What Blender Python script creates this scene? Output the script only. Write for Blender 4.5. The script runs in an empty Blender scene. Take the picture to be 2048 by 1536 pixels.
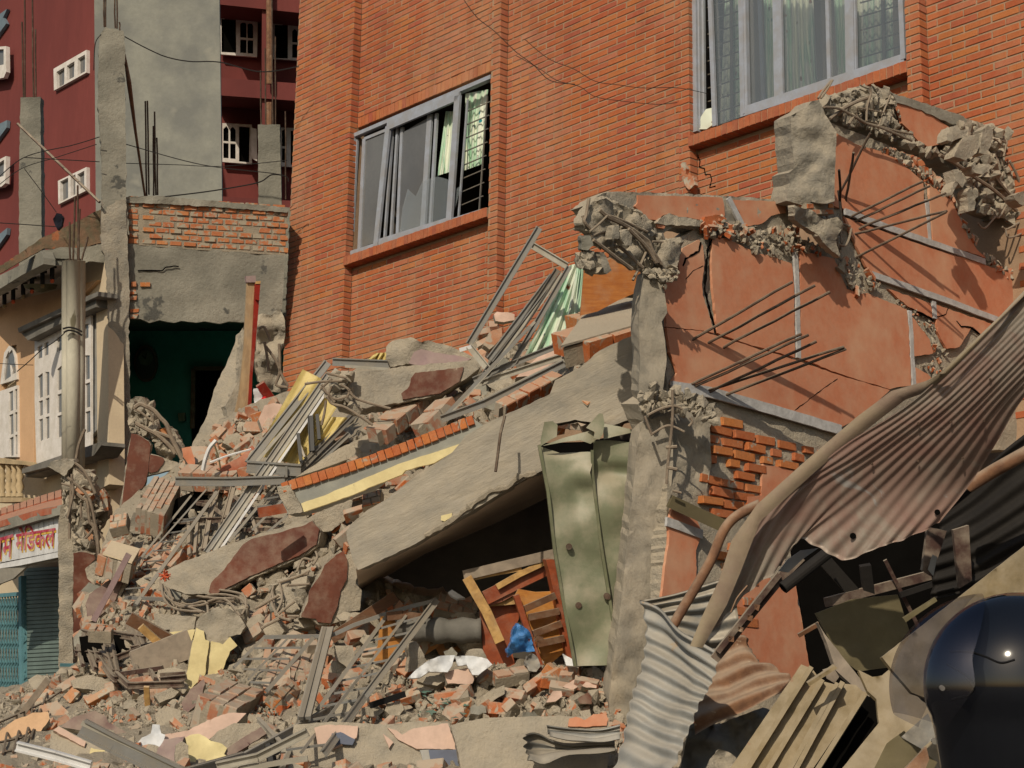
import bpy, bmesh, math, random
from mathutils import Vector, Matrix, noise
from mathutils.geometry import delaunay_2d_cdt
random.seed(11)
SC = bpy.context.scene
COL = SC.collection
R = math.radians
# ------------------------------------------------------------------ camera, sky, sun, exposure
F = 3600.0; CX = 1024.0; CY = 768.0
PITCH = math.atan(682.0 / F)
CAM = Vector((0, 0, 1.6))
cam = bpy.data.cameras.new('camera'); cam.sensor_width = 36; cam.lens = F / 2048 * 36
cam.clip_start = .1; cam.clip_end = 3000
co = bpy.data.objects.new('camera', cam); COL.objects.link(co)
co.location = CAM; co.rotation_euler = (math.pi / 2 + PITCH, 0, 0)
SC.camera = co
SUN = Vector((-.26, -.78, .56)).normalized()      # direction towards the sun
w = bpy.data.worlds.new('World'); SC.world = w; w.use_nodes = True
nt = w.node_tree; bg = nt.nodes['Background']
sky = nt.nodes.new('ShaderNodeTexSky'); sky.sky_type = 'NISHITA'; sky.sun_disc = False
sky.sun_elevation = math.asin(SUN.z); sky.sun_rotation = math.atan2(SUN.x, SUN.y)
sky.air_density = 1.3; sky.dust_density = 2.0
nt.links.new(sky.outputs[0], bg.inputs[0]); bg.inputs[1].default_value = .075
sl = bpy.data.lights.new('sun', 'SUN'); sl.energy = 3.6; sl.angle = R(.55); sl.color = (1, .88, .70)
so = bpy.data.objects.new('sun', sl); COL.objects.link(so)
so.rotation_euler = SUN.to_track_quat('Z', 'Y').to_euler(); so.location = (-10, -20, 30)
SC.view_settings.view_transform = 'Standard'; SC.view_settings.look = 'None'
SC.view_settings.gamma = 1; SC.view_settings.use_curve_mapping = False
SC.view_settings.exposure = -.17
# ------------------------------------------------------------------ measuring helpers
RT = Vector((1, 0, 0)); FW = Vector((0, math.cos(PITCH), math.sin(PITCH))); UP = Vector((0, -math.sin(PITCH), math.cos(PITCH)))
def ray(x, y): return RT * ((x - CX) / F) + UP * ((CY - y) / F) + FW
def P(x, y, d): return CAM + ray(x, y) * d
def px(p):
    q = p - CAM; d = q.dot(FW)
    return CX + q.dot(RT) / d * F, CY - q.dot(UP) / d * F, d
class Plane:
    def __init__(s, o, n):
        s.o = o; s.n = n.normalized()
        if s.n.dot(o - CAM) > 0: s.n = -s.n
    def pt(s, x, y, off=0.0):
        r = ray(x, y)
        return CAM + r * ((s.o + s.n * off - CAM).dot(s.n) / r.dot(s.n))
def PD(cx, cy, d, tx=0.0, ty=0.0):
    """plane through the point seen at (cx,cy), d metres off; tx, ty: metres it recedes per metre right / up"""
    return Plane(P(cx, cy, d), (UP + FW * ty).cross(RT + FW * tx))
CR = {}
for i, (a, b) in enumerate([(0,0),(550,0),(1050,0),(1448,0),(0,400),(400,400),(850,400)]): CR[i+1] = (a, b, 3.41333)
CR[8] = (1400, 400, 3.16049)
for i, (a, b) in enumerate([(0,750),(400,750),(850,750)]): CR[i+9] = (a, b, 3.41333)
CR[12] = (1400, 750, 3.16049)
for i, (a, b) in enumerate([(0,1086),(400,1086),(850,1086)]): CR[i+13] = (a, b, 3.41333)
CR[16] = (1400, 1050, 3.16049)
CR[21] = (0,480,8.5333); CR[22] = (0,640,8.5333); CR[23] = (0,960,8.5333)
for i, (a, b) in enumerate([(180,780),(1150,370),(1560,160),(1748,250)]): CR[24+i] = (a, b, 6.8267)
def Q(c, s):
    v = [float(t) for t in s.split()]
    if c == 0: return [(v[i], v[i+1]) for i in range(0, len(v), 2)]
    a, b, k = CR[c]
    return [(a + v[i] / k, b + v[i+1] / k) for i in range(0, len(v), 2)]
def vpdir(x, y): return ((x - CX) * RT + (CY - y) * UP + F * FW).normalized()
# ------------------------------------------------------------------ objects
def link(o, parent=None):
    COL.objects.link(o)
    if parent is not None: o.parent = parent
    return o
def wl(o):
    v = Vector((0, 0, 0))
    while o is not None: v = v + o.location; o = o.parent
    return v
def tag(o, label=None, cat=None, group=None, kind=None):
    if label: o['label'] = label
    if cat: o['category'] = cat
    if group: o['group'] = group
    if kind: o['kind'] = kind
    return o
def thing(name, label, cat, loc, group=None):
    o = bpy.data.objects.new(name, None); o.location = loc; link(o)
    return tag(o, label, cat, group)
class MB:
    def __init__(s): s.v = []; s.f = []; s.m = []; s.sm = set()
    def add(s, vs, fs, m=0):
        k = len(s.v); s.v.extend(vs)
        for f in fs: s.f.append(tuple(i + k for i in f)); s.m.append(m)
        return s
    def hexa(s, a, b, m=0):
        """a, b: two quads of points (4 each), joined"""
        return s.add(list(a) + list(b), [(0,1,2,3),(7,6,5,4),(0,4,5,1),(1,5,6,2),(2,6,7,3),(3,7,4,0)], m)
    def box(s, c, u, v, n, m=0):
        """box centred at c with half-vectors u, v, n"""
        a = [c - u - v + n, c + u - v + n, c + u + v + n, c - u + v + n]
        return s.hexa(a, [p - n * 2 for p in a], m)
    def bar(s, a, b, w, h, up=None, m=0):
        d = (b - a); L = d.length; d = d / L
        up = up or -FW
        x = d.cross(up)
        if x.length < 1e-4: x = d.cross(RT)
        x.normalize(); y = x.cross(d)
        return s.box((a + b) / 2, d * (L / 2), x * (w / 2), y * (h / 2), m)
    def tube(s, pts, r, k=6, m=0, close=False):
        vs = []; n = len(pts)
        for i, p in enumerate(pts):
            t = (pts[min(i+1, n-1)] - pts[max(i-1, 0)]).normalized()
            a = t.cross(FW)
            if a.length < .05: a = t.cross(RT)
            a.normalize(); b = t.cross(a)
            rr = r[i] if isinstance(r, (list, tuple)) else r
            for j in range(k):
                an = 2 * math.pi * j / k; vs.append(p + (a * math.cos(an) + b * math.sin(an)) * rr)
        fs = [(i*k + j, i*k + (j+1) % k, (i+1)*k + (j+1) % k, (i+1)*k + j) for i in range(n-1) for j in range(k)]
        fs += [tuple(range(k)), tuple(range((n-1)*k, n*k))]
        return s.add(vs, fs, m)
    def prism(s, pts, dv, m=0, ms=None):
        n = len(pts); b = [p + dv for p in pts]; ms = m if ms is None else ms
        k = len(s.v); s.v.extend(list(pts) + b)
        s.f.append(tuple(k + i for i in range(n))); s.m.append(m)
        s.f.append(tuple(k + n + i for i in reversed(range(n)))); s.m.append(ms)
        for i in range(n):
            j = (i + 1) % n; s.f.append((k+i, k+j, k+n+j, k+n+i)); s.m.append(ms)
        return s
    def build(s, name, mats, parent=None, label=None, cat=None, group=None, kind=None, smooth=False, origin=None):
        if not isinstance(mats, (list, tuple)): mats = [mats]
        if parent is not None: o0 = wl(parent)
        elif origin is not None: o0 = origin
        else:
            n = max(1, len(s.v)); c = sum(s.v, Vector((0,0,0))) / n
            o0 = Vector((c.x, c.y, min(v.z for v in s.v)))
        me = bpy.data.meshes.new(name)
        me.from_pydata([v - o0 for v in s.v], [], s.f); 
        for q in mats: me.materials.append(q)
        me.polygons.foreach_set('material_index', s.m)
        if smooth: me.polygons.foreach_set('use_smooth', [True] * len(s.f))
        elif s.sm: me.polygons.foreach_set('use_smooth', [i in s.sm for i in range(len(s.f))])
        me.update(); me.validate()
        o = bpy.data.objects.new(name, me); link(o, parent)
        if parent is None: o.location = o0
        return tag(o, label, cat, group, kind)
def refine(poly, step, rough, seed=0.0, closed=True):
    out = []; n = len(poly); acc = seed * 17.3
    for i in range(n if closed else n - 1):
        a = poly[i]; b = poly[(i+1) % n]
        dx, dy = b[0]-a[0], b[1]-a[1]; L = math.hypot(dx, dy)
        if L < 1e-6: continue
        k = max(1, int(L / step)); nx, ny = -dy / L, dx / L
        for j in range(k):
            t = j / k; x = a[0] + dx*t; y = a[1] + dy*t
            q = 0 if rough == 0 else (noise.noise(Vector((x*.11, y*.11, acc))) + .3 * noise.noise(Vector((x*.33, y*.33, acc+5)))) * rough
            out.append((x + nx*q, y + ny*q))
    return out
def inside(x, y, poly):
    c = False; n = len(poly); j = n - 1
    for i in range(n):
        xi, yi = poly[i]; xj, yj = poly[j]
        if (yi > y) != (yj > y) and x < (xj - xi) * (y - yi) / (yj - yi) + xi: c = not c
        j = i
    return c
def slab(mb, poly, pl, off=0.0, thick=.1, step=14, amp=0.0, rough=0.0, mf=0, ms=None, seed=None, fr=.35, edge=None, dirv=None, holes=None):
    """solid plate: outline traced on its plane, uneven front (amp metres), broken rim (rough, in outline units)"""
    seed = random.random() * 50 if seed is None else seed
    ms = mf if ms is None else ms
    pl2 = refine(poly, edge or (step * .5 if rough else 9999), rough, seed)
    vs = [Vector(p) for p in pl2]; n = len(vs); ed = [(i, (i+1) % n) for i in range(n)]
    if amp > 0:
        x0 = min(p[0] for p in pl2); x1 = max(p[0] for p in pl2); y0 = min(p[1] for p in pl2); y1 = max(p[1] for p in pl2)
        rr = random.Random(int(seed * 1000)); y = y0 + step * .5
        while y < y1:
            x = x0 + step * .5
            while x < x1:
                a = x + (rr.random()-.5) * step * .7; b = y + (rr.random()-.5) * step * .7
                if inside(a, b, pl2): vs.append(Vector((a, b)))
                x += step
            y += step
    V, E, T, *_ = delaunay_2d_cdt(vs, ed, [], 1, .02)
    dv = dirv if dirv is not None else -pl.n
    pts = []
    for q in V:
        o = off
        if amp > 0:
            w_ = Vector((q.x * .03, q.y * .03, seed))
            o += amp * (noise.noise(w_) + fr * noise.noise(w_ * 3.7) + fr * .6 * noise.noise(w_ * 9.1))
        pts.append(pl.pt(q.x, q.y, o))
    cnt = {}
    for t in T:
        for i in range(len(t)):
            a, b = t[i], t[(i+1) % len(t)]; k = (min(a, b), max(a, b)); cnt.setdefault(k, []).append((a, b))
    f0 = len(mb.f); mb.add(pts, T, mf)
    if amp > 0: mb.sm.update(range(f0, len(mb.f)))
    base = len(mb.v); mb.v.extend(pts)
    bd = [v[0] for v in cnt.values() if len(v) == 1]
    idx = {}
    bpts = []; 
    rr = random.Random(int(seed * 77) + 3)
    for a, b in bd:
        for q in (a, b):
            if q not in idx:
                idx[q] = len(bpts) // 2
                j = Vector((rr.uniform(-1,1), rr.uniform(-1,1), rr.uniform(-1,1))) * (min(thick * .05, .008) if rough else 0)
                bpts.append(pts[q] + dv * thick * .5 + j); bpts.append(pts[q] + dv * thick + j * .5)
    k = len(mb.v); mb.v.extend(bpts)
    for a, b in bd:
        ia, ib = idx[a] * 2 + k, idx[b] * 2 + k
        mb.f.append((base + a, base + b, ib, ia)); mb.m.append(ms)
        mb.f.append((ia, ib, ib + 1, ia + 1)); mb.m.append(ms)
    # back, flat fan over the same triangles
    back = [p + dv * thick for p in pts]
    for q, i in idx.items(): back[q] = mb.v[k + i * 2 + 1]
    mb.add(back, [tuple(reversed(t)) for t in T], ms)
    return mb
# ------------------------------------------------------------------ materials
def newmat(name):
    m = bpy.data.materials.new(name); m.use_nodes = True
    return m, m.node_tree, m.node_tree.nodes['Principled BSDF']
def N(nt, t, **k):
    n = nt.nodes.new('ShaderNode' + t)
    for a, b in k.items():
        if a.startswith('i_'): n.inputs[a[2:].replace('_', ' ')].default_value = b
        else: setattr(n, a, b)
    return n
def ramp(nt, fac, stops):
    r = nt.nodes.new('ShaderNodeValToRGB'); nt.links.new(fac, r.inputs[0])
    e = r.color_ramp.elements
    while len(e) < len(stops): e.new(.5)
    for i, (p, c) in enumerate(stops): e[i].position = p; e[i].color = (c[0], c[1], c[2], 1) if len(c) == 3 else c
    return r.outputs[0]
def g(v): return (v, v, v)
def mixc(nt, fac, a, b, mode='MIX'):
    m = nt.nodes.new('ShaderNodeMix'); m.data_type = 'RGBA'; m.blend_type = mode
    for s, v in ((0, fac), (6, a), (7, b)):
        if isinstance(v, (int, float)): m.inputs[s].default_value = v
        elif isinstance(v, tuple): m.inputs[s].default_value = (*v[:3], 1)
        else: nt.links.new(v, m.inputs[s])
    return m.outputs[2]
def noise_(nt, vec, scale, detail=4, rough=.6, dist=0):
    n = N(nt, 'TexNoise'); n.inputs['Scale'].default_value = scale; n.inputs['Detail'].default_value = detail
    n.inputs['Roughness'].default_value = rough; n.inputs['Distortion'].default_value = dist
    nt.links.new(vec, n.inputs['Vector']); return n.outputs['Fac']
def bump(nt, bs, h, strength, dist=.02):
    b = N(nt, 'Bump'); b.inputs['Strength'].default_value = strength; b.inputs['Distance'].default_value = dist
    nt.links.new(h, b.inputs['Height']); nt.links.new(b.outputs[0], bs.inputs['Normal'])
def dusty(nt, col, amount, tone=(.42,.36,.27), pos=None):
    """settled dust: on faces that look up, broken by noise"""
    ge = N(nt, 'NewGeometry'); sp = N(nt, 'SeparateXYZ'); nt.links.new(ge.outputs['Normal'], sp.inputs[0])
    nz = noise_(nt, pos or ge.outputs['Position'], 7, 5, .65)
    up = N(nt, 'MapRange'); up.inputs[1].default_value = -.35; up.inputs[2].default_value = .8
    nt.links.new(sp.outputs[2], up.inputs[0])
    a = N(nt, 'Math', operation='MULTIPLY_ADD'); nt.links.new(up.outputs[0], a.inputs[0]); a.inputs[1].default_value = .55; nt.links.new(nz, a.inputs[2])
    r = ramp(nt, a.outputs[0], [(.62 - amount * .45, g(0)), (1.05 - amount * .45, g(min(1, .35 + amount)))])
    return mixc(nt, r, col, tone)
def mat(name, c1, c2=None, scale=3, rough=.85, bmp=.3, bscale=30, dust=0.0, metal=0, spots=None, bd=.02, spec=.3, lo=.38, hi=.62, stretch=None, rot=0, sw=.04, tone=(.42,.36,.27)):
    m, nt, bs = newmat(name)
    ge = N(nt, 'NewGeometry'); pos = ge.outputs['Position']
    if stretch:
        mr = N(nt, 'VectorRotate', rotation_type='Y_AXIS'); mr.inputs['Angle'].default_value = rot; nt.links.new(pos, mr.inputs[0])
        mp = N(nt, 'Mapping'); mp.inputs['Scale'].default_value = stretch; nt.links.new(mr.outputs[0], mp.inputs[0]); pos = mp.outputs[0]
    c2 = c2 or tuple(v * .75 for v in c1)
    n1 = noise_(nt, pos, scale, 6, .6)
    col = ramp(nt, n1, [(lo, c1), (hi, c2)])
    n2 = noise_(nt, pos, bscale, 6, .7)
    col = mixc(nt, ramp(nt, n2, [(.3, g(.0)), (.7, g(.35))]), col, tuple(v * .6 for v in c1))
    if spots:
        ns = noise_(nt, pos, spots[1], 4, .6); col = mixc(nt, ramp(nt, ns, [(spots[2], g(0)), (spots[2] + sw, g(1))]), col, spots[0])
    if dust: col = dusty(nt, col, dust, tone)
    nt.links.new(col, bs.inputs['Base Color'])
    bs.inputs['Roughness'].default_value = rough; bs.inputs['Metallic'].default_value = metal
    bs.inputs['Specular IOR Level'].default_value = spec
    if bmp: bump(nt, bs, n2, bmp, bd)
    return m
M = {}
M['concrete'] = mat('concrete', (.36,.325,.265), (.25,.235,.20), 2.2, .95, .9, 26, .35)
M['beamcon'] = mat('board_marked_concrete', (.38,.34,.275), (.27,.25,.21), 2.2, .95, .6, 11, .25, stretch=(.5,1,2.0), rot=R(27), spots=((.46,.37,.25), 1.6, .6), sw=.2)
M['colcon'] = mat('column_concrete', (.39,.345,.275), (.26,.24,.20), 2.6, .95, .7, 18, .25, stretch=(1.6,1.6,.6), rot=R(18), spots=((.44,.37,.27), 1.2, .58), sw=.15)
M['concrete_dark'] = mat('old_concrete', (.31,.295,.245), (.185,.18,.15), 1.6, .95, .7, 22, 0, spots=((.10,.10,.09), 3.0, .63))
M['plaster_grey'] = mat('weathered_plaster', (.33,.33,.285), (.215,.22,.205), .9, .95, .25, 14, 0, spots=((.34,.33,.28), .6, .6), lo=.4, hi=.58)
M['rubblecon'] = mat('broken_concrete', (.40,.36,.29), (.29,.265,.22), 4, 1, 1.0, 40, .45)
M['dust'] = mat('rubble_dust', (.40,.35,.27), (.28,.25,.20), 1.7, 1, 1.0, 22, .4, bd=.05)
M['mortar'] = mat('mortar', (.36,.31,.235), (.27,.235,.18), 8, 1, .6, 60)
M['mortar_far'] = mat('pale_joint_mortar', (.38,.255,.165), (.29,.19,.12), 3, 1, .3, 60)
M['terra'] = mat('terracotta_paint', (.58,.225,.118), (.47,.17,.092), .9, .85, .10, 30, .12, spots=((.60,.37,.235), 1.6, .50), sw=.3, lo=.3, hi=.7, tone=(.55,.36,.24))
M['maroon'] = mat('maroon_paint', (.15,.048,.027), (.11,.036,.022), 3, .7, .2, 30, .03, spots=((.36,.27,.21), 7, .70))
M['plum'] = mat('plum_paint', (.16,.085,.085), (.11,.055,.055), 3, .8, .15, 30, .1)
M['redwall'] = mat('dark_red_render', (.19,.046,.040), (.14,.034,.031), .5, .85, .1, 10, stretch=(1,1,.25))
M['cream'] = mat('cream_yellow_paint', (.72,.62,.33), (.62,.52,.27), 5, .8, .15, 30, 0, spots=((.38,.31,.2), 20, .70))
M['pink'] = mat('pale_pink_paint', (.62,.44,.35), (.52,.37,.29), 5, .8, .12, 30, 0, spots=((.4,.32,.24), 12, .72))
M['lilac'] = mat('lilac_paint', (.33,.23,.23), (.28,.20,.20), 4, .85, .15, 30, .1)
M['white'] = mat('white_paint', (.72,.72,.72), (.58,.58,.58), 6, .5, .05, 40)
M['whiteline'] = mat('pale_groove_plaster', (.52,.51,.50), (.38,.37,.36), 14, .9, .3, 60)
M['winwhite'] = mat('window_white_paint', (.74,.70,.66), (.60,.56,.50), 5, .5, .05, 40)
M['peach'] = mat('peach_render', (.62,.40,.235), (.54,.345,.20), 1.2, .9, .1, 30)
M['creamwall'] = mat('cream_render', (.64,.53,.37), (.54,.44,.31), 1.5, .9, .1, 30)
M['stone'] = mat('grey_moulding', (.20,.19,.17), (.12,.115,.10), 3, .9, .2, 30)
M['balust'] = mat('balustrade_stone', (.48,.37,.22), (.32,.25,.15), 5, .9, .2, 30)
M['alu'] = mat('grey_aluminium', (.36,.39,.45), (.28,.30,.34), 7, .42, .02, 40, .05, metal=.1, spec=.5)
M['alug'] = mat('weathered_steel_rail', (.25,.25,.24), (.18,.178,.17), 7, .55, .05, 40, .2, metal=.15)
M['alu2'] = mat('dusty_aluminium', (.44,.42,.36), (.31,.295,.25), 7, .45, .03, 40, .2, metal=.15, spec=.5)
M['alud'] = mat('dark_steel', (.13,.125,.12), (.08,.075,.07), 7, .5, .04, 40, .25, metal=.3)  # darker steel tone for grilles and dark rails
M['steel'] = mat('rusty_rebar', (.10,.06,.04), (.06,.038,.028), 20, .8, .3, 90, .05, metal=.15)
M['rebarpale'] = mat('dusty_rebar', (.27,.215,.16), (.16,.12,.09), 14, .95, .3, 60, .1)
M['angle'] = mat('brown_angle_iron', (.085,.045,.035), (.055,.03,.025), 8, .7, .15, 60, .3)
M['wire'] = mat('black_wire', (.02,.018,.016), None, 5, .6, 0)
M['rustpipe'] = mat('rusty_pipe', (.27,.14,.075), (.15,.075,.045), 9, .75, .2, 60, .1, spots=((.38,.27,.18), 14, .66))
M['green'] = mat('sage_green_enamel', (.20,.215,.135), (.165,.18,.11), 2.2, .55, .08, 12, .25, spots=((.12,.06,.03), 11, .76), spec=.5, bd=.05)
M['greend'] = mat('green_enamel_inner', (.16,.17,.10), None, 3, .5, .05, 12, .1)
M['blue'] = mat('blue_plastic_bag', (.05,.22,.55), (.03,.15,.42), 12, .35, .8, 22, spec=.6)
M['clothwhite'] = mat('white_cloth', (.72,.73,.74), (.58,.6,.62), 7, .8, .3, 30)
M['yellow'] = mat('yellow_satin', (.66,.53,.20), (.50,.38,.12), 4, .5, .5, 14, spec=.5)
M['red'] = mat('red_gloss_wood', (.28,.022,.012), (.20,.016,.01), 6, .4, .08, 40, .05)
M['redcloth'] = mat('bright_red_cloth', (.62,.012,.02), None, 6, .8, .2, 30)
M['teal'] = mat('teal_room_paint', (.07,.30,.25), (.06,.25,.20), 2, .8, .05, 20)
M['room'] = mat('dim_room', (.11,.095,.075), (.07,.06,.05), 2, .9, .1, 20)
M['soffit'] = mat('dusty_ceiling_paint', (.80,.67,.53), (.68,.56,.44), 2, .9, .2, 25)
M['dark'] = mat('black_void', (.006,.0055,.005), None, 2, 1, 0, spec=0)  # near-black without sheen: darkness of gaps and hollows put into the colour
M['frost'] = mat('smoky_glass', (.16,.16,.155), (.11,.11,.11), .8, .12, 0, spec=.7)
M['tan'] = mat('dusty_tan_sheet', (.25,.188,.098), (.18,.138,.072), 2.5, .7, .25, 20, .15, spots=((.22,.11,.05), 6, .70), spec=.25)
M['olive'] = mat('olive_board', (.15,.125,.065), (.11,.09,.05), 2, .8, .1, 20)
M['galv'] = mat('galvanised_sheet', (.29,.295,.285), (.20,.20,.19), 3, .6, .2, 18, .08, metal=.05, spots=((.29,.20,.12), 5, .68), spec=.4)
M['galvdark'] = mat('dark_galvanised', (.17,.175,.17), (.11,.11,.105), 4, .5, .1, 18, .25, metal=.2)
M['flange'] = mat('dusty_ridge_metal', (.36,.29,.195), (.28,.20,.155), 3, .75, .15, 20, .2, spots=((.2,.12,.07), 9, .76))
M['redtile'] = mat('red_tile', (.42,.115,.055), (.31,.085,.045), 6, .85, .2, 40, .05)
M['glassg'] = mat('green_glass', (.10,.20,.16), None, 6, .15, 0, spec=.8)
M['helmet'] = mat('gloss_black', (.006,.007,.010), None, 6, .07, 0, spec=.65)
M['blackp'] = mat('matt_black', (.010,.010,.011), None, 6, .5, .05, 60)
M['jacket'] = mat('navy_jacket', (.014,.016,.028), None, 6, .9, .3, 60)
M['skin'] = mat('skin', (.30,.16,.10), None, 6, .6, .05, 60)
M['plastred'] = mat('faded_red_plastic', (.6,.12,.05), None, 20, .8, .3, 60)
M['awning'] = mat('grey_awning_cloth', (.40,.37,.31), (.30,.28,.24), 3, .9, .2, 20)
M['gate'] = mat('blue_green_gate', (.12,.27,.31), (.09,.21,.25), 5, .6, .1, 30)
M['shutter'] = mat('grey_green_shutter', (.17,.23,.21), (.13,.17,.16), 3, .6, .1, 30)
M['post'] = mat('pale_concrete_pipe', (.64,.61,.50), (.50,.47,.38), 2.5, .9, .15, 40, spots=((.2,.18,.12), 4, .66), stretch=(1,1,.3))
M['sand'] = mat('earth', (.33,.27,.19), (.24,.2,.15), 1, 1, .5, 8)
M['asphalt'] = mat('dusty_asphalt', (.09,.08,.07), (.06,.055,.05), 1, 1, .4, 14)
M['shadeblack'] = mat('painted_shade_black', (.022,.019,.016), (.014,.012,.011), 3, .8, .2, 20)  # near-black: the shade under the roof sheet is put into the colour
M['mossy'] = mat('mossy_brick', (.20,.12,.075), (.12,.11,.07), 7, .95, .8, 20, spots=((.30,.11,.05), 6, .62))
# brick seen as single pieces: tone from the object's random number, or from an attribute on joined ones
def brickmat(name, cols, mort=None, mthr=.62, dust=0.0, grain=.4, tone=(.42,.36,.27), stain=0):
    m, nt, bs = newmat(name)
    oi = N(nt, 'ObjectInfo'); at = N(nt, 'Attribute', attribute_name='rnd')
    ad = N(nt, 'Math', operation='ADD'); nt.links.new(oi.outputs['Random'], ad.inputs[0]); nt.links.new(at.outputs['Fac'], ad.inputs[1])
    fr = N(nt, 'Math', operation='FRACT'); nt.links.new(ad.outputs[0], fr.inputs[0])
    n = len(cols); col = ramp(nt, fr.outputs[0], [(i / (n - 1), c) for i, c in enumerate(cols)])
    ge = N(nt, 'NewGeometry'); pos = ge.outputs['Position']
    n1 = noise_(nt, pos, 9, 6, .65); n2 = noise_(nt, pos, 60, 5, .7)
    col = mixc(nt, ramp(nt, n1, [(.35, g(0)), (.7, g(grain))]), col, (.50,.25,.13))
    col = mixc(nt, ramp(nt, n2, [(.35, g(0)), (.75, g(.4))]), col, (.16,.05,.02))
    if mort:
        n3 = noise_(nt, pos, 8.5, 5, .6, .6)
        col = mixc(nt, ramp(nt, n3, [(mthr - .03, g(0)), (mthr + .03, g(1))]), col, mort)
    if stain:
        mp = N(nt, 'Mapping'); mp.inputs['Scale'].default_value = (1, 1, .45); nt.links.new(pos, mp.inputs[0])
        s1 = noise_(nt, mp.outputs[0], .9, 7, .68); col = mixc(nt, ramp(nt, s1, [(.45, g(0)), (.72, g(stain))]), col, (.46,.27,.16))
        s2 = noise_(nt, mp.outputs[0], 1.7, 7, .7); col = mixc(nt, ramp(nt, s2, [(.50, g(0)), (.75, g(stain))]), col, (.17,.055,.03))
    if dust: col = dusty(nt, col, dust, tone)
    nt.links.new(col, bs.inputs['Base Color']); bs.inputs['Roughness'].default_value = .9
    bs.inputs['Specular IOR Level'].default_value = .2
    bump(nt, bs, n2, .35, .01)
    return m
OR = [(.41,.105,.042), (.43,.125,.045), (.36,.08,.036), (.44,.15,.045), (.34,.08,.05), (.42,.115,.042), (.40,.14,.085)]
M['facebrick'] = brickmat('facing_brick', OR, grain=.2, stain=.6)
M['oldbrick'] = brickmat('old_brick', [(.50,.15,.045), (.42,.11,.04), (.55,.20,.055), (.46,.14,.06)], (.36,.31,.24), .62)
M['loose'] = brickmat('loose_dusty_brick', [(.40,.12,.05), (.36,.15,.09), (.46,.17,.07), (.33,.11,.07), (.40,.19,.13)], (.36,.32,.26), .50, .35, tone=(.40,.31,.23))
M['vivid'] = brickmat('fresh_broken_brick', [(.54,.14,.035), (.46,.11,.035), (.56,.20,.05)], (.38,.33,.26), .55, .22)
M['sillbrick'] = brickmat('sill_brick', [(.36,.10,.05), (.42,.12,.05), (.30,.085,.05)], None, .6, 0)
M['parbrick'] = brickmat('parapet_brick', [(.46,.16,.065), (.40,.13,.06), (.50,.20,.07)], (.33,.29,.22), .53)
# glass
def glassmat(name, tint=(.8,.9,.88), rough=.02, alpha=.25):
    m, nt, bs = newmat(name)
    bs.inputs['Base Color'].default_value = (*tint, 1); bs.inputs['Roughness'].default_value = rough
    bs.inputs['Alpha'].default_value = alpha; bs.inputs['Specular IOR Level'].default_value = .8
    return m
M['glass'] = glassmat('window_glass', (.16,.19,.22), .04, .42)
M['shard'] = glassmat('clear_shard', (.4,.46,.5), .03, .16)
M['screen'] = glassmat('insect_screen', (.16,.15,.15), .8, .72)
M['visor'] = glassmat('smoked_visor', (.20,.20,.23), .05, .13)
_nt = M['visor'].node_tree; _tr = _nt.nodes.new('ShaderNodeBsdfTransparent'); _tr.inputs[0].default_value = (.62, .62, .66, 1)
_gl = _nt.nodes.new('ShaderNodeBsdfGlossy'); _gl.inputs[0].default_value = (.06, .06, .07, 1); _gl.inputs[1].default_value = .12
_ad = _nt.nodes.new('ShaderNodeAddShader'); _nt.links.new(_tr.outputs[0], _ad.inputs[0]); _nt.links.new(_gl.outputs[0], _ad.inputs[1])
_nt.links.new(_ad.outputs[0], _nt.nodes['Material Output'].inputs[0])
def curtainmat():
    m, nt, bs = newmat('printed_curtain')
    ge = N(nt, 'NewGeometry'); pos = ge.outputs['Position']
    mp = N(nt, 'Mapping'); mp.inputs['Scale'].default_value = (3, 3, .5); nt.links.new(pos, mp.inputs[0])
    a = noise_(nt, mp.outputs[0], 2.2, 2, .5)
    col = ramp(nt, a, [(.42, (.66,.70,.58)), (.55, (.36,.58,.42)), (.62, (.66,.70,.6))])
    vo = N(nt, 'TexVoronoi'); vo.inputs['Scale'].default_value = 6.5; nt.links.new(pos, vo.inputs['Vector'])
    n = noise_(nt, pos, 30, 3, .6)
    s = N(nt, 'Math', operation='MULTIPLY_ADD'); nt.links.new(n, s.inputs[0]); s.inputs[1].default_value = .28; nt.links.new(vo.outputs['Distance'], s.inputs[2])
    c2 = ramp(nt, noise_(nt, pos, 3.3, 1), [(.45, (.03,.22,.24)), (.55, (.22,.10,.05))])
    col = mixc(nt, ramp(nt, s.outputs[0], [(.27, g(1)), (.31, g(0))]), col, c2)
    nt.links.new(col, bs.inputs['Base Color']); bs.inputs['Roughness'].default_value = .9
    bs.inputs['Specular IOR Level'].default_value = .1
    return m
M['curtain'] = curtainmat()
def woodmat(name, c1, c2, rough=.55, axis=(1,6,6)):
    m, nt, bs = newmat(name)
    tc = N(nt, 'TexCoord'); mp = N(nt, 'Mapping'); mp.inputs['Scale'].default_value = axis
    nt.links.new(tc.outputs['Object'], mp.inputs[0])
    a = noise_(nt, mp.outputs[0], 3, 8, .65, .5)
    col = ramp(nt, a, [(.35, c1), (.6, c2)]); col = dusty(nt, col, .12)
    nt.links.new(col, bs.inputs['Base Color']); bs.inputs['Roughness'].default_value = rough
    bump(nt, bs, a, .1, .01)
    return m
M['wood'] = woodmat('varnished_board', (.44,.17,.045), (.34,.115,.03), .4, (2,2,12))
M['woodor'] = woodmat('orange_plywood', (.55,.25,.055), (.42,.17,.04), .45, (3,3,6))
M['woodred'] = woodmat('red_brown_board', (.32,.075,.025), (.23,.05,.018), .5, (3,3,6))
M['wooddk'] = woodmat('dark_timber', (.16,.07,.03), (.10,.045,.02), .7)
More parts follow.
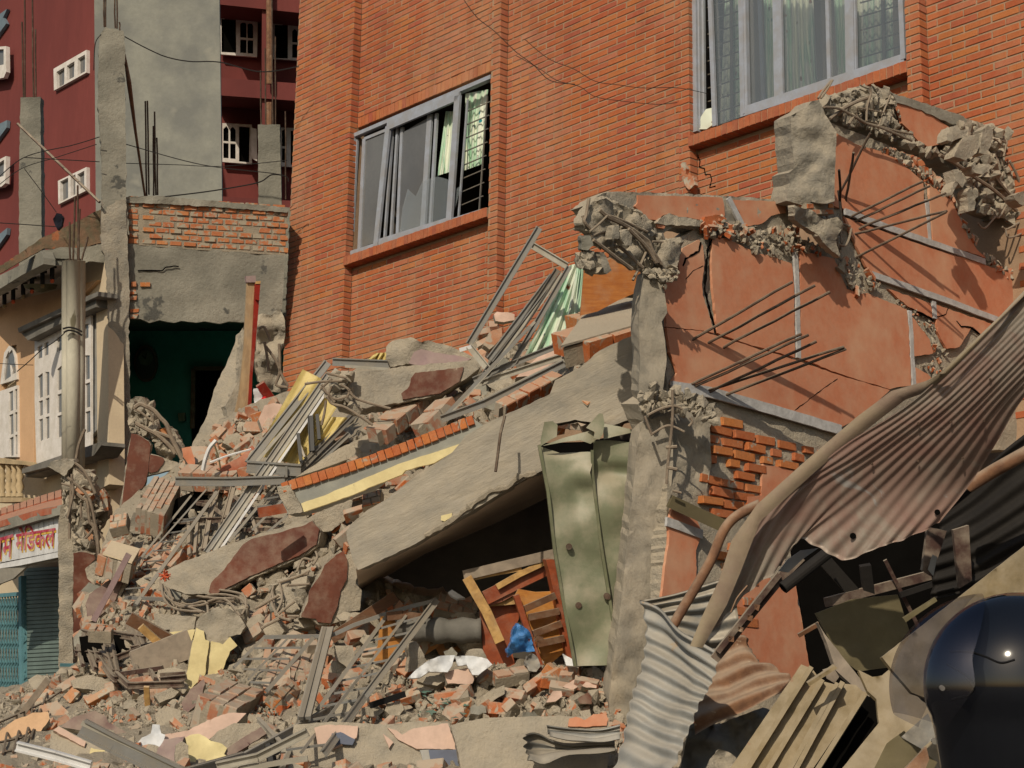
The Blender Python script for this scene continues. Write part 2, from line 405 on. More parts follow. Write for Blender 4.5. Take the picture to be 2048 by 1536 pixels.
M['woodraw'] = woodmat('raw_timber', (.42,.29,.16), (.30,.20,.11), .9, (8,8,1.5))
M['woodsplit'] = woodmat('splintered_timber', (.58,.36,.13), (.38,.22,.08), .9, (4,4,4))
M['woodgrey'] = woodmat('dusty_timber', (.32,.26,.20), (.22,.18,.14), .9, (3,3,3))
def tinmat():
    m, nt, bs = newmat('faded_maroon_tin')
    ge = N(nt, 'NewGeometry'); pos = ge.outputs['Position']
    a = noise_(nt, pos, 2.4, 6, .65, .4); b = noise_(nt, pos, 16, 6, .7)
    col = ramp(nt, a, [(.34, (.25,.145,.12)), (.50, (.28,.195,.16)), (.64, (.32,.28,.235))])
    at = N(nt, 'Attribute', attribute_name='crest')
    s = N(nt, 'Math', operation='MULTIPLY_ADD'); nt.links.new(b, s.inputs[0]); s.inputs[1].default_value = .5; nt.links.new(at.outputs['Fac'], s.inputs[2])
    col = mixc(nt, ramp(nt, s.outputs[0], [(1.17, g(0)), (1.30, g(.7))]), col, (.40,.31,.18))
    n3 = noise_(nt, pos, 4.2, 5, .7, 1.0); col = mixc(nt, ramp(nt, n3, [(.62, g(0)), (.70, g(.55))]), col, (.36,.38,.38))
    nt.links.new(col, bs.inputs['Base Color']); bs.inputs['Roughness'].default_value = .5; bs.inputs['Metallic'].default_value = .1
    bs.inputs['Specular IOR Level'].default_value = .3
    bump(nt, bs, b, .12, .01)
    return m
M['tin'] = tinmat()
# ------------------------------------------------------------------ brickwork tools
def unit_brick(name, m, bev=.03, jit=.0, chop=False, seed=0):
    rr = random.Random(seed); bm = bmesh.new(); bmesh.ops.create_cube(bm, size=1.0)
    if chop:
        for v in bm.verts:
            if v.co.x > 0: v.co.x -= rr.uniform(0, .35); v.co.z *= rr.uniform(.75, 1.1)
    bmesh.ops.bevel(bm, geom=bm.edges[:], offset=bev, segments=1, affect='EDGES')
    for v in bm.verts: v.co += Vector((rr.uniform(-1,1), rr.uniform(-1,1), rr.uniform(-1,1))) * jit
    me = bpy.data.meshes.new(name); bm.to_mesh(me); bm.free(); me.materials.append(m); return me
UB = {}
def ub(key):
    if key not in UB: UB[key] = [unit_brick(key + '_brick', M[key], .04, .022, False, i) for i in range(4)]
    return UB[key]
def place(me, name, parent, c, ax, dims):
    """mesh data shared, own transform: ax = three unit axes"""
    m = Matrix((ax[0] * dims[0], ax[1] * dims[1], ax[2] * dims[2])).transposed().to_4x4()
    m.translation = c - (wl(parent) if parent else Vector((0,0,0)))
    o = bpy.data.objects.new(name, me); link(o, parent); o.matrix_basis = m; return o
def join_bricks(lst, name, parent, mats, meshes):
    """all further bricks of one wall in one part"""
    vs, fs, rn, k = [], [], [], 0; o0 = wl(parent)
    src = [([v.co.copy() for v in me.vertices], [tuple(p.vertices) for p in me.polygons]) for me in meshes]
    for i, (c, ax, dims) in enumerate(lst):
        sv, sf = src[i % len(src)]
        a, b, d = ax[0]*dims[0], ax[1]*dims[1], ax[2]*dims[2]; cc = c - o0
        vs.extend(cc + a*v.x + b*v.y + d*v.z for v in sv)
        fs.extend(tuple(q + k for q in f) for f in sf)
        rn.extend([random.random()] * len(sf)); k += len(sv)
    me = bpy.data.meshes.new(name); me.from_pydata(vs, [], fs)
    for m in mats: me.materials.append(m)
    at = me.attributes.new('rnd', 'FLOAT', 'FACE'); at.data.foreach_set('value', rn)
    o = bpy.data.objects.new(name, me); link(o, parent); o['kind'] = 'stuff'; return o
def pp(mb, pl, c, s, off=0.0, th=.02, m=0, ms=None):
    return mb.prism([pl.pt(x, y, off) for x, y in Q(c, s)], -pl.n * th, m, ms)
def pbar(mb, pl, c, s, w, th, off=0.0, m=0):
    q = Q(c, s)
    for a, b in zip(q[:-1], q[1:]):
        A = pl.pt(a[0], a[1], off); B = pl.pt(b[0], b[1], off)
        mb.bar(A, B, w, th, pl.n, m)
    return mb
def wig(pts, n=5, j=.01, seed=1):
    """bent rod through points"""
    out = []; rr = random.Random(seed)
    for a, b in zip(pts[:-1], pts[1:]):
        for i in range(n): out.append(a.lerp(b, i / n) + Vector((rr.uniform(-j,j), rr.uniform(-j,j), rr.uniform(-j,j))))
    out.append(pts[-1]); return out
def sm(pts, n=6):
    """smooth (Catmull-Rom) line"""
    out = []; L = len(pts)
    for i in range(L - 1):
        p0, p1, p2, p3 = pts[max(i-1,0)], pts[i], pts[i+1], pts[min(i+2,L-1)]
        for k in range(n):
            t = k / n
            out.append(.5 * ((2*p1) + (p2-p0)*t + (2*p0-5*p1+4*p2-p3)*t*t + (3*p1-p0-3*p2+p3)*t*t*t))
    out.append(pts[-1]); return out
# ------------------------------------------------------------------ ground
mb = MB(); n = 24
mb.add([Vector((x, y, 0)) for y in (-60, 20, 90, 1500) for x in (-900, -12, 12, 900)], [(r*4+c, r*4+c+1, r*4+c+5, r*4+c+4) for r in range(3) for c in range(3)])
mb.build('ground', M['asphalt'], kind='structure', origin=Vector((0,0,0)))
# ------------------------------------------------------------------ leaning brick building
HU = -vpdir(-2364, 1576); HN = vpdir(5070, 1689); HV = HU.cross(HN)
if HV.z < 0: HV = -HV
HV.normalize(); HNn = HU.cross(HV).normalized()
W = Plane(P(1855, 200, 16.2), HNn)
WO = W.o.copy()
def wuv(x, y, off=0.0):
    p = W.pt(x, y, off) - WO; return p.dot(HU), p.dot(HV)
def wpt(u, v, off=0.0): return WO + HU * u + HV * v + W.n * off
PO = .125
uL = wuv(585, 300, PO)[0]
uA = wuv(699, 262, PO)[0]; uA2 = uA
uC0, uC1 = wuv(979, 250, PO)[0], wuv(997, 250, PO)[0]
uE0, uE1 = wuv(1357, 200, PO)[0], wuv(1378, 200, PO)[0]
uG0, uG1 = wuv(1812, 100, PO)[0], wuv(1840, 100, PO)[0]
v1t = wuv(870, 192)[1]; v1b = wuv(828, 466, PO)[1]
v2b = wuv(1600, 196, PO)[1]; vTop = 5.0; vBot = -6.0
uR = wuv(2480, 300)[0]
CRS = .0745; BL = .278
def W1(u, v): return uA - .01 < u < uC0 + .02 and v1b < v < v1t
bb = thing('leaning_brick_building', 'tall leaning orange brick building with two curtained aluminium windows behind the rubble', 'building', wpt(0, vBot, -.3))
zones = [(uL, uA, PO), (uA, uC0 + .1, 0), (uC0, uC1, PO), (uC1, uE0 + .1, 0), (uE0, uE1, PO), (uE1, uG0 + .1, 0), (uG0, uG1, PO), (uG1, uR, 0)]
HEAP = Q(0, '560 860 700 800 900 760 1040 740 1110 640 1200 560 1230 470 1240 450 1560 470 1620 330 1720 290 2060 420 2060 1600 500 1600')
def lEdge(v):    # ragged left corner of the wall
    return 0
blist = []
k0 = int(vBot / CRS)
for (u0, u1, off) in zones:
    for k in range(k0, int(vTop / CRS)):
        vc = (k + .5) * CRS; st = (k % 2) * BL * .5 + (BL * .25 if off else 0)
        n0 = int(math.floor((u0 - st) / BL)); u = st + n0 * BL
        while u < u1:
            a, b = max(u, u0), min(u + BL - .014, u1); u += BL
            if b - a < .022: continue
            x, y, d = px(wpt((a + b) / 2, vc, off))
            if not (-20 < y < 860 and 540 < x < 2500): continue
            if inside(x, y + 26, HEAP) and inside(x - 20, y + 26, HEAP) and inside(x+20, y+26, HEAP): continue
            if off == 0 and u1 < uC1 and v1b - .14 < vc < v1t + .17 and u0 >= uA - .01: continue
            if abs(u0 - uE1) < .01 and vc > v2b - .135: continue
            if u0 == uL and a == u0 and random.random() < .0: continue
            j = random.uniform(-.002, .002)
            blist.append((d, (wpt((a + b) / 2 , vc + random.uniform(-.0015, .0015), off - .05 + random.uniform(-.001, .0025)), (HU, HV, W.n), (b - a, .0585 + j, .1))))
# side faces of the three projecting piers and of the left one
for (uu, ff) in ((uA, 1), (uC1, 1), (uG1, 1), (uE1, 1)):
    for k in range(k0, int(vTop / CRS)):
        vc = (k + .5) * CRS; x, y, d = px(wpt(uu, vc, PO * .5))
        if not (-20 < y < 850): continue
        if abs(uu - uE1) < .01 and vc > v2b - .12: continue
        blist.append((d, (wpt(uu - .045, vc, PO * .5 + .0005), (HU, HV, W.n), (.097, .061, PO - .006 if k % 2 else PO - .012))))
blist.sort(key=lambda t: t[0] + (50 if not (0 < px(t[1][0])[0] < 2048 and 0 < px(t[1][0])[1] < 1536) else 0))
meshes = ub('facebrick')
for i, (d, b) in enumerate(blist[:300]): place(meshes[i % 4], 'brick', bb, *b)
join_bricks([b for d, b in blist[300:]], 'brickwork', bb, [M['facebrick']], meshes)
# mortar body behind the faces, with the two openings left free
def wbox(mb, u0, u1, v0, v1, o0, o1, m=0):
    a = [wpt(u0, v0, o1), wpt(u1, v0, o1), wpt(u1, v1, o1), wpt(u0, v1, o1)]
    return mb.hexa(a, [p - W.n * (o1 - o0) for p in a], m)
mb = MB(); RC = -.0065
for (a, b, o) in ((uL, uA, PO), (uC0, uC1, PO), (uE0, uE1, PO), (uG0, uG1, PO)): wbox(mb, a + .004, b - .004, vBot, vTop, -.115, o + RC)
wbox(mb, uA - .004, uC0 + .004, vBot, v1b - .12, -.23, RC); wbox(mb, uA - .004, uC0 + .004, v1t + .15, vTop, -.23, RC)
wbox(mb, uC1 - .004, uE0 + .004, vBot, vTop, -.23, RC); wbox(mb, uE1 - .004, uG0 + .004, vBot, v2b - .12, -.23, RC)
wbox(mb, uG1 - .004, uR, vBot, vTop, -.23, RC)
mb.build('mortar_wall', M['mortar_far'], bb)
# sills and lintel in standing bricks
def standing(u0, u1, v0, v1, off, dep, name='sill_brick', key='sillbrick'):
    n = int((u1 - u0) / .073); w_ = (u1 - u0) / n
    mb = MB(); wbox(mb, u0 + .003, u1 - .003, v0 + .004, v1 - .004, off - dep, off - .008); mb.build(name + '_bed', M['mortar_far'], bb)
    for i in range(n):
        place(ub(key)[i % 4], name, bb, wpt(u0 + (i + .5) * w_, (v0 + v1) / 2, off - dep / 2 + random.uniform(-.001, .003)), (HU, HV, W.n), (w_ - .009, v1 - v0, dep))
standing(uA - .0, uC0 - .002, v1b - .118, v1b, PO + .02, .20)
standing(uE1 - .005, uG0 + .01, v2b - .118, v2b, PO + .02, .20)
standing(uA + .002, uC0 - .002, v1t + .01, v1t + .145, .002, .1, 'lintel_brick', 'facebrick')
# rooms behind the windows and the block's other sides
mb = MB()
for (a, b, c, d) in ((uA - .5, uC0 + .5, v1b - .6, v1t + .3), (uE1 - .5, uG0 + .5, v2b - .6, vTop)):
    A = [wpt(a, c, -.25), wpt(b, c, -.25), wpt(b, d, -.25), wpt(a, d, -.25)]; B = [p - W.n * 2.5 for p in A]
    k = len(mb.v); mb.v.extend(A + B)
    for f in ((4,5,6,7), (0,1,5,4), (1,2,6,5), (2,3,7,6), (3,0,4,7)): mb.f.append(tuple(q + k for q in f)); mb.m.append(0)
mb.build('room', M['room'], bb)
mb = MB()
A = [wpt(uL, vBot, -3.2), wpt(uL, vTop, -3.2)]
wbox(mb, uL + .01, uR, vBot, vTop, -3.4, -3.2); wbox(mb, uL + .01, uL + .2, vBot, vTop, -3.2, -.2)
mb.build('rear_wall', M['mortar'], bb)
# windows
def wthing_window(lst_bars, name='window', label=None):
    fr = MB()
    for (c, s, w_, th, off) in lst_bars: pbar(fr, W, c, s, w_, th, off)
    return fr.build(name, M['alu'], bb, label)
win1 = wthing_window([
 (2, '540 932 1485 528', .05, .07, .02), (2, '548 925 505 1735', .045, .06, .02), (2, '500 1738 1433 1440', .05, .06, .015),
 (2, '562 955 524 1730', .03, .03, 0), (2, '612 948 578 1710', .06, .03, -.01), (2, '612 950 760 890', .04, .03, -.01),
 (2, '775 862 690 1680', .085, .035, .05), (2, '770 866 1262 655', .10, .035, .05), (2, '1250 655 1190 1520', .095, .035, .05), (2, '690 1665 1190 1510', .09, .035, .03),
 (2, '805 880 748 1655', .03, .03, -.02), (2, '838 875 792 1640', .035, .03, -.03), (2, '870 870 838 1625', .05, .03, -.03),
 (2, '1060 785 1010 1580', .085, .03, -.03), (2, '1105 775 1060 1560', .04, .03, -.04), (2, '1315 680 1252 1500', .022, .02, -.06)], label='wide aluminium window with broken glass and torn curtain')
gr = MB()
for i in range(8):
    y = 760 + i * 92; pbar(gr, W, 2, f'{1315 - i*7} {y} {1470 - i*7} {y - 66}', .012, .012, -.10)
pbar(gr, W, 2, '1450 650 1395 1432', .018, .015, -.10)
gr.build('window_grille', M['alud'], bb)
cu = MB()
def curtain(mb, c, s, pl, off, folds=6, amp=.03, seed=0):
    """hanging cloth between a top edge and a bottom edge: s = x0 y0 x1 y1 (top) x2 y2 x3 y3 (bottom, left then right)"""
    q = Q(c, s); n = folds * 8; mrows = 10; vs = []
    for r in range(mrows + 1):
        t = r / mrows
        for i in range(n + 1):
            a = i / n; x = (q[0][0]*(1-a) + q[1][0]*a)*(1-t) + (q[2][0]*(1-a) + q[3][0]*a)*t; y = (q[0][1]*(1-a) + q[1][1]*a)*(1-t) + (q[2][1]*(1-a) + q[3][1]*a)*t
            o = amp * (math.sin(a * folds * 6.283 + seed + 2.6 * noise.noise(Vector((a*4, t*1.3, seed)))) + 1.1 * noise.noise(Vector((a*9, t*2, seed + 7)))) * (.5 + .4 * t)
            vs.append(pl.pt(x, y, off + o))
    fs = [(r*(n+1)+i, r*(n+1)+i+1, (r+1)*(n+1)+i+1, (r+1)*(n+1)+i) for r in range(mrows) for i in range(n)]
    mb.add(vs, fs); return mb
curtain(cu, 2, '1165 760 1235 760 1108 1200 1222 1165', W, -.14, 3, .02, 1)
curtain(cu, 2, '1300 640 1455 610 1290 1165 1412 1120', W, -.16, 4, .025, 2)
cu.build('curtain', M['curtain'], bb, smooth=True)
gl = MB(); pp(gl, W, 2, '615 960 755 893 668 1660 582 1690', -.012, .004); gl.build('window_pane', M['frost'], bb, 'dark insect-screened pane')
gl = MB(); pp(gl, W, 2, '880 900 1040 805 990 1590 842 1630', -.02, .004); gl.build('window_pane', M['frost'], bb)
gl = MB(); pp(gl, W, 2, '870 1420 905 1290 960 1340 1010 1230 1110 1205 1180 1225 1220 1300 1270 1265 1235 1400 1200 1500 850 1600', .0, .004); gl.build('glass_shard', M['shard'], bb, 'broken lower remnant of a pane')
# window 2
wthing_window([
 (3, '1160 -120 1172 905', .075, .07, .03), (3, '1190 -120 1200 880', .03, .05, .01), (3, '1215 -120 1222 800', .035, .03, -.02), (3, '1262 -120 1298 862', .05, .03, .03),
 (3, '1488 -120 1506 795', .095, .05, .03), (4, '148 765 1240 405', .10, .06, .03), (4, '132 -80 146 780', .02, .05, .04),
 (4, '365 -80 378 668', .11, .03, .02), (4, '706 -80 722 552', .04, .03, .0), (4, '858 -80 868 520', .10, .035, .03), (4, '895 -80 905 500', .02, .03, .04),
 (4, '1215 -80 1236 410', .05, .07, .03), (4, '240 -80 270 700', .04, .02, -.03)], label='large aluminium sliding window with patterned green curtains')
cu = MB()
curtain(cu, 3, '1370 -120 1490 -120 1330 850 1495 790', W, -.20, 4, .03, 3)
curtain(cu, 4, '270 -80 350 -80 280 700 352 668', W, -.16, 3, .03, 4)
curtain(cu, 4, '395 -80 605 -80 420 640 640 585', W, -.16, 5, .04, 5)
curtain(cu, 4, '745 -80 840 -80 775 520 850 500', W, -.16, 3, .03, 6)
curtain(cu, 4, '905 -80 1150 -80 915 500 1160 420', W, -.2, 6, .02, 7)
cu.build('curtain', M['curtain'], bb, smooth=True)
cu = MB(); slab(cu, Q(3, '1185 885 1200 800 1235 745 1275 735 1290 780 1285 850 1240 880'), W, .03, .02, 8, .02, 1.0)
cu.build('curtain', M['curtain'], bb, 'curtain corner poking out of the open sash')
gr = MB()
for i in range(10):
    y = 30 + i * 92
    pbar(gr, W, 3, f'1232 {y+26} 1480 {y-52}', .012, .012, -.12)
for i in range(5): pbar(gr, W, 4, f'930 {20+i*94} 1205 {-60+i*94}', .012, .012, -.12)
pbar(gr, W, 3, '1408 -100 1412 830', .035, .012, -.12); pbar(gr, W, 4, '1082 -80 1095 440', .035, .012, -.12)
gr.build('window_grille', M['alud'], bb)
for s, c in (('1262 -100 1488 -100 1500 790 1300 860', 3), ('150 -80 370 -80 375 660 165 735', 4), ('385 -80 700 -80 716 555 395 660', 4), ('720 -80 850 -80 862 505 735 545', 4), ('905 -80 1212 -80 1225 392 915 498', 4)):
    gl = MB(); pp(gl, W, c, s, -.005, .004); gl.build('window_pane', M['glass'], bb)
# damage beside the second window
dm = MB(); slab(dm, Q(3, '1060 1120 1085 1105 1100 1150 1095 1190 1150 1200 1160 1260 1120 1295 1095 1270 1070 1200'), W, .16, .05, 5, .02, 1.0, edge=3)
dm.build('loose_brick', M['vivid'], bb, 'cracked orange bricks hanging out under the sill end')
ck = MB(); pts = [W.pt(x, y, .004) for x, y in Q(3, '1180 1060 1195 1100 1190 1140 1225 1150 1230 1190 1265 1190 1275 1230 1260 1280 1300 1270')]
ck.tube(pts, .006, 4); ck.build('crack', M['dark'], bb)
# ------------------------------------------------------------------ far dark red building
M['slatey'] = mat('blue_grey_hood', (.16,.22,.26), (.12,.16,.2), 3, .8, .1)
RB = Plane(P(100, 200, 48), vpdir(-2364, 1500).cross(Vector((0, 0, 1))))
rb = thing('dark_red_building', 'tall dark red apartment building with white framed windows far behind the left house', 'building', Vector((-13, 50, 0)))
mb = MB(); pp(mb, RB, 0, '-160 -80 235 -80 240 620 -160 620', 0, .3); mb.build('wall', M['redwall'], rb)
def win(pl, c, outer, panes, depth=.06, wm='winwhite', gm='frost', parent=None, label=None, arch=False, off=.02):
    """frame with panes: outer outline, each pane outline; the frame is cut from bars round the panes"""
    f = MB(); q = Q(c, outer)
    from mathutils.geometry import tessellate_polygon
    vs = [Vector((x, y)) for x, y in q]; ed = [(i, (i+1) % len(q)) for i in range(len(q))]
    pq = [Q(c, s) for s in panes]
    for p in pq:
        k = len(vs); vs += [Vector(t) for t in p]; ed += [(k + i, k + (i+1) % len(p)) for i in range(len(p))]
    V, E, T, *_ = delaunay_2d_cdt(vs, ed, [], 1, .001)
    keep = [t for t in T if not any(inside(sum(V[i].x for i in t)/3, sum(V[i].y for i in t)/3, p) for p in pq)]
    fp = [pl.pt(v.x, v.y, off) for v in V]; bp = [p - pl.n * depth for p in fp]; n = len(fp)
    f.add(fp + bp, keep + [tuple(i + n for i in reversed(t)) for t in keep])
    cnt = {}
    for t in keep:
        for i in range(3):
            a, b = t[i], t[(i+1) % 3]; cnt.setdefault((min(a,b), max(a,b)), []).append((a, b))
    f.add([], [])
    for v in cnt.values():
        if len(v) == 1: a, b = v[0]; f.f.append((a, b, b + n, a + n)); f.m.append(0)
    fo = f.build('window', M[wm], parent, label)
    for p in pq:
        gb = MB(); gb.prism([pl.pt(x, y, off - depth * .7) for x, y in p], -pl.n * .008); gb.build('pane', M[gm], fo)
    return fo
win(RB, 1, '365 470 590 340 590 495 368 618', ['385 492 440 458 438 575 388 605', '455 450 508 418 505 525 455 552', '530 400 580 372 580 488 530 515'], .12, parent=rb, off=.1)
win(RB, 1, '395 1235 590 1140 590 1300 398 1395', ['410 1240 465 1212 465 1350 412 1378', '482 1205 515 1190 515 1325 482 1345', '528 1190 575 1165 575 1275 530 1300'], .12, parent=rb, off=.1)
win(RB, 1, '-150 330 40 315 42 490 25 530 -150 560', ['-120 345 25 335 25 440 -120 470'], .12, parent=rb, off=.3)
win(RB, 1, '-150 1160 42 1065 36 1250 8 1275 -150 1300', ['-120 1180 28 1090 24 1200 -120 1250'], .12, parent=rb, off=.3)
for s in ('-80 150 48 60 20 120 42 160 -80 330', '-80 880 48 820 45 870 -80 1040', '-90 660 50 580 48 630 -90 820'):
    mb = MB(); pp(mb, RB, 1 if '660' not in s else 5, s if '660' not in s else '-90 300 50 190 45 235 -90 420', .12, .1); mb.build('window_hood', M['slatey'], rb)
R2 = PD(520, 200, 49, .15, 0)
mb = MB(); pp(mb, R2, 0, '230 -120 680 -120 680 430 230 430', -2.0, .4); mb.build('recessed_wall', M['redwall'], rb)
for s in ('432 155 640 170 640 205 432 190', '432 -30 640 -15 640 30 432 8', '432 392 640 405 640 470 432 455'):
    mb = MB(); pp(mb, R2, 0, s, .1, 2.2); mb.build('floor_beam', M['redwall'], rb)
mb = MB(); pp(mb, R2, 0, '524 -80 546 -80 546 420 524 420', .0, 2.0); mb.build('pillar', M['redwall'], rb)
mb = MB(); mb.tube([R2.pt(539, -60, .3), R2.pt(539, 168, .3)], .09, 8); mb.tube([R2.pt(539, 205, .3), R2.pt(537, 395, .3)], .09, 8); mb.build('drain_pipe', M['rustpipe'], rb)
R3 = PD(520, 200, 50.75, .15, 0)
for (o, p) in (('1505 110 1615 115 1760 130 1755 390 1505 370', ['1512 125 1610 132 1612 360 1512 355', '1640 160 1655 150 1675 152 1682 170 1682 258 1640 255', '1690 165 1700 155 1720 158 1728 172 1728 262 1690 260', '1640 268 1682 270 1682 362 1640 360', '1690 272 1728 274 1728 366 1690 364']),
               ('1850 155 2070 165 2070 415 1855 400', ['1875 165 1965 170 1965 400 1875 395', '1995 210 2010 195 2030 210 2030 290 1995 288', '1995 300 2030 302 2030 395 1995 393']),
               ('1518 840 1720 850 1720 1120 1518 1105', ['1525 880 1545 860 1560 880 1560 965 1525 962', '1572 880 1590 862 1608 885 1608 968 1572 965', '1525 975 1560 978 1560 1080 1525 1078', '1572 980 1608 982 1608 1085 1572 1082', '1632 862 1705 868 1700 1108 1632 1102']),
               ('1915 870 2060 875 2060 1145 1915 1135', ['1925 890 1945 880 1955 900 1955 1000 1925 998', '1925 1012 1955 1014 1955 1110 1925 1108', '1985 890 2055 895 2055 1130 1985 1125'])):
    win(R3, 1, o, p, .15, parent=rb, gm='dark' if True else 'frost')
mb = MB(); pp(mb, R3, 1, '1712 870 1718 1080 1755 1100 1752 880', .5, .05); mb.build('open_shutter', M['winwhite'], rb)
# ------------------------------------------------------------------ unfinished grey block behind the house
GW = PD(350, 200, 29, .12, 0)
mb = MB(); slab(mb, Q(0, '188 -60 438 -60 445 470 192 470'), GW, 0, .3, 40, .02, 0)
gb = mb.build('grey_plastered_block', M['plaster_grey'], label='blank grey plastered side wall with water stains between the dark red building and the house', cat='building')
# ------------------------------------------------------------------ left house, party wall side
PW = PD(400, 500, 22.5, .24, 0)
lh = thing('damaged_house', 'torn open cream and grey house on the left with its side wall missing', 'house', P(215, 1400, 22.5))
mb = MB(); slab(mb, Q(1, '680 240 720 185 840 210 850 250 858 880 862 1400 885 1600 700 1600 690 1000 665 700'), PW, .10, .30, 16, .025, 2.5)
mb.build('corner_column', M['concrete_dark'], lh, 'tall bare concrete column with starter bars')
mb = MB(); slab(mb, Q(5, '690 0 862 0 870 285 885 650 880 900 888 1100 885 1340 870 1700 820 2150 735 2150 745 1500 738 900 725 450 690 290'), PW, .115, .32, 14, .03, 3.0)
slab(mb, Q(9, '745 330 890 330 895 420 850 650 830 820 810 1010 745 1010 735 900 760 700 740 500'), PW, .125, .32, 12, .03, 3.0)
mb.build('corner_column', M['concrete'], lh, 'rough lower part of the corner column')
mb = MB(); slab(mb, Q(5, '860 0 1960 75 1945 380 1200 330 860 300'), PW, -.003, .2, 40, .0, 0)
mb.build('parapet_core', M['mortar'], lh)
mb = MB(); slab(mb, Q(5, '858 -22 1100 -28 1500 10 1965 50 1962 85 1500 50 1100 25 860 18'), PW, .05, .5, 10, .03, 2); mb.build('parapet_coping', M['concrete_dark'], lh)
u0 = Q(5, '870 290')[0]
for r in range(8):
    for c_ in range(13):
        x0 = 258 + c_ * 27.5 + (r % 2) * 13; y0 = 482 - r * 12.2 + (x0 - 258) * .06
        if x0 > 572: continue
        if random.random() < .06: continue
        L = random.choice([22, 24, 25])
        if c_ == 0: x0 = 257; L = 18 if r % 2 else 20
        A = PW.pt(x0, y0, 0); B = PW.pt(min(x0 + L, 576), y0 + L * .06, 0); ax = (B - A).normalized()
        place(ub('parbrick')[(r + c_) % 4], 'brick', lh, (A + B) / 2 + PW.n * (.0 if random.random() < .7 else .012) - PW.n * .045, (ax, Vector((0,0,1)), PW.n), ((B - A).length, .058 + random.uniform(-.012, .004), .1))
mb = MB(); slab(mb, Q(5, '860 296 1300 325 1945 378 1925 780 1940 900 1680 835 1560 830 1500 845 1400 828 1340 838 1240 825 1190 838 1090 822 1020 840 960 812 880 812 870 500'), PW, .0, .25, 22, .03, 1.2)
mb.build('side_wall', M['concrete_dark'], lh, 'stained concrete band above the missing wall')
mb = MB(); mb.prism([P(x, y, 24.3) for x, y in Q(0, '555 415 592 415 586 700 550 700')], ray(566, 520) * .5); mb.build('rear_wall', M['concrete_dark'], lh)
for s in ('895 560 930 555 930 590 895 590', '958 562 1025 562 1025 590 958 590', '880 615 925 612 935 640 885 645', '882 652 935 655 930 682 880 682', '885 745 950 742 945 765 890 768', '890 782 945 780 930 808 890 808'):
    q = [PW.pt(x, y, .03) for x, y in Q(5, s)]; MB().prism(q, -PW.n * .06).build('brick', M['vivid'], lh)
# room seen through the gap
mb = MB(); A = [PW.pt(x, y, -.26) for x, y in Q(0, '250 930 600 930 600 636 250 636')]; B = [P(x, y, 25.4) for x, y in Q(0, '250 930 600 930 600 662 250 662')]
mb.add(A + B, [(4,5,6,7), (0,1,5,4), (1,2,6,5), (3,0,4,7)], 0); mb.add(A + B, [(2,3,7,6)], 1)
mb.build('room', [M['teal'], M['room']], lh, 'dark teal painted room open to the air')
BK = Plane(B[0], -FW)
mb = MB(); pp(mb, BK, 5, '1310 1150 1530 1150 1530 1500 1310 1700', .05, .05); mb.build('doorway', M['dark'], lh)
mb = MB()
for s in ('1322 1150 1315 1560', '1322 1150 1530 1150'): pbar(mb, BK, 5, s, .06, .05, .09)
mb.build('door_frame', M['wooddk'], lh)
cl = thing('wall_clock', 'oval dark wall clock hanging in the teal room', 'clock', BK.pt(293, 728, .1))
def oval(pl, cx, cy, rx, ry, off, th, n=28): return [pl.pt(cx + rx * math.cos(i * 6.2832 / n), cy + ry * math.sin(i * 6.2832 / n), off) for i in range(n)]
mb = MB(); mb.prism(oval(BK, 291, 727, 23, 37, .12, 0), -BK.n * .1); mb.build('case', M['wooddk'], cl)
mb = MB(); mb.prism(oval(BK, 291, 727, 19, 32, .14, 0), -BK.n * .03); mb.build('panel', M['room'], cl)
mb = MB(); mb.prism(oval(BK, 291, 716, 14, 15, .16, 0), -BK.n * .03); mb.build('dial', M['greend'], cl)
mb = MB(); pbar(mb, BK, 0, '291 717 284 711', .015, .01, .18); pbar(mb, BK, 0, '291 717 293 706', .01, .01, .18); mb.build('hand', M['dark'], cl)
mb = MB(); pp(mb, BK, 5, '1215 1455 1262 1452 1260 1510 1220 1512', .1, .08); mb.build('wall_socket', M['greend'], lh)
mb = MB(); pp(mb, BK, 5, '1335 845 1430 845 1410 885 1360 885', .5, .2); mb.build('ceiling_lamp', M['blackp'], lh)
mb = MB(); mb.tube(sm([PW.pt(x, y, .02) for x, y in refine(Q(5, '940 480 1040 480 1110 482 1130 462 1190 452 1250 462'), 6, 1.5, 2, closed=False)], 3), .008, 4); mb.build('crack', M['dark'], lh)
# ------------------------------------------------------------------ left house, street front
H2 = vpdir(-1500, 1450)
FP = Plane(PW.pt(215, 700, .05), H2.cross(Vector((0, 0, 1))))
mb = MB(); pp(mb, FP, 0, '-120 700 0 592 100 540 218 470 218 1500 -120 1500', -.06, .2); mb.build('front_wall', M['creamwall'], lh, 'cream rendered street front')
mb = MB(); pp(mb, FP, 0, '33 600 195 560 70 690 68 935 33 925', .0, .1); pp(mb, FP, 0, '-60 600 33 600 33 690 25 690 18 697 8 730 4 800 -60 800', .0, .1); mb.build('front_panel', M['peach'], lh, 'peach rendered panel')
mb = MB(); pp(mb, FP, 5, '658 740 735 300 745 1940 668 1980', .05, .2); mb.build('front_pilaster', M['creamwall'], lh)
mb = MB(); pp(mb, FP, 5, '615 770 660 740 668 1560 620 1620', .0, .2); mb.build('window_reveal', M['galv'], lh)
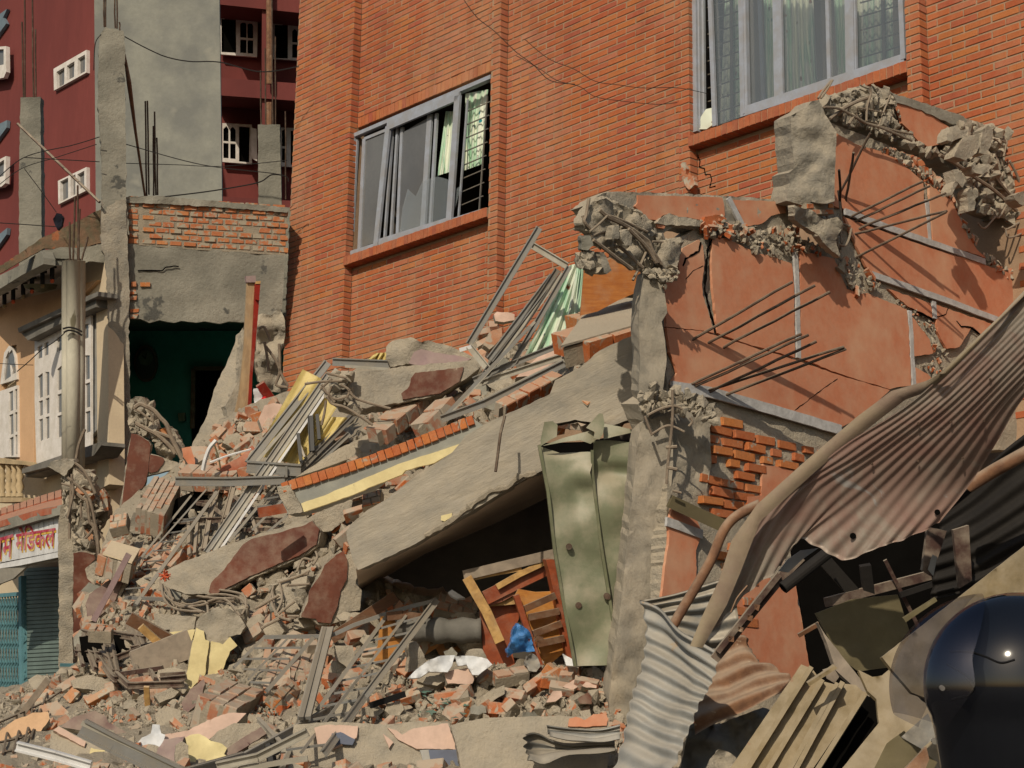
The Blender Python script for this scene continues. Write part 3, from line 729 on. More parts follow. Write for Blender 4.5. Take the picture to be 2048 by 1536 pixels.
win(FP, 22, '590 340 1120 90 1115 -60 1550 -140 1550 2250 1100 2420 620 2500 590 1400', [
  '640 460 722 415 720 640 635 670', '758 395 830 360 825 590 745 620', '975 300 1060 262 1060 510 975 545', '1425 90 1510 50 1510 300 1430 335',
  '645 965 728 900 730 1310 660 1345', '770 885 842 885 842 1275 775 1300', '660 1390 730 1365 730 1620 662 1650', '775 1345 842 1320 842 1590 775 1610', '662 1700 730 1680 735 2040 668 2090', '775 1660 842 1640 842 2010 775 2040',
  '975 840 1065 765 1070 1175 975 1210', '975 1275 1070 1245 1072 1560 975 1590', '975 1640 1072 1610 1075 1980 980 2010',
  '1440 605 1530 600 1532 1000 1445 1030', '1450 1090 1535 1060 1540 1480 1455 1505', '1455 1570 1540 1545 1545 1900 1458 1940'], .03, parent=lh, label='tall white wooden window with arched panes', off=.06)
win(FP, 22, '0 1100 70 560 150 440 215 480 260 620 290 1010', ['55 1050 95 650 150 520 185 960', '125 600 205 500 245 640 250 760 205 900', '205 930 262 700 270 900'], .03, parent=lh, label='arched fanlight', off=.03)
win(FP, 9, '-60 130 118 70 122 560 40 560 -60 600', ['60 118 88 105 90 240 62 252', '100 100 118 92 118 235 100 242', '62 275 90 262 92 400 65 412', '100 258 118 250 118 385 100 392', '65 432 92 420 92 548 68 556', '102 412 118 405 118 540 102 545'], .03, parent=lh, off=.03)
mb = MB(); mb.prism([FP.pt(x, y, .20) for x, y in Q(5, '128 890 560 690 660 640 655 730 560 770 190 958')], -FP.n * .2)
mb.prism([FP.pt(x, y, .26) for x, y in Q(5, '120 875 560 670 670 625 668 655 560 705 128 905')], -FP.n * .25)
mb.build('window_cornice', M['stone'], lh, 'dark grey moulded hood over the window')
mb = MB(); mb.prism([FP.pt(x, y, .30) for x, y in Q(9, '150 640 690 455 690 480 640 550 150 672')], -FP.n * .3)
mb.prism([FP.pt(x, y, .22) for x, y in Q(9, '165 672 640 505 640 540 470 600 180 698')], -FP.n * .22)
mb.build('window_sill', M['stone'], lh)
# balustrade
bl = MB(); pp(bl, FP, 9, '-60 560 150 590 150 612 -60 600', .35, .2); pp(bl, FP, 9, '-60 835 150 835 150 865 -60 870', .35, .2); bl.build('balcony_rail', M['balust'], lh)
for i, xx in enumerate((-22, 16, 62, 100, 135)):
    prof = [(0, .045), (.1, .045), (.13, .025), (.3, .055), (.5, .03), (.62, .05), (.8, .028), (.9, .045), (1, .045)]
    a = FP.pt(*Q(9, f'{xx} 835')[0], .28); b = FP.pt(*Q(9, f'{xx} 605')[0], .28)
    mb = MB(); mb.tube([a.lerp(b, t) for t, r in prof], [r * 1.1 for t, r in prof], 10); mb.build('baluster', M['balust'], lh, smooth=True)
# balcony slab above with brick upstand, soffit and lamps
BS = FP
mb = MB()
top = [BS.pt(x, y, .75) for x, y in Q(21, '-300 760 0 600 380 410 690 190 730 310 370 490 0 730 -300 880')]
sof = [FP.pt(x, y, .75) for x, y in Q(21, '-300 980 0 830 370 600 740 412')] + [FP.pt(x, y, .9) for x, y in Q(21, '1120 440')] + [FP.pt(x, y, 0) for x, y in Q(21, '1795 390 1250 760 420 1080 -300 1120')]
mb.prism([BS.pt(x, y, .76) for x, y in Q(21, '-300 745 0 600 400 400 700 180 745 300 745 408 370 600 0 832 -300 985')], -BS.n * .15)
mb.build('balcony_fascia', M['concrete_dark'], lh, 'stained edge of the upper balcony')
mb = MB(); A = [FP.pt(x, y, .7) for x, y in Q(21, '-300 980 0 830 370 600 745 408')]; B = [FP.pt(x, y, 0.0) for x, y in Q(21, '-300 1330 100 1090 800 760 1640 250')]
mb.add(A + B + [p + Vector((0,0,.14)) for p in A + B], [(0,1,5,4), (1,2,6,5), (2,3,7,6), (8,12,13,9), (9,13,14,10), (10,14,15,11), (3,11,15,7), (0,4,12,8), (0,8,9,1), (1,9,10,2), (2,10,11,3)]); mb.build('balcony_soffit', M['white'], lh)
PB = Plane(FP.pt(*Q(21, '745 300')[0], .7), PW.n)
mb = MB(); slab(mb, Q(21, '690 185 1040 130 1430 130 1760 60 1830 80 1800 385 1510 362 1400 430 1380 330 745 305'), PB, 0, .15, 14, .02, 2); slab(mb, Q(21, '745 312 1120 345 1120 438 745 408'), PB, -.02, .1, 12, .01, 0); mb.build('balcony_end', M['concrete_dark'], lh)
mb = MB(); slab(mb, Q(5, '-60 480 0 450 165 345 300 250 480 170 690 60 690 290 560 330 300 330 160 410 0 500 -60 530'), PB, -.10, .12, 12, .03, 2); mb.build('balcony_upstand', M['mossy'], lh, 'mossy broken brick upstand')
for i, (x, y) in enumerate(Q(21, '890 480 725 570 545 665 395 755 225 845 75 925')):
    a = FP.pt(x, y, .45)
    mb = MB(); mb.tube([a + UP*.03, a - UP*.0], .06, 10); mb.tube([a, a - UP * .14], .03, 8); o = mb.build('lamp_holder', M['blackp'], lh)
    mb = MB(); mb.tube([a - UP * .14, a - UP * .17, a - UP * .19], [.02, .03, .012], 8); mb.build('bulb', M[['plastred', 'tan'][(i % 2)]], o, smooth=True)
mb = MB(); a = FP.pt(*Q(21, '690 760')[0], .3); mb.tube([a, a - UP*.05, a - UP * .1], [.22, .2, .04], 18); mb.build('round_lamp', M['greend'], lh, smooth=True)
# front downstairs: tiled canopy edge, sign, awning, gate, shutter
mb = MB(); k = [FP.pt(x, y, .9) for x, y in Q(23, '-400 830 0 700 600 520 1060 430')]; k2 = [FP.pt(x, y, .3) for x, y in Q(23, '-400 640 0 520 600 330 1060 190')]
mb.add(k + k2 + [p - Vector((0,0,.08)) for p in k + k2], [(0,1,5,4), (1,2,6,5), (2,3,7,6), (8,9,1,0), (9,10,2,1), (10,11,3,2), (8,12,13,9), (9,13,14,10), (10,14,15,11)]); mb.build('canopy_slope', M['redtile'], lh)
for i in range(13):
    t = i / 13; a = k[0].lerp(k[3], t); b = k2[0].lerp(k2[3], t); d = (k[3] - k[0]) / 13
    q = [a.lerp(b, .45), a.lerp(b, .45) + d * .93, a.lerp(b, .98) + d * .93, a.lerp(b, .98)]
    MB().prism([p + Vector((0,0,.03)) for p in q], Vector((0,0,-.05))).build('roof_tile', M['redtile'], lh)
mb = MB(); slab(mb, Q(23, '-400 840 0 700 600 515 1060 420 1040 590 620 700 0 870 -400 985'), FP, .9, .12, 20, .02, .8); mb.build('canopy_edge', M['concrete_dark'], lh)
sg = thing('shop_sign', 'white ribbed shop sign board with red and yellow shadowed Devanagari lettering', 'sign', FP.pt(60, 1130, .8))
SP = Plane(FP.o + FP.n * .82, FP.n)
mb = MB(); pp(mb, SP, 23, '-400 1000 0 868 620 712 1010 600 1010 1325 0 1520 -400 1610', -.02, .05); mb.build('backing', M['stone'], sg)
def lerpq(q, s, t):
    a = (q[0][0]*(1-s) + q[1][0]*s, q[0][1]*(1-s) + q[1][1]*s); b = (q[3][0]*(1-s) + q[2][0]*s, q[3][1]*(1-s) + q[2][1]*s)
    return (a[0]*(1-t) + b[0]*t, a[1]*(1-t) + b[1]*t)
q = Q(23, '-180 920 1010 610 1010 1215 -180 1440')
for i in range(14):
    s0, s1 = i / 14, (i + 1) / 14 - .012
    MB().prism([SP.pt(*lerpq(q, a, b), .0) for a, b in ((s0, 0), (s1, 0), (s1, 1), (s0, 1))], -SP.n * .02).build('sign_slat', M['white'], sg)
mb = MB(); pp(mb, SP, 23, '-180 1465 1010 1225 1010 1315 -180 1570', 0, .02); mb.build('sign_skirt', M['white'], sg)
def text_on(parent, txt, pl, p0, p1, height, off, m, name='lettering', ext=.003):
    c = bpy.data.curves.new(name, 'FONT'); c.body = txt; c.size = 1; c.extrude = 0; c.offset = .012
    o = bpy.data.objects.new(name, c); COL.objects.link(o)
    bpy.context.view_layer.update(); dg = bpy.context.evaluated_depsgraph_get()
    me = bpy.data.meshes.new_from_object(o.evaluated_get(dg)); bpy.data.objects.remove(o)
    xs = [v.co.x for v in me.vertices]; ys = [v.co.y for v in me.vertices]
    x0, x1, y0, y1 = min(xs), max(xs), min(ys), max(ys)
    A = pl.pt(*p0, off); B = pl.pt(*p1, off); ux = (B - A); uy = Vector((0,0,1)) * height / (y1 - y0)
    o0 = wl(parent)
    for v in me.vertices: v.co = A + ux * ((v.co.x - x0) / (x1 - x0)) + uy * (v.co.y - y0) - o0
    me.materials.clear(); me.materials.append(m)
    o = bpy.data.objects.new(name, me); link(o, parent); return o
M['signred'] = mat('faded_crimson_paint', (.42,.035,.07), (.55,.22,.24), 6, .7, 0, lo=.45, hi=.6)
M['signyel'] = mat('faded_yellow_paint', (.62,.36,.03), (.7,.5,.2), 6, .7, 0, lo=.45, hi=.6)
for (txt, x0, y0, x1, y1, h_) in (('मेडिकल'.replace('डि', 'िड'), 258, 1225, 930, 1130, .30), ('ोगम'[1:], -120, 1385, 205, 1300, .27)):
    text_on(sg, txt, SP, Q(23, f'{x0+16} {y0+38}')[0], Q(23, f'{x1+16} {y1+38}')[0], h_, .004, M['signyel'])
    text_on(sg, txt, SP, Q(23, f'{x0} {y0}')[0], Q(23, f'{x1} {y1}')[0], h_, .008, M['signred'])
mb = MB(); aw = [FP.pt(x, y, .85) for x, y in Q(9, '-100 1345 0 1320 400 1262')]; aw2 = [FP.pt(x, y, .8) for x, y in Q(9, '-100 1490 0 1425 90 1390')] + [FP.pt(x, y, .82) for x, y in Q(9, '190 1300 400 1272')]
mb.prism(aw + list(reversed(aw2)), -FP.n * .03); mb.build('awning', M['awning'], lh)
mb = MB(); pp(mb, FP, 0, '-120 1100 122 1100 122 1480 -120 1480', -.6, .1); mb.build('shop_interior', M['dark'], lh)
sh = MB(); a0, a1 = 165, 410
for i in range(30):
    y = 160 + i * 28
    pp(sh, FP, 13, f'{a0} {y+12} {a1} {y} {a1} {y+20} {a0} {y+34}', .0, .03)
    pp(sh, FP, 13, f'{a0} {y+34} {a1} {y+20} {a1} {y+28} {a0} {y+40}', -.02, .02)
sh.build('roller_shutter', M['shutter'], lh)
gt = MB()
for i in range(12):
    x = -60 + i * 19
    pbar(gt, FP, 13, f'{x} 350 {x} 1010', .018, .02, .02)
for r in range(5):
    for i in range(12):
        x = -60 + i * 19; y = 380 + r * 130
        pbar(gt, FP, 13, f'{x} {y} {x+19} {y+110}', .010, .008, .035); pbar(gt, FP, 13, f'{x+19} {y} {x} {y+110}', .010, .008, .045)
pbar(gt, FP, 13, '155 230 160 1000', .10, .08, .03); pbar(gt, FP, 13, '-80 365 160 345', .05, .03, .03)
gt.build('folding_gate', M['gate'], lh)
# ------------------------------------------------------------------ columns and starter bars left of the house
FC1 = PD(65, 350, 25, .1, 0)
mb = MB(); slab(mb, Q(1, '140 665 275 660 285 1700 225 1960 130 1990 128 1200'), FC1, 0, .3, 16, .02, 1.5)
mb.build('concrete_column', M['concrete_dark'], label='stained roof column with four starter bars against the dark red wall', cat='column')
FC2 = PD(540, 330, 24.5, .1, 0)
mb = MB(); slab(mb, Q(1, '1760 850 1910 850 1925 1500 1765 1500'), FC2, 0, .3, 16, .02, 1.5)
mb.build('concrete_column', M['concrete_dark'], label='short mossy roof column beside the leaning brick building', cat='column')
def rods(name, label, cat, pl, c, segs, r, m='steel', group=None, off=0.02, j=.004):
    t = thing(name, label, cat, pl.pt(*Q(c, segs[0])[0], off), group)
    for i, s in enumerate(segs):
        mb = MB(); mb.tube(wig([pl.pt(x, y, off) for x, y in Q(c, s)], 3, j, i), r, 6); mb.build('rod', M[m], t)
    return t
rods('starter_bars', 'four thin starter bars rising from the column before the dark red wall', 'rebar', FC1, 1, ['160 665 150 150', '172 665 168 -100', '228 660 220 -100', '245 662 242 200'], .012, off=-.1)
rods('starter_bars', 'starter bars standing on top of the tall corner column', 'rebar', PW, 1, ['710 185 708 -100', '722 185 720 -100', '785 190 782 -100', '800 195 800 -100', '820 210 815 150'], .010, off=0)
rods('starter_bars', 'two pairs of starter bars in front of the blank grey wall', 'rebar', PW, 1, ['1000 1345 992 690', '1018 1330 1006 688', '1062 1330 1055 762', '1050 1335 1047 860', '1078 1332 1070 940'], .011, off=-.6)
rods('starter_bars', 'starter bars above the short mossy column', 'rebar', FC2, 1, ['1782 850 1778 480', '1815 850 1810 330', '1862 850 1855 -60', '1882 850 1880 250', '1952 1360 1948 760'], .010, off=-.1)
mb = MB(); mb.tube([P(*Q(1, '120 845')[0], 23), P(*Q(1, '680 1380')[0], 22)], .018, 7); mb.build('bamboo_pole', M['angle'], label='slanting dark bamboo pole between the left column and the corner column', cat='pole')
mb = MB(); mb.tube([PW.pt(*Q(1, '850 370')[0], -.1), PW.pt(*Q(1, '880 560')[0], -.1), PW.pt(*Q(1, '925 900')[0], -.3), PW.pt(*Q(1, '990 1340')[0], -.5)], [.014, .03, .018, .014], 6); mb.build('leaning_rod', M['wooddk'], label='dark rod leaning against the tall corner column', cat='rod')
def cable(c, s, d, label, r=.008, m='wire', n=10, cat='cable', name='cable'):
    q = Q(c, s); pts = sm([P(x, y, dd) for (x, y), dd in zip(q, d if isinstance(d, (list, tuple)) else [d]*len(q))], n)
    mb = MB(); mb.tube(pts, r, 5); return mb.build(name, M[m], label=label, cat=cat)
cable(1, '850 250 1000 330 1140 390 1300 420 1500 425 1780 490 2040 455', 23, 'sagging black cable from the column top to the brick building')
cable(1, '690 235 650 300 640 480', 21.3, 'short black cable looped at the corner column top', .006)
cable(1, '-60 1260 165 1075 500 990 680 935', 22, 'thin cable rising to the right past the left roof column', .006)
cable(1, '165 1075 680 1105', 22, 'thin level cable between the left column and the corner column', .006)
cable(1, '-40 1290 150 1150 400 1070 660 985', 22.3, 'lowest of the rising thin cables by the left roof column', .005)
cable(1, '860 985 1380 1125 1900 1190 1970 1240', 22.5, 'thin cable crossing the blank grey wall downward', .006)
cable(1, '860 1115 1200 1125 1520 1135 1960 1095', 23, 'level thin cable across the blank grey wall', .005)
cable(1, '1110 1345 1400 1310 1650 1270 1780 1240 1850 1195 1920 1195', 23, 'cable tied round the short mossy column', .009)
cable(1, '165 1150 300 1330 385 1450', 21.8, 'thin cable holding the hanging dark cloth', .005)
cable(5, '-20 155 380 182', 21.5, 'dark clothes line left of the hanging cloth', .006)
cable(2, '1290 0 1380 120 1500 215 1640 350 1760 440 1880 550 2048 575', 15.8, 'black wire hanging down the face of the brick building, left length', .0035)
cable(3, '0 270 160 400 330 470 480 555 640 580 800 600 1040 600 1250 640', 15.2, 'upper black wire crossing the brick face to the large window', .0028)
cable(3, '-60 380 100 470 220 550 370 590 480 660 660 690 900 712 1040 700', 15.3, 'lower black wire crossing the brick face', .0028)
mb = MB(); slab(mb, Q(5, '362 130 385 90 410 92 430 120 420 175 395 210 370 160'), PD(115, 440, 21.4), 0, .08, 6, .06, .8)
mb.build('hanging_cloth', M['jacket'], label='dark navy cloth hanging on the line before the balcony upstand', cat='cloth')
# ribbed pipe pillar before the house window
pt = thing('pipe_pillar', 'three pale vertical pipes tied together as a pillar before the white window', 'pillar', P(150, 940, 21.3))
for i, (xa, xb, r) in enumerate(((1160, 470, .075), (1255, 505, .085), (1345, 540, .08))):
    a = P(*Q(21, f'{xa} 360')[0], 21.4 - (.06 if i == 1 else 0)); b = P(Q(9, f'{xb} 640')[0][0] - 2, 938, 21.3 - (.06 if i == 1 else 0))
    mb = MB(); mb.tube([a, a.lerp(b, .5), b], r, 14); mb.build('pipe', M['post'], pt, smooth=True)
for s in ('430 880 470 870 520 880 560 900', '435 905 470 890 520 900 560 925'):
    mb = MB(); mb.tube(sm([P(x, y, 21.15) for x, y in Q(5, s)], 4), .012, 5); mb.build('cable_tie', M['wire'], pt)
rods('starter_bars', 'rusty starter bars in a tuft on top of the pipe pillar', 'rebar', PD(150, 500, 21.4), 5, ['478 420 475 150', '500 430 512 -20', '528 425 545 60', '540 420 530 -100', '560 410 600 250'], .012, 'steel')
cable(22, '-60 740 300 760 570 770', 20.5, 'thin wire running to the white window corner', .004)
cable(22, '290 880 480 720 700 520 900 390 1040 280 1110 210', 20.3, 'twisted wire rising to the ties of the pipe pillar', .006)
# ------------------------------------------------------------------ broken stone templates
def rock_template(seed, n=12, flat=.7):
    rr = random.Random(seed); bm = bmesh.new()
    for i in range(n):
        v = Vector((rr.gauss(0,1), rr.gauss(0,1), rr.gauss(0,1))).normalized()
        bm.verts.new(Vector((v.x, v.y * rr.uniform(.6, 1), v.z * flat)) * rr.uniform(.8, 1.05))
    bmesh.ops.convex_hull(bm, input=bm.verts[:])
    lo = [v for v in bm.verts if not v.link_faces]
    if lo: bmesh.ops.delete(bm, geom=lo, context='VERTS')
    bm.verts.index_update()
    r = ([v.co.copy() for v in bm.verts], [tuple(v.index for v in f.verts) for f in bm.faces]); bm.free(); return r
ROCK = [rock_template(i, 9 + i % 6, .45 + .08 * (i % 5)) for i in range(20)]
def box_template(seed):
    rr = random.Random(seed); v = [Vector((x*1.0 + rr.uniform(-.12,.12), y*.5 + rr.uniform(-.1,.1), z*.28 + rr.uniform(-.06,.06))) for x in (-1,1) for y in (-1,1) for z in (-1,1)]
    return (v, [(0,1,3,2), (4,6,7,5), (0,4,5,1), (2,3,7,6), (0,2,6,4), (1,5,7,3)])
BOXT = [box_template(i) for i in range(8)]
def rrot(rr):
    return Matrix.Rotation(rr.uniform(0, 6.28), 3, 'X') @ Matrix.Rotation(rr.uniform(0, 6.28), 3, 'Y') @ Matrix.Rotation(rr.uniform(0, 6.28), 3, 'Z')
def put(mb, tpl, c, s, rr, m=0):
    Rm = rrot(rr); mb.add([c + Rm @ (v * s) for v in tpl[0]], tpl[1], m)
def scatter(mb, poly, dfun, n, s0, s1, seed=1, m=None, brickp=.35, front=.0, tpl=None):
    rr = random.Random(seed); x0 = min(p[0] for p in poly); x1 = max(p[0] for p in poly); y0 = min(p[1] for p in poly); y1 = max(p[1] for p in poly)
    k = 0; it = 0
    while k < n and it < n * 30:
        it += 1; x = rr.uniform(x0, x1); y = rr.uniform(y0, y1)
        if not inside(x, y, poly): continue
        s = s0 + (s1 - s0) * rr.random() ** 2.2
        d = dfun(x, y) if callable(dfun) else dfun
        mm = m if m is not None else (1 if rr.random() < brickp else 0)
        t = BOXT[rr.randrange(8)] if (mm == 1 and rr.random() < .7) else ROCK[rr.randrange(20)]
        put(mb, tpl or t, P(x, y, d - front + rr.uniform(-.5, .5) * s), s, rr, mm); k += 1
    return mb
# ------------------------------------------------------------------ torn terracotta gable
T = Plane(P(1330, 800, 12), HU)
tw = thing('terracotta_wall', 'cracked terracotta painted wall with pale grooves standing right of the bare concrete column', 'wall', P(1400, 1450, 12.4))
mb = MB()
slab(mb, Q(0, '1322 556 1345 520 1352 480 1400 452 1450 440 1500 446 1560 462 1600 478 1655 500 1700 540 1760 565 1800 590 1900 640 1990 640 2070 560 2070 900 1800 900 1700 1000 1680 1500 1330 1480 1335 780'), T, -.02, .14, 14, .02, 2.0)
slab(mb, Q(0, '1662 246 1720 268 1790 296 1800 312 1850 366 1905 400 1930 470 1990 540 2070 570 2070 720 1900 700 1700 580 1660 430'), T, -.024, .13, 14, .02, 2.0)
mb.build('wall_core', M['rubblecon'], tw, 'bare mortar and rubble core where the paint has gone')
def panel(c, s, off=.012, m='terra', pl=T, rough=1.6, th=.022, par=tw, name='paint_panel', step=60, seed=None):
    mb = MB(); slab(mb, Q(c, s), pl, off, th, step, 0, rough, edge=7, seed=seed); return mb.build(name, M[m], par)
panel(8, '-222 500 -127 463 -137 398 -109 306 -7 250 20 290 30 400 12 520 18 600 50 700 84 810 90 840 0 822 -212 800')
panel(8, '-212 806 0 828 240 902 600 1010 900 1112 1200 1202 1000 1380 888 1440 600 1345 300 1262 0 1180 -183 1160 -140 1090 -190 960')
panel(8, '80 240 160 240 370 340 430 350 582 402 598 600 600 996 240 890 110 840 86 600 72 400')
panel(8, '632 320 850 370 900 500 930 560 1000 595 1060 590 1306 690 1318 800 1328 1000 1334 1172 1200 1195 900 1105 640 1002')
panel(8, '1345 740 1380 790 1450 880 1475 970 1345 990'); panel(8, '1362 1060 1440 1100 1480 1140 1370 1170')
panel(8, '905 105 1440 296 1800 410 2080 500 2080 680 1900 750 1470 606 1078 462 1040 400 960 220')
panel(0, '1672 266 1715 290 1745 297 1790 315 1820 340 1846 362 1856 478 1700 422 1668 412')
panel(0, '1858 368 1880 385 1905 402 1922 440 1935 470 1955 500 1972 516 1866 481')
panel(8, '1190 560 1460 652 1470 745 1340 690 1250 620'); panel(8, '1494 662 1880 795 1790 860 1720 800 1640 930 1560 940 1500 830')
panel(12, '400 562 600 604 500 700 385 800 310 828 300 772 388 760')
panel(11, '1690 905 1750 935 1860 1000 1895 1080 1850 1075 1660 1000', off=.012); panel(11, '1660 1030 1880 1110 1850 1200 1860 1536 1850 1700 1640 1720 1615 1560 1640 1300 1670 1110')
panel(16, '150 330 420 330 620 380 620 500 650 560 670 700 700 900 600 990 470 1000 350 920 260 700 180 560')
# pale plastered grooves between the painted fields
def groove(c, s, w=.045, off=.004):
    mb = MB(); q = refine(Q(c, s), 20, 1.0, random.random(), closed=False) + [Q(c, s)[-1]]
    pts = [T.pt(x, y, off) for x, y in q]
    for a, b in zip(pts[:-1], pts[1:]): mb.bar(a, b, w, .02, T.n)
    mb.build('groove_strip', M['whiteline'], tw)
groove(8, '600 290 612 600 620 1000'); groove(8, '1322 700 1340 1000 1350 1175'); groove(8, '915 72 1200 180 1500 285 1800 392', .05, .016); groove(8, '1080 470 1300 545 1600 652 1890 762', .05, .016)
groove(8, '1432 0 1448 270'); groove(8, '1475 640 1482 750', .05); groove(8, '-180 1180 60 1215 400 1310 890 1455', .075, .014); groove(11, '1645 1000 1890 1090', .06, .016)
# cracks with depth
ck = MB()
for c, s, r in ((8, '75 250 50 300 40 420 30 560 45 640 70 720 95 840', .018), (8, '1320 680 1390 710 1450 745 1475 765', .014), (8, '1500 740 1555 720 1570 680', .008), (8, '1620 765 1650 800 1710 805 1770 850', .012), (7, '1880 290 1870 350 1780 400 1760 450', .014), (8, '600 1330 740 1220 870 1130', .005), (7, '1900 450 1830 480 1780 540', .004)):
    pts = [T.pt(x, y, .013) for x, y in refine(Q(c, s), 6, 1.6, random.random(), closed=False) + [Q(c, s)[-1]]]
    ck.tube(pts, [r * .5 * (.5 + random.random() * .9) for _ in pts], 4)
ck.build('crack', M['dark'], tw)
mb = MB()
scatter(mb, Q(8, '0 120 150 110 420 200 560 150 700 260 860 330 1000 400 1070 470 1190 560 1060 580 1000 590 900 490 840 370 640 310 580 390 380 330 160 230 0 230'), lambda x, y: (T.pt(x, y, .03) - CAM).dot(FW), 200, .015, .055, 4, brickp=.25)
scatter(mb, Q(8, '1180 600 1320 660 1480 770 1520 900 1560 960 1600 1080 1520 1140 1460 1090 1400 1060 1480 980 1440 870 1340 730'), lambda x, y: (T.pt(x, y, .0) - CAM).dot(FW), 90, .012, .035, 5, brickp=.2)
scatter(mb, Q(0, '1700 290 1760 300 1800 325 1850 370 1900 400 1930 470 1990 540 2048 575 2048 555 1960 500 1930 440 1900 380 1850 340 1800 300'), lambda x, y: (T.pt(x, y, .0) - CAM).dot(FW), 160, .02, .06, 6, brickp=.45)
mb.build('crumbled_edge', [M['rubblecon'], M['vivid']], tw, kind='stuff')
# open brickwork patch
TU = HU.cross(HV).normalized(); TU = TU if TU.x > 0 else -TU
TV = HU.cross(TU).normalized(); TV = TV if TV.z > 0 else -TV
patch = Q(0, '1418 832 1480 848 1560 878 1668 902 1650 932 1600 938 1560 928 1524 928 1530 1000 1515 1022 1480 1035 1455 1060 1500 1100 1495 1260 1470 1300 1455 1200 1440 1080 1418 1000')
o_ = T.pt(1420, 835, 0)
for r in range(-30, 12):
    for c_ in range(-2, 14):
        for sub in (0,):
            c = o_ + TU * ((c_ + (r % 2) * .5) * .235) + TV * (r * .072)
            x, y, d = px(c)
            if inside(x, y, patch) and random.random() < .93:
                L = .215 * random.choice([1, 1, .9, .5])
                j = random.uniform(-.012, .01)
                a = (TU + TV * random.uniform(-.035, .035)).normalized(); vv = a.cross(T.n).normalized()
                place(ub('oldbrick')[(r + c_) % 4], 'brick', tw, c + T.n * (-.040 + j), (a, vv, T.n), (L, .056 + random.uniform(-.006, .004), .11))
# ------------------------------------------------------------------ bare column of the collapsed block and the pier beside it
KP = PD(1300, 900, 11.9, .15, -.03)
kc = thing('bare_concrete_column', 'tall bare concrete column dividing the green cabinet from the terracotta wall', 'column', P(1270, 1500, 11.9))
mb = MB()
slab(mb, Q(7, '1500 500 1560 470 1590 500 1635 620 1655 770 1615 830 1640 960 1650 1090 1625 1290 1690 1400 1480 1370 1458 1300 1470 1130 1462 950 1458 800 1478 620') , KP, 0, .24, 10, .02, 1.0, edge=12)
slab(mb, Q(11, '1480 330 1690 240 1695 600 1672 840 1684 900 1665 1080 1640 1250 1612 1400 1625 1536 1600 1800 1570 2150 1500 2500 1440 2700 1200 2700 1240 2450 1260 2200 1300 1850 1340 1536 1385 1150 1420 780 1450 450'), KP, .002, .24, 10, .02, 1.0, edge=13)
mb.build('shaft', M['colcon'], kc)
mb = MB(); slab(mb, Q(11, '1480 200 1560 150 1670 110 1760 130 1900 200 1975 280 1945 360 1950 480 1955 600 1930 760 1925 860 1860 890 1760 860 1680 860 1672 600 1520 300'), PD(1370, 850, 12.05, .6, 0), 0, .24, 9, .03, 1.0, edge=12)
mb.build('pier', M['colcon'], kc, 'short plastered pier joined to the column')
mb = MB(); scatter(mb, Q(11, '1440 130 1560 60 1700 90 1960 200 1990 330 1900 290 1700 230 1500 300'), 11.8, 90, .02, .07, 8, brickp=.0)
scatter(mb, Q(7, '1480 480 1640 480 1740 440 1730 520 1640 600 1560 560'), 11.85, 50, .02, .06, 9, brickp=.0)
mb.build('crumbled_edge', [M['rubblecon'], M['vivid']], kc, kind='stuff')
for i, (s, r) in enumerate((('1690 100 1690 300 1672 480 1655 640 1650 745', .010), ('1520 275 1600 235 1700 210 1760 235', .009), ('1500 280 1530 360 1545 400', .009), ('1540 410 1640 350 1700 355 1770 388', .008), ('1645 495 1720 490', .012), ('1650 630 1720 645', .012), ('1690 790 1750 805', .008), ('1800 350 1825 320 1810 290', .008))):
    mb = MB(); mb.tube(sm([P(x, y, 11.72) for x, y in Q(11, s)], 4), r, 6); mb.build('rebar', M['rebarpale'], kc)
# projecting bars, each placed from its tip and the shadow of its tip on the wall
def tipfrom(t, s):
    S = T.pt(*s, .01); r = ray(*t); # CAM + r a = S + SUN k
    n = r.cross(SUN); A = S - CAM
    # least squares for a, k
    rr_, rs, ss = r.dot(r), -r.dot(SUN), SUN.dot(SUN); b1, b2 = r.dot(A), -SUN.dot(A)
    det = rr_ * ss - rs * rs; a = (b1 * ss - rs * b2) / det
    return CAM + r * a
def bars(name, label, lst, r=.009, parent=None):
    t = thing(name, label, 'rebar', T.pt(*lst[0][0], 0))
    for i, (b, tip, sh) in enumerate(lst):
        B = T.pt(*b, -.02); E = tipfrom(tip, sh)
        mb = MB(); mb.tube(wig([B, E], 6, .004, i), r, 7); mb.build('rod', M['steel'], t)
    return t
bars('protruding_rebars', 'upper three of the long rusty bars sticking out of the middle of the terracotta wall', [((1373, 686), (1585, 564), (1655, 820)), ((1404, 693), (1630, 571), (1690, 833)), ((1434, 701), (1660, 584), (1722, 848))], .0105)
bars('protruding_rebars', 'lower fan of five rusty bars at the foot of the terracotta wall beside the pier', [((1366, 776), (1603, 668), (1655, 915)), ((1372, 781), (1617, 670), (1668, 925)), ((1402, 792), (1633, 683), (1690, 938)), ((1398, 786), (1688, 694), (1740, 960)), ((1436, 796), (1692, 698), (1745, 965))], .0105)
bars('protruding_rebars', 'fan of rusty bars reaching right from the broken joint under the upper beam', [((1688, 440), (1846, 363), (1880, 568)), ((1700, 448), (1860, 372), (1893, 585)), ((1706, 462), (1892, 386), (1916, 592)), ((1700, 470), (1895, 422), (1860, 600)), ((1712, 515), (1893, 424), (1850, 595))], .010)
bars('protruding_rebars', 'three upright rusty bars rising beside the short broken column', [((1672, 402), (1741, 266), (1760, 420)), ((1684, 460), (1678, 340), (1700, 470)), ((1690, 412), (1707, 305), (1725, 430))], .010)
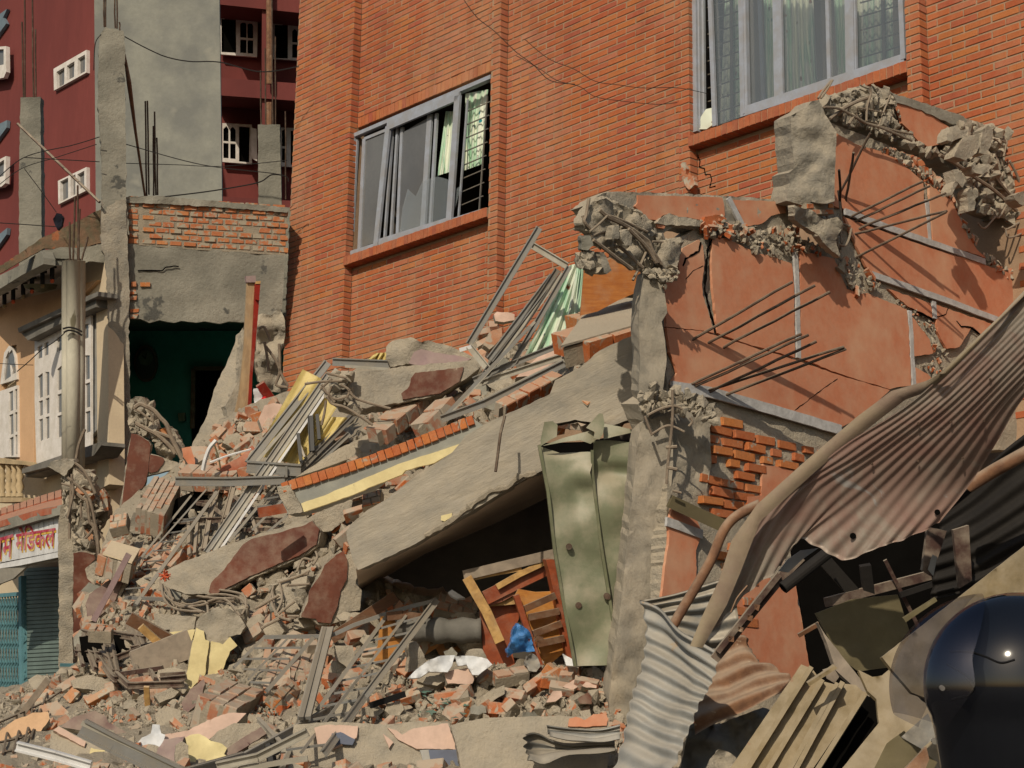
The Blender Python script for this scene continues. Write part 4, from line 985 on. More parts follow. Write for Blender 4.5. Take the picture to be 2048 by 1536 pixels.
# ------------------------------------------------------------------ upper broken beams
def broken(name, label, cat, loc): return thing(name, label, cat, loc)
b1 = thing('broken_beam', 'broken terracotta painted beam lying level above the cracked wall with a shattered left end', 'beam', P(1400, 470, 12.3))
BP1 = Plane(T.pt(1400, 425, -.01), T.n)
def TD(x, y, o=0.0): return (T.pt(x, y, o) - CAM).dot(FW)
mb = MB(); slab(mb, Q(0, '1216 383 1300 385 1420 390 1562 400 1588 410 1600 440 1570 458 1500 452 1450 462 1405 460 1350 452 1320 470 1280 470 1240 450 1200 440 1172 410 1190 395'), BP1, 0, .14, 10, .03, 2); mb.build('core', M['concrete'], b1)
panel(25, '850 140 1500 152 2010 172 2048 300 2048 420 1990 440 1900 470 1760 490 1540 440 1420 435 1290 385 1200 420 1130 480 1000 470 920 430 880 360 820 290 860 240', .016, pl=BP1, par=b1)
panel(8, '205 0 500 8 545 30 540 80 450 100 390 150 290 165 250 80', .016, pl=BP1, par=b1); panel(25, '1110 530 1170 500 1245 550 1220 590 1130 580', .03, pl=BP1, par=b1)
mb = MB(); A, B = BP1.pt(*Q(3, '1385 1352')[0], .01), BP1.pt(*Q(8, '265 160')[0], .01); mb.bar(A, B, .05, .02, BP1.n); mb.build('groove_strip', M['whiteline'], b1)
mb = MB(); slab(mb, Q(25, '1290 385 1420 435 1540 445 1760 490 1740 560 1240 545 1100 520 1150 470'), BP1, .04, .08, 10, .02, 2); mb.build('spalled_edge', M['concrete'], b1)
mb = MB(); slab(mb, Q(25, '1780 440 1920 400 2010 420 2048 500 1990 590 1800 570 1740 540'), BP1, .045, .08, 10, .02, 2); mb.build('exposed_brick', M['oldbrick'], b1)
mb = MB(); slab(mb, Q(25, '180 330 240 230 420 180 560 260 820 330 900 430 1000 480 1100 560 1000 640 1080 760 1240 740 1460 820 1440 960 1400 1100 1200 1250 1150 1050 980 1180 700 1060 560 900 300 800 200 640 90 600 100 450'), PD(1270, 480, 11.88, .8, 0), 0, .08, 8, .08, 3); mb.build('crushed_core', M['rubblecon'], b1)
mb = MB(); scatter(mb, Q(25, '180 330 250 240 420 190 560 260 820 330 900 430 1080 560 1100 700 1240 740 1450 830 1420 1000 1200 1200 1150 1050 980 1160 700 1060 560 900 300 800 200 640 100 560'), lambda x, y: TD(x, y, .02), 330, .015, .10, 10, brickp=.03, front=.03)
scatter(mb, Q(25, '40 950 200 900 300 1180 180 1150 60 1060'), 11.55, 30, .03, .08, 11, brickp=0); mb.build('concrete_lumps', [M['rubblecon'], M['vivid']], b1, kind='stuff')
for i, (s, r) in enumerate((('330 340 460 440 700 560 960 770 1130 1060', .016), ('730 600 880 740 1010 890 1110 1060', .014), ('440 420 330 530 200 640', .007), ('190 180 150 420 130 500 210 600', .011), ('100 420 150 540 200 610', .010), ('220 700 380 650 470 640', .008), ('1020 770 960 940 880 1120 790 1300', .009), ('590 830 740 950 870 1080 930 1130', .012), ('250 750 420 880 560 990 780 1150', .013), ('470 420 640 480 900 600 990 640', .009), ('640 780 560 850 450 860', .006), ('1060 770 1180 780 1280 800', .008), ('1130 1060 1200 1110 1190 1160', .008), ('780 600 940 720 1010 780 1060 900 1180 1080', .013))):
    mb = MB(); mb.tube(sm([P(x, y, TD(x, y, .14) - .03 * math.sin(i)) for x, y in Q(25, s)], 4), r, 6); mb.build('rebar', M['rebarpale'], b1)
for s in ('340 905 400 920 500 1170 430 1220 390 1190', '540 550 600 560 610 730 500 740 510 640', '640 640 720 600 780 690 770 820 680 830 640 740'):
    mb = MB(); slab(mb, Q(25, s), PD(1230, 510, 11.6, .6, 0), 0, .08, 8, .02, 2, edge=4); mb.build('slab_piece', M['concrete'], b1)
mb = MB(); slab(mb, Q(25, '90 680 210 690 250 820 180 890 90 880'), PD(1175, 490, 11.5, .2, 0), 0, .1, 8, .02, 2, edge=4); mb.build('slab_piece', M['concrete_dark'], b1)
b2 = thing('broken_beam', 'highest broken concrete beam sloping to the right in front of the brick wall, bristling with rebar', 'beam', P(1850, 560, 13.2))
BP2 = Plane(T.pt(1850, 300, -.06), T.n)
mb = MB(); slab(mb, Q(4, '640 690 760 640 930 590 1010 590 1110 610 1150 640 1400 720 1640 800 1780 850 1900 900 2060 1000 2060 1560 1900 1500 1750 1420 1650 1250 1500 1120 1450 1050 1300 1000 1150 960 1010 900 900 850 760 800'), BP2, 0, .15, 10, .06, 3); mb.build('core', M['concrete'], b2)
panel(4, '1178 706 1290 725 1420 790 1545 872 1515 960 1460 985 1400 1002 1330 970 1275 900 1215 840', .055, pl=BP2, par=b2)
mb = MB(); slab(mb, Q(4, '1145 635 1400 712 1640 795 1660 830 1560 850 1330 745 1180 700'), BP2, .07, .12, 10, .015, 2); mb.build('top_edge', M['concrete_dark'], b2)
mb = MB(); scatter(mb, Q(4, '680 700 920 590 1100 600 1180 720 1230 860 1320 970 1420 1010 1500 1060 1400 1060 1300 1000 1150 960 1010 900 900 850 760 800'), lambda x, y: TD(x, y, .0), 240, .02, .09, 12, brickp=0)
scatter(mb, Q(4, '1540 880 1700 830 1830 880 1950 930 2060 1150 2060 1560 1850 1480 1700 1400 1600 1180 1540 1080 1480 1060'), lambda x, y: TD(x, y, .02), 330, .02, .13, 13, brickp=.04); mb.build('concrete_lumps', [M['rubblecon'], M['vivid']], b2, kind='stuff')
for s in ('1000 120 1060 20 1140 0 1180 70 1300 60 1240 150 1060 230 990 210', '1230 150 1480 120 1460 260 1400 380 1250 480 1090 430 1130 330', '1490 60 1560 0 1620 60 1600 280 1520 400 1450 380 1460 230', '1080 620 1150 600 1260 760 1210 850 1130 770', '1050 860 1110 770 1140 800 1070 950', '1270 900 1330 850 1390 1060 1370 1160 1290 1180', '1310 560 1560 520 1620 570 1480 680 1380 650', '1900 960 2048 900 2048 1100 1980 1080'):
    mb = MB(); slab(mb, Q(27, s), PD(1930, 330, 14.15, .8, .2), 0, .10, 8, .03, 1.8, edge=5); mb.build('slab_piece', M['rubblecon'], b2)
for i, (c, s, r) in enumerate(((27, '900 410 1150 550 1400 730 1650 900 1950 1170', .016), (27, '1590 620 1720 790 1900 1000', .013), (27, '1850 490 1950 680 2020 870', .012), (27, '1260 740 1450 640 1690 520', .006), (27, '1280 770 1480 660 1600 590', .006), (27, '1640 1180 1700 1270 1800 1110', .008), (27, '1420 1340 1510 1410 1660 1250', .008), (27, '2060 1280 1830 1420 1750 1390', .009), (27, '1800 1420 1830 1536 1980 1500 2060 1440', .008), (27, '1640 180 1760 290', .007), (27, '1620 190 1780 230 1800 290 1770 430', .008), (27, '950 770 980 700 1030 670', .006), (27, '1900 960 1840 1040', .006),
   (26, '520 250 600 130 700 10', .009), (26, '560 250 650 120 720 0', .008), (26, '600 370 800 390 1000 490 1200 600 1400 660 1800 830', .010), (26, '680 530 860 390 1060 290 1230 230', .014), (26, '720 510 850 410 1100 270', .010), (26, '1230 110 1240 200 1190 360 1180 560', .009), (26, '1510 200 1420 420 1340 660', .007), (26, '1040 460 1100 560 1300 620 1600 700 1810 740', .009), (26, '1050 380 1200 400 1420 450', .006), (26, '1090 70 1180 110 1230 120', .006), (26, '870 440 870 570', .006), (26, '940 600 1000 500', .012))):
        mb = MB(); mb.tube(sm([P(x, y, TD(x, y, .12) + .03 * math.sin(i * 2)) for x, y in Q(c, s)], 4), r, 6); mb.build('rebar', M['rebarpale'], b2)
uc = MB(); slab(uc, Q(4, '455 790 500 770 560 730 600 690 650 680 665 720 700 790 770 900 760 1100 755 1370 700 1390 600 1380 560 1410 430 1370 450 1250 440 1180 480 1150 465 1000 460 900'), PD(1625, 300, 13.05, .3, 0), 0, .28, 9, .035, 1.8, edge=11)
uc.build('broken_column_stub', M['concrete'], label='short broken concrete column between the two beams in front of the large window sill', cat='column')
mb = MB(); slab(mb, Q(4, '480 1400 600 1440 690 1500 780 1480 820 1540 760 1640 800 1760 720 1700 640 1600 540 1540 480 1500'), PD(1650, 460, 13.1, .9, 0), 0, .06, 8, .05, 2.5)
scatter(mb, Q(4, '480 1400 600 1440 690 1500 780 1480 820 1540 780 1700 640 1600 500 1500'), lambda x, y: TD(x, y, .03), 90, .02, .08, 14, brickp=0, m=0)
jn = mb.build('shattered_joint', M['rubblecon'], label='shattered concrete joint tangled with thin bars where the beams met', cat='concrete')
for i, s in enumerate(('500 1500 640 1520 780 1540', '690 1380 710 1540 730 1660', '620 1470 700 1540 740 1700', '540 1490 700 1500 860 1545', '870 1560 850 1640 820 1680 760 1650', '780 1300 800 1480 800 1660', '640 1480 760 1620 780 1690')):
    mb = MB(); mb.tube(sm([P(x, y, TD(x, y, .12)) for x, y in Q(4, s)], 4), .009, 6); mb.build('rebar', M['rebarpale'], jn)
mb = MB(); pp(mb, PD(1570, 385, 13.4), 4, '375 1345 410 1260 445 1290 440 1390', 0, .05); mb.build('board_scrap', M['stone'], label='small grey board scrap standing left of the short broken column', cat='board')
# ------------------------------------------------------------------ fallen slab, its ceiling and the dark room under it
sb = thing('fallen_floor_slab', 'long fallen concrete slab sloping down to the left over the dark room', 'slab', P(900, 1250, 12.8))
SBP = PD(1000, 950, 12.45, -.12, .10)
mb = MB(); slab(mb, Q(0, '692 1066 700 1050 735 1020 770 1000 840 945 905 905 930 872 985 840 1050 812 1100 788 1110 760 1160 735 1200 700 1270 668 1290 690 1290 830 1225 850 1150 840 1095 850 1082 890 1086 940 1060 953 1010 982 975 1002 930 1030 885 1056 830 1088 780 1112 716 1140 705 1120'), SBP, 0, .22, 13, .010, 1.6, edge=11); mb.build('edge', M['beamcon'], sb)
mb = MB(); A = [P(x, y, d) for (x, y), d in zip(Q(0, '712 1139 826 1090 930 1030 1088 940'), (12.55, 12.6, 12.6, 12.5))]; B = [P(x, y, 14.3) for x, y in Q(0, '719 1184 850 1108 1000 1042 1130 978')]
mb.add(A + B + [p + Vector((0,0,.03)) for p in A + B], [(0,1,5,4), (1,2,6,5), (2,3,7,6), (8,12,13,9), (9,13,14,10), (10,14,15,11)]); mb.build('ceiling', M['soffit'], sb)
mb = MB(); q = refine(Q(11, '0 1100 160 1010 330 880 450 790 560 770 640 700 790 660'), 8, 2.5, 2, closed=False); mb.tube([SBP.pt(x, y, .01) for x, y in q], [random.uniform(.012, .035) for _ in q], 6); mb.build('torn_plaster_lip', M['mortar'], sb)
mb = MB(); slab(mb, Q(10, '1645 960 1720 940 1720 965 1670 1000 1645 990'), SBP, .03, .02, 6, 0, 1, edge=3); mb.build('yellow_scrap', M['cream'], sb)
mb = MB(); mb.tube([P(*Q(11, '545 280')[0], 12.2), P(*Q(11, '515 400')[0], 12.1), P(*Q(11, '482 660')[0], 12.0)], .010, 6); mb.build('rebar', M['steel'], sb)
mb = MB(); A = [P(x, y, 12.9) for x, y in Q(0, '690 1400 1240 1400 1240 880 690 1180')]
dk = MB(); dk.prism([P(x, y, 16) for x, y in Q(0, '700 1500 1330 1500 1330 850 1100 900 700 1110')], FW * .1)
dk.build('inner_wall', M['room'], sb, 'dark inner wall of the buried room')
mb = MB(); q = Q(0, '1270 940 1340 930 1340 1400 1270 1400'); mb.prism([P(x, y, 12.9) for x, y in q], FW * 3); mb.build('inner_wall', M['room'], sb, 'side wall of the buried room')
# ------------------------------------------------------------------ crushed green cabinet
gc = thing('green_metal_cabinet', 'crushed sage green steel cupboard leaning against the bare concrete column', 'cabinet', P(1180, 1335, 12.2))
GP = PD(1160, 1100, 12.15, .10, .05)
def sheet(mb, poly, pl, off, step, amp, fr=.0, th=.004, seed=1, dents=()):
    pl2 = refine(poly, step, 0, seed); vs = [Vector(p) for p in pl2]; n = len(vs); ed = [(i, (i+1) % n) for i in range(n)]
    x0 = min(p[0] for p in pl2); x1 = max(p[0] for p in pl2); y0 = min(p[1] for p in pl2); y1 = max(p[1] for p in pl2); y = y0 + step * .5
    while y < y1:
        x = x0 + step * .5
        while x < x1:
            if inside(x, y, pl2): vs.append(Vector((x, y)))
            x += step
        y += step
    V, E, Tt, *_ = delaunay_2d_cdt(vs, ed, [], 1, .02); pts = []
    for q in V:
        o = off + amp * noise.noise(Vector((q.x * .012, q.y * .012, seed)))
        for (dx, dy, rx, ry, h) in dents:
            u = ((q.x - dx) / rx) ** 2 + ((q.y - dy) / ry) ** 2
            if u < 1: o += h * (1 - u) ** 2
        pts.append(pl.pt(q.x, q.y, o))
    m = len(pts); mb.add(pts + [p - pl.n * th for p in pts], list(Tt) + [tuple(i + m for i in reversed(t)) for t in Tt]); return mb
mb = MB(); sheet(mb, Q(0, '1078 892 1120 906 1183 903 1184 930 1180 945 1190 985 1199 1072 1215 1180 1240 1330 1150 1332 1125 1200 1108 1100 1095 985'), GP, .02, 7, .05, seed=3, dents=((1172, 950, 40, 34, .05), (1160, 985, 34, 70, -.035), (1130, 900, 70, 18, -.04)))
mb.build('door', M['green'], gc, 'left door, bent and dented', smooth=True)
mb = MB(); sheet(mb, Q(0, '1187 882 1215 880 1276 886 1268 950 1262 1040 1256 1120 1248 1240 1240 1332 1215 1180 1201 1072 1192 985 1186 930'), GP, -.015, 7, .04, seed=5, dents=((1230, 945, 60, 26, -.05), (1230, 1010, 60, 70, .03)))
mb.build('door', M['green'], gc, 'right door', smooth=True)
mb = MB(); pbar(mb, GP, 0, '1184 900 1184 940 1199 1072 1216 1180 1240 1330', .018, .03, .03); pbar(mb, GP, 0, '1078 890 1096 985 1109 1100 1126 1200 1150 1332', .02, .03, .03); mb.build('door_seam', M['greend'], gc)
mb = MB()
for c, s, off, dn in ((11, '800 485 940 430 1070 395 1150 375 1170 440 1130 470 1060 445 960 455', .05, ()), (11, '815 320 870 315 905 340 900 420 860 440 790 485 790 440', .03, ()), (11, '1100 360 1190 260 1215 265 1225 330 1215 400 1190 440 1150 430 1160 390', .10, ()), (11, '1215 330 1320 350 1450 380 1440 345 1470 370 1450 385 1290 420 1220 440', .0, ())):
    sheet(mb, Q(c, s), GP, off, 5, .08, seed=random.random() * 9)
mb.build('crumpled_top', M['green'], gc, 'folded and torn upper panel', smooth=False)
mb = MB(); A = [GP.pt(x, y, -.02) for x, y in Q(0, '1078 892 1150 1332 1240 1332 1276 886')]; mb.prism([p + FW * .18 for p in A], FW * .4); mb.build('carcass', M['dark'], gc)
for x, y in Q(15, '983 25 1048 425 1245 365') + Q(11, '1240 1508'):
    mb = MB(); mb.tube([GP.pt(x, y, .03), GP.pt(x, y, .055)], .022, 10); mb.build('rivet', M['steel'], gc)
# ------------------------------------------------------------------ the rubble heap
XS = [-100, 0, 250, 500, 750, 1000, 1300]
YS = [600, 700, 800, 900, 1000, 1100, 1200, 1300, 1420, 1536, 1650]
DT = [  # x: -100    0    250    500   750   1000  1300
 [22.0, 22.0, 21.5, 20.5, 19.5, 17.0, 14.2],
 [21.5, 21.5, 21.0, 20.0, 18.6, 16.2, 13.6],
 [21.2, 21.2, 20.4, 19.0, 17.0, 15.0, 13.0],
 [21.0, 21.0, 19.8, 17.6, 15.8, 14.4, 12.8],
 [21.0, 20.6, 19.0, 16.6, 15.0, 14.2, 12.7],
 [20.5, 19.8, 17.6, 15.6, 14.4, 13.8, 12.6],
 [19.5, 18.4, 16.2, 14.7, 13.8, 13.4, 12.5],
 [18.0, 16.6, 15.0, 13.8, 13.2, 12.9, 12.3],
 [15.6, 14.4, 13.4, 12.7, 12.3, 12.1, 11.8],
 [11.6, 11.2, 11.0, 10.9, 10.9, 11.0, 11.2],
 [8.8, 8.8, 8.9, 9.0, 9.2, 9.4, 9.6]]
def D(x, y):
    def loc(v, L):
        for i in range(len(L) - 2):
            if v < L[i+1]: break
        else: i = len(L) - 2
        return i, max(-.3, min(1.3, (v - L[i]) / (L[i+1] - L[i])))
    i, a = loc(x, XS); j, b = loc(y, YS)
    return (DT[j][i]*(1-a) + DT[j][i+1]*a)*(1-b) + (DT[j+1][i]*(1-a) + DT[j+1][i+1]*a)*b
HP = Q(0, '-80 1400 0 1390 60 1372 100 1360 150 1330 200 1290 205 1090 232 1020 270 985 330 950 370 915 440 840 520 800 570 785 620 775 700 745 780 700 860 700 925 725 960 660 985 650 1020 690 1090 680 1130 640 1200 700 1280 690 1288 820 1090 868 960 940 780 1010 715 1075 720 1150 840 1192 880 1190 940 1230 980 1330 1080 1345 1130 1335 1240 1330 1232 1430 1330 1430 1500 1440 1700 1430 2100 1430 2100 1640 -80 1640')
class HeapPlane:
    n = -FW
    def pt(s, x, y, off=0.0): return P(x, y, D(x, y) + .10 - off)
hp = HeapPlane()
mb = MB(); slab(mb, HP, hp, 0, .5, 11, .22, 5, fr=.5, seed=3.3, edge=9, dirv=FW * 1.0)
mb.build('rubble_mound', M['dust'], kind='stuff', label='dusty grey brown mound of crushed mortar under all the debris', cat='rubble')
# ---- loose bricks one by one: x, y (pixels of the photo), length factor, tone
def brick_mesh(key, chop, seed):
    me = unit_brick(key + '_piece', M[key], .035, .03, chop, seed); return me
LB = {k: [brick_mesh(k, i % 3 > 0, 40 + i) for i in range(6)] for k in ('loose', 'vivid')}
def orient(ang, tilt, spin):
    """long axis turned ang in the picture, tipped away by tilt, rolled by spin"""
    a = (RT * math.cos(ang) + UP * math.sin(ang)).normalized(); a = (a * math.cos(tilt) + FW * math.sin(tilt)).normalized()
    b = a.cross(FW).normalized(); Rm = Matrix.Rotation(spin, 3, a); b = Rm @ b; c = a.cross(b).normalized(); return (a, b, c)
SEEN = set()
def where_(x, y, what):
    lk = sorted(LM, key=lambda L: (x - L[0]) ** 2 + ((y - L[1]) * 1.4) ** 2)[0]; dx, dy = x - lk[0], y - lk[1]
    wh = ('left of' if dx < 0 else 'right of') if abs(dx) > abs(dy) * 1.3 else ('above' if dy < 0 else 'below')
    if abs(dx) <= abs(dy) * 1.3 and abs(dx) > 18: wh += (' and left of' if dx < 0 else ' and right of')
    return f"{what} {'just ' if dx*dx + dy*dy < 38**2 else ''}{wh} the {lk[2]}"
LM = [(490, 700, 'red edged timber plank'), (515, 775, 'bright red cloth'), (425, 905, 'curved white conduit'), (470, 915, 'thin white strip'), (575, 860, 'yellow curtain'), (455, 1045, 'brown angle iron rack'), (410, 890, 'foot of the pale leaning slab'), (310, 1085, 'lower grille ladder'), (215, 1105, 'hooked pillar rebar'), (265, 1100, 'pale topped brick block'), (200, 1210, 'lilac tube'), (240, 1180, 'plum plaster slab'), (330, 1150, 'orange tassel'), (500, 1160, 'maroon beam end'), (620, 1180, 'scratched maroon plate'), (540, 1260, 'flat grey slab'), (410, 1330, 'cream painted block'), (460, 1385, 'thick red brick slab'), (230, 1320, 'tangled brown shelving'), (130, 1375, 'long pale timber'), (300, 1400, 'thin orange timber'), (560, 1340, 'rose brickwork block'), (590, 1400, 'tipped orange brick lump'), (645, 1330, 'aluminium mullion'), (700, 1260, 'orange cupboard edge'), (680, 1340, 'upright grey slab under the grille'), (770, 1290, 'widest grille rail'), (740, 1390, 'black bent strip'), (820, 1310, 'upright plaster slab'), (870, 1200, 'bricks behind the wardrobe'), (865, 1345, 'rounded grey plaster lump'), (920, 1350, 'salmon brick fragment'), (900, 1395, 'mortar crusted brick pair'), (980, 1385, 'long orange edged slab'), (1020, 1350, 'brick lump before the cabinet'), (1145, 1365, 'pale pink flake'), (1100, 1390, 'peach brick wedge'), (1170, 1400, 'dark maroon fragment'), (1240, 1340, 'column foot'), (860, 1240, 'rolled mattress'), (560, 1520, 'bottom sliding track'), (640, 1500, 'steel bracket'), (720, 1480, 'lowest grille corner'), (770, 1520, 'pink wall band'), (830, 1480, 'half buried upright brick'), (700, 1040, 'mortar lump under the cream edged beam'), (650, 1000, 'broken end of the cream edged beam'), (760, 960, 'cream yellow strip'), (800, 830, 'upper brick row'), (860, 800, 'second brick row'), (945, 700, 'bent aluminium frame'), (900, 830, 'maroon part of the upper beam'), (1000, 640, 'pink and white flake'), (1130, 860, 'torn cabinet top'), (1210, 830, 'cabinet top peak')]
def loose(lst, label, group, seed, cat='brick', name='loose_brick'):
    rr = random.Random(seed)
    for e in lst:
        x, y = e[0], e[1]; s = e[2] if len(e) > 2 else rr.uniform(.45, .95); key = e[3] if len(e) > 3 else ('vivid' if rr.random() < .3 else 'loose')
        ang = R(e[4]) if len(e) > 4 else rr.uniform(-.2, 1.1)
        ax = orient(ang, rr.uniform(-.6, .6), rr.uniform(-1.1, 1.1))
        o = place(LB[key][rr.randrange(6)], name, None, P(x, y, D(x, y) - .06), ax, (.225 * s, .11 * rr.uniform(.7, 1), .062 if rr.random() < .85 else .085))
        lab = where_(x, y, f"{'bright orange' if key == 'vivid' else 'dusty'} {'small brick bit' if s < .55 else ('half brick' if s < .78 else 'nearly whole brick')}")
        if lab in SEEN: lab = lab.replace('dusty ', 'dusty tilted ', 1).replace('bright orange ', 'bright orange tilted ', 1) if abs(ax[2].z) < .6 else lab.replace('dusty ', 'dusty flat lying ', 1).replace('bright orange ', 'bright orange flat lying ', 1)
        SEEN.add(lab); tag(o, ' '.join(lab.split()[:16]), cat, group)
def region(poly, n, label, group, seed, s=(.4, .95), vp=.3):
    rr = random.Random(seed); x0 = min(p[0] for p in poly); x1 = max(p[0] for p in poly); y0 = min(p[1] for p in poly); y1 = max(p[1] for p in poly); L = []
    it = 0
    while len(L) < n and it < 4000:
        it += 1; x = rr.uniform(x0, x1); y = rr.uniform(y0, y1)
        if inside(x, y, poly) and all((x-a[0])**2 + (y-a[1])**2 > 13**2 for a in L): L.append((x, y, rr.uniform(*s), 'vivid' if rr.random() < vp else 'loose'))
    loose(L, label, group, seed)
region(Q(0, '410 880 520 810 575 800 545 880 500 950 450 970 380 950 370 915'), 30, 'broken brick in the spill between the dark teal room and the yellow curtain', 'bricks spilled below the teal room', 31)
region(Q(0, '760 860 840 790 880 800 960 770 960 800 860 850 790 880'), 14, 'brick fragment heaped above the cream and brick edged beam', 'bricks above the cream edged beam', 32)
region(Q(0, '925 735 985 640 1020 680 960 740'), 7, 'brick lump under the bent aluminium frame against the brick wall', 'bricks under the bent frame', 33)
region(Q(0, '1100 850 1200 810 1260 835 1160 860 1120 870'), 9, 'orange brick piece lying on the crumpled top of the green cabinet', 'bricks on the green cabinet', 34, (.5, .9), .7)
region(Q(0, '210 1090 300 1080 400 1100 330 1140 230 1130'), 14, 'brick piece strewn beside the lower pillar and the steel grille', 'bricks beside the lower pillar', 35)
region(Q(0, '160 1190 200 1120 260 1130 240 1230 150 1290'), 9, 'brick piece by the foot of the broken corner pillar', 'bricks at the broken corner pillar', 36)
region(Q(0, '560 1230 700 1250 860 1200 940 1200 860 1320 740 1430 640 1420 540 1400'), 28, 'broken brick under the bent window grille in the middle of the rubble', 'bricks under the bent window grille', 37, (.45, 1.0), .4)
region(Q(0, '820 1340 960 1330 1240 1340 1240 1420 1000 1420 840 1420 780 1400'), 20, 'brick piece scattered on the dusty slope in front of the broken wardrobe', 'bricks before the wardrobe', 38, (.35, .8), .35)
region(Q(0, '520 1470 640 1450 800 1450 860 1490 880 1545 560 1545'), 26, 'brick piece in the pile along the bottom edge below the grille', 'bricks along the bottom edge', 39, (.5, 1.0), .45)
region(Q(0, '120 1360 260 1330 330 1370 200 1400 60 1410'), 12, 'brick piece on the slope below the brown angle iron racks', 'bricks below the racks', 40)
region(Q(0, '430 1110 600 1230 560 1290 470 1290 400 1240'), 12, 'brick piece among the tangled bars under the maroon painted beam', 'bricks under the maroon beam', 41)
region(Q(0, '650 1000 740 960 830 960 760 1030 690 1080 640 1070'), 16, 'brick piece crushed beneath the lower end of the cream edged beam', 'bricks beneath the cream edged beam', 42, (.5, .95), .5)
# ---- broken plates with a painted or plain face: one thing each
EX = []
def plate(name, label, cat, c, s, tilt=(0, 0), th=.12, front='concrete', side='rubblecon', lift=.12, amp=.02, rough=2.0, d=None, patches=(), step=11, parent=None):
    q = Q(c, s); EX.append(q); cx = sum(p[0] for p in q) / len(q); cy = sum(p[1] for p in q) / len(q)
    d = d if d is not None else D(cx, cy) - lift
    pl = PD(cx, cy, d, *tilt)
    mb = MB(); slab(mb, q, pl, 0, th, step, amp, rough, 0, 1, edge=7)
    if not patches: return mb.build(name, [M[front], M[side]], parent, label, cat)
    t = thing(name, label, cat, pl.pt(cx, max(p[1] for p in q) - 3), None)
    mb.build('body', [M[front], M[side]], t)
    for (m, c2, s2) in patches:
        mb = MB(); slab(mb, Q(c2, s2), pl, .012 + amp * .5, .03, step, amp * .3, 1.5, 0, 0, edge=6); mb.build('painted_face', M[m], t)
    return t
def masonry(name, label, c, s, dd, th, nu, nv, cat='masonry', key='loose', plaster=None, jit=.006, nl=1, gap=.012):
    """block of bonded bricks: corners p0 (origin), p1 (along u), p2 (along v) with their distances"""
    q = Q(c, s); EX.append([q[0], q[1], (q[1][0] + q[2][0] - q[0][0], q[1][1] + q[2][1] - q[0][1]), q[2]]); p0, p1, p2 = [P(x, y, d) for (x, y), d in zip(q, dd)]
    u = p1 - p0; v = p2 - p0; n = u.cross(v).normalized()
    if n.dot(p0 - CAM) > 0: n = -n
    t = thing(name, label, cat, (p0 + p1 + p2) / 3 - n * th * .5)
    un, vn = u.normalized(), (v - u.normalized() * v.dot(u.normalized())).normalized()
    mb = MB(); a = [p0 + u*.015 + v*.015, p0 + u*.985 + v*.015, p0 + u*.985 + v*.985, p0 + u*.015 + v*.985]
    mb.hexa([p - n * .012 for p in a], [p - n * (th - .01) for p in a]); mb.build('mortar', M['mortar'], t)
    rr = random.Random(int(q[0][0] * 7)); lu, lv, lt = u.length / nu, v.length / nv, th / nl
    for l in range(nl):
        for j in range(nv):
            st = (j + l) % 2 * .5
            i = -st
            while i < nu:
                a, b = max(0, i), min(nu, i + 1); i += 1
                if b - a < .2 or rr.random() < .04: continue
                cc = p0 + u * ((a + b) / 2 / nu) + v * ((j + .5) / nv) - n * (lt * (l + .5) - rr.uniform(-jit, jit))
                place(LB[key][rr.randrange(6)] if rr.random() < .25 else ub(key)[rr.randrange(4)], 'brick', t, cc, (un, vn, n), ((b - a) * lu - gap, lv - gap, lt))
    if plaster:
        mb = MB(); a = [p0 + u*.0 + v*.0, p0 + u*1 + v*.0, p0 + u*1 + v*1, p0 + u*0 + v*1]; mb.prism([p + n * .018 for p in a], -n * .016); mb.build('plaster', M[plaster], t)
    return t
# fallen brick slab by the broken column (c9)
masonry('brick_slab', 'tilted slab of bonded brick leaning below the tall corner column', 9, '1120 960 1240 740 925 900', (16.9, 17.6, 17.0), .26, 3, 5)
masonry('brick_block', 'thick red brick slab lying flat left of the bent grille', 13, '1620 1140 1810 1010 1345 1040', (12.2, 12.9, 12.3), .24, 3, 3, key='loose')
masonry('brick_block', 'upright block of rose coloured brickwork behind the left end of the bent grille', 14, '430 910 700 960 590 700', (13.0, 13.0, 13.5), .18, 4, 3)
masonry('brick_block', 'orange brick lump tipped forward beside the aluminium mullion', 14, '500 1000 610 1100 640 950', (12.6, 12.6, 12.9), .12, 2, 2, key='vivid')
masonry('brick_row', 'row of dusty bricks lying on the slab above the cream edged beam', 10, '1200 400 1580 110 1180 330', (15.0, 15.6, 15.2), .14, 5, 1)
masonry('brick_row', 'second row of dusty bricks beside the bent aluminium frame', 10, '1480 370 1660 190 1500 300', (14.9, 15.2, 15.1), .14, 2, 1)
masonry('brick_row', 'long orange brick row under the silver rail above the fallen floor slab', 7, '500 1420 900 1200 520 1370', (13.0, 13.5, 13.1), .12, 5, 1, key='vivid')
masonry('brick_block', 'corner of brickwork with a mauve face standing above the fallen floor slab', 7, '960 1300 1110 1400 1080 1200', (12.5, 12.4, 12.6), .14, 2, 2, key='vivid')
masonry('brick_block', 'stack of mortared bricks tucked behind the wardrobe frame', 14, '1600 440 1880 510 1640 330', (13.2, 13.2, 13.4), .2, 3, 2)
masonry('brick_block', 'pair of bonded bricks by the foot of the tall corner column', 9, '740 1050 860 1020 750 960', (17.2, 17.2, 17.4), .12, 2, 2, key='vivid')
masonry('brick_row', 'row of brick heads on the mound left of the cream painted block', 13, '600 590 760 600 620 560', (14.6, 14.6, 14.7), .12, 3, 1)
masonry('brick_block', 'brick lump lying across the dust in front of the green cabinet', 15, '480 920 710 880 470 870', (12.3, 12.4, 12.4), .1, 2, 1)
masonry('brick_block', 'mortar crusted brick pair lying below the white sheet', 14, '1640 1000 1820 960 1650 1080', (12.4, 12.3, 12.2), .12, 2, 1)
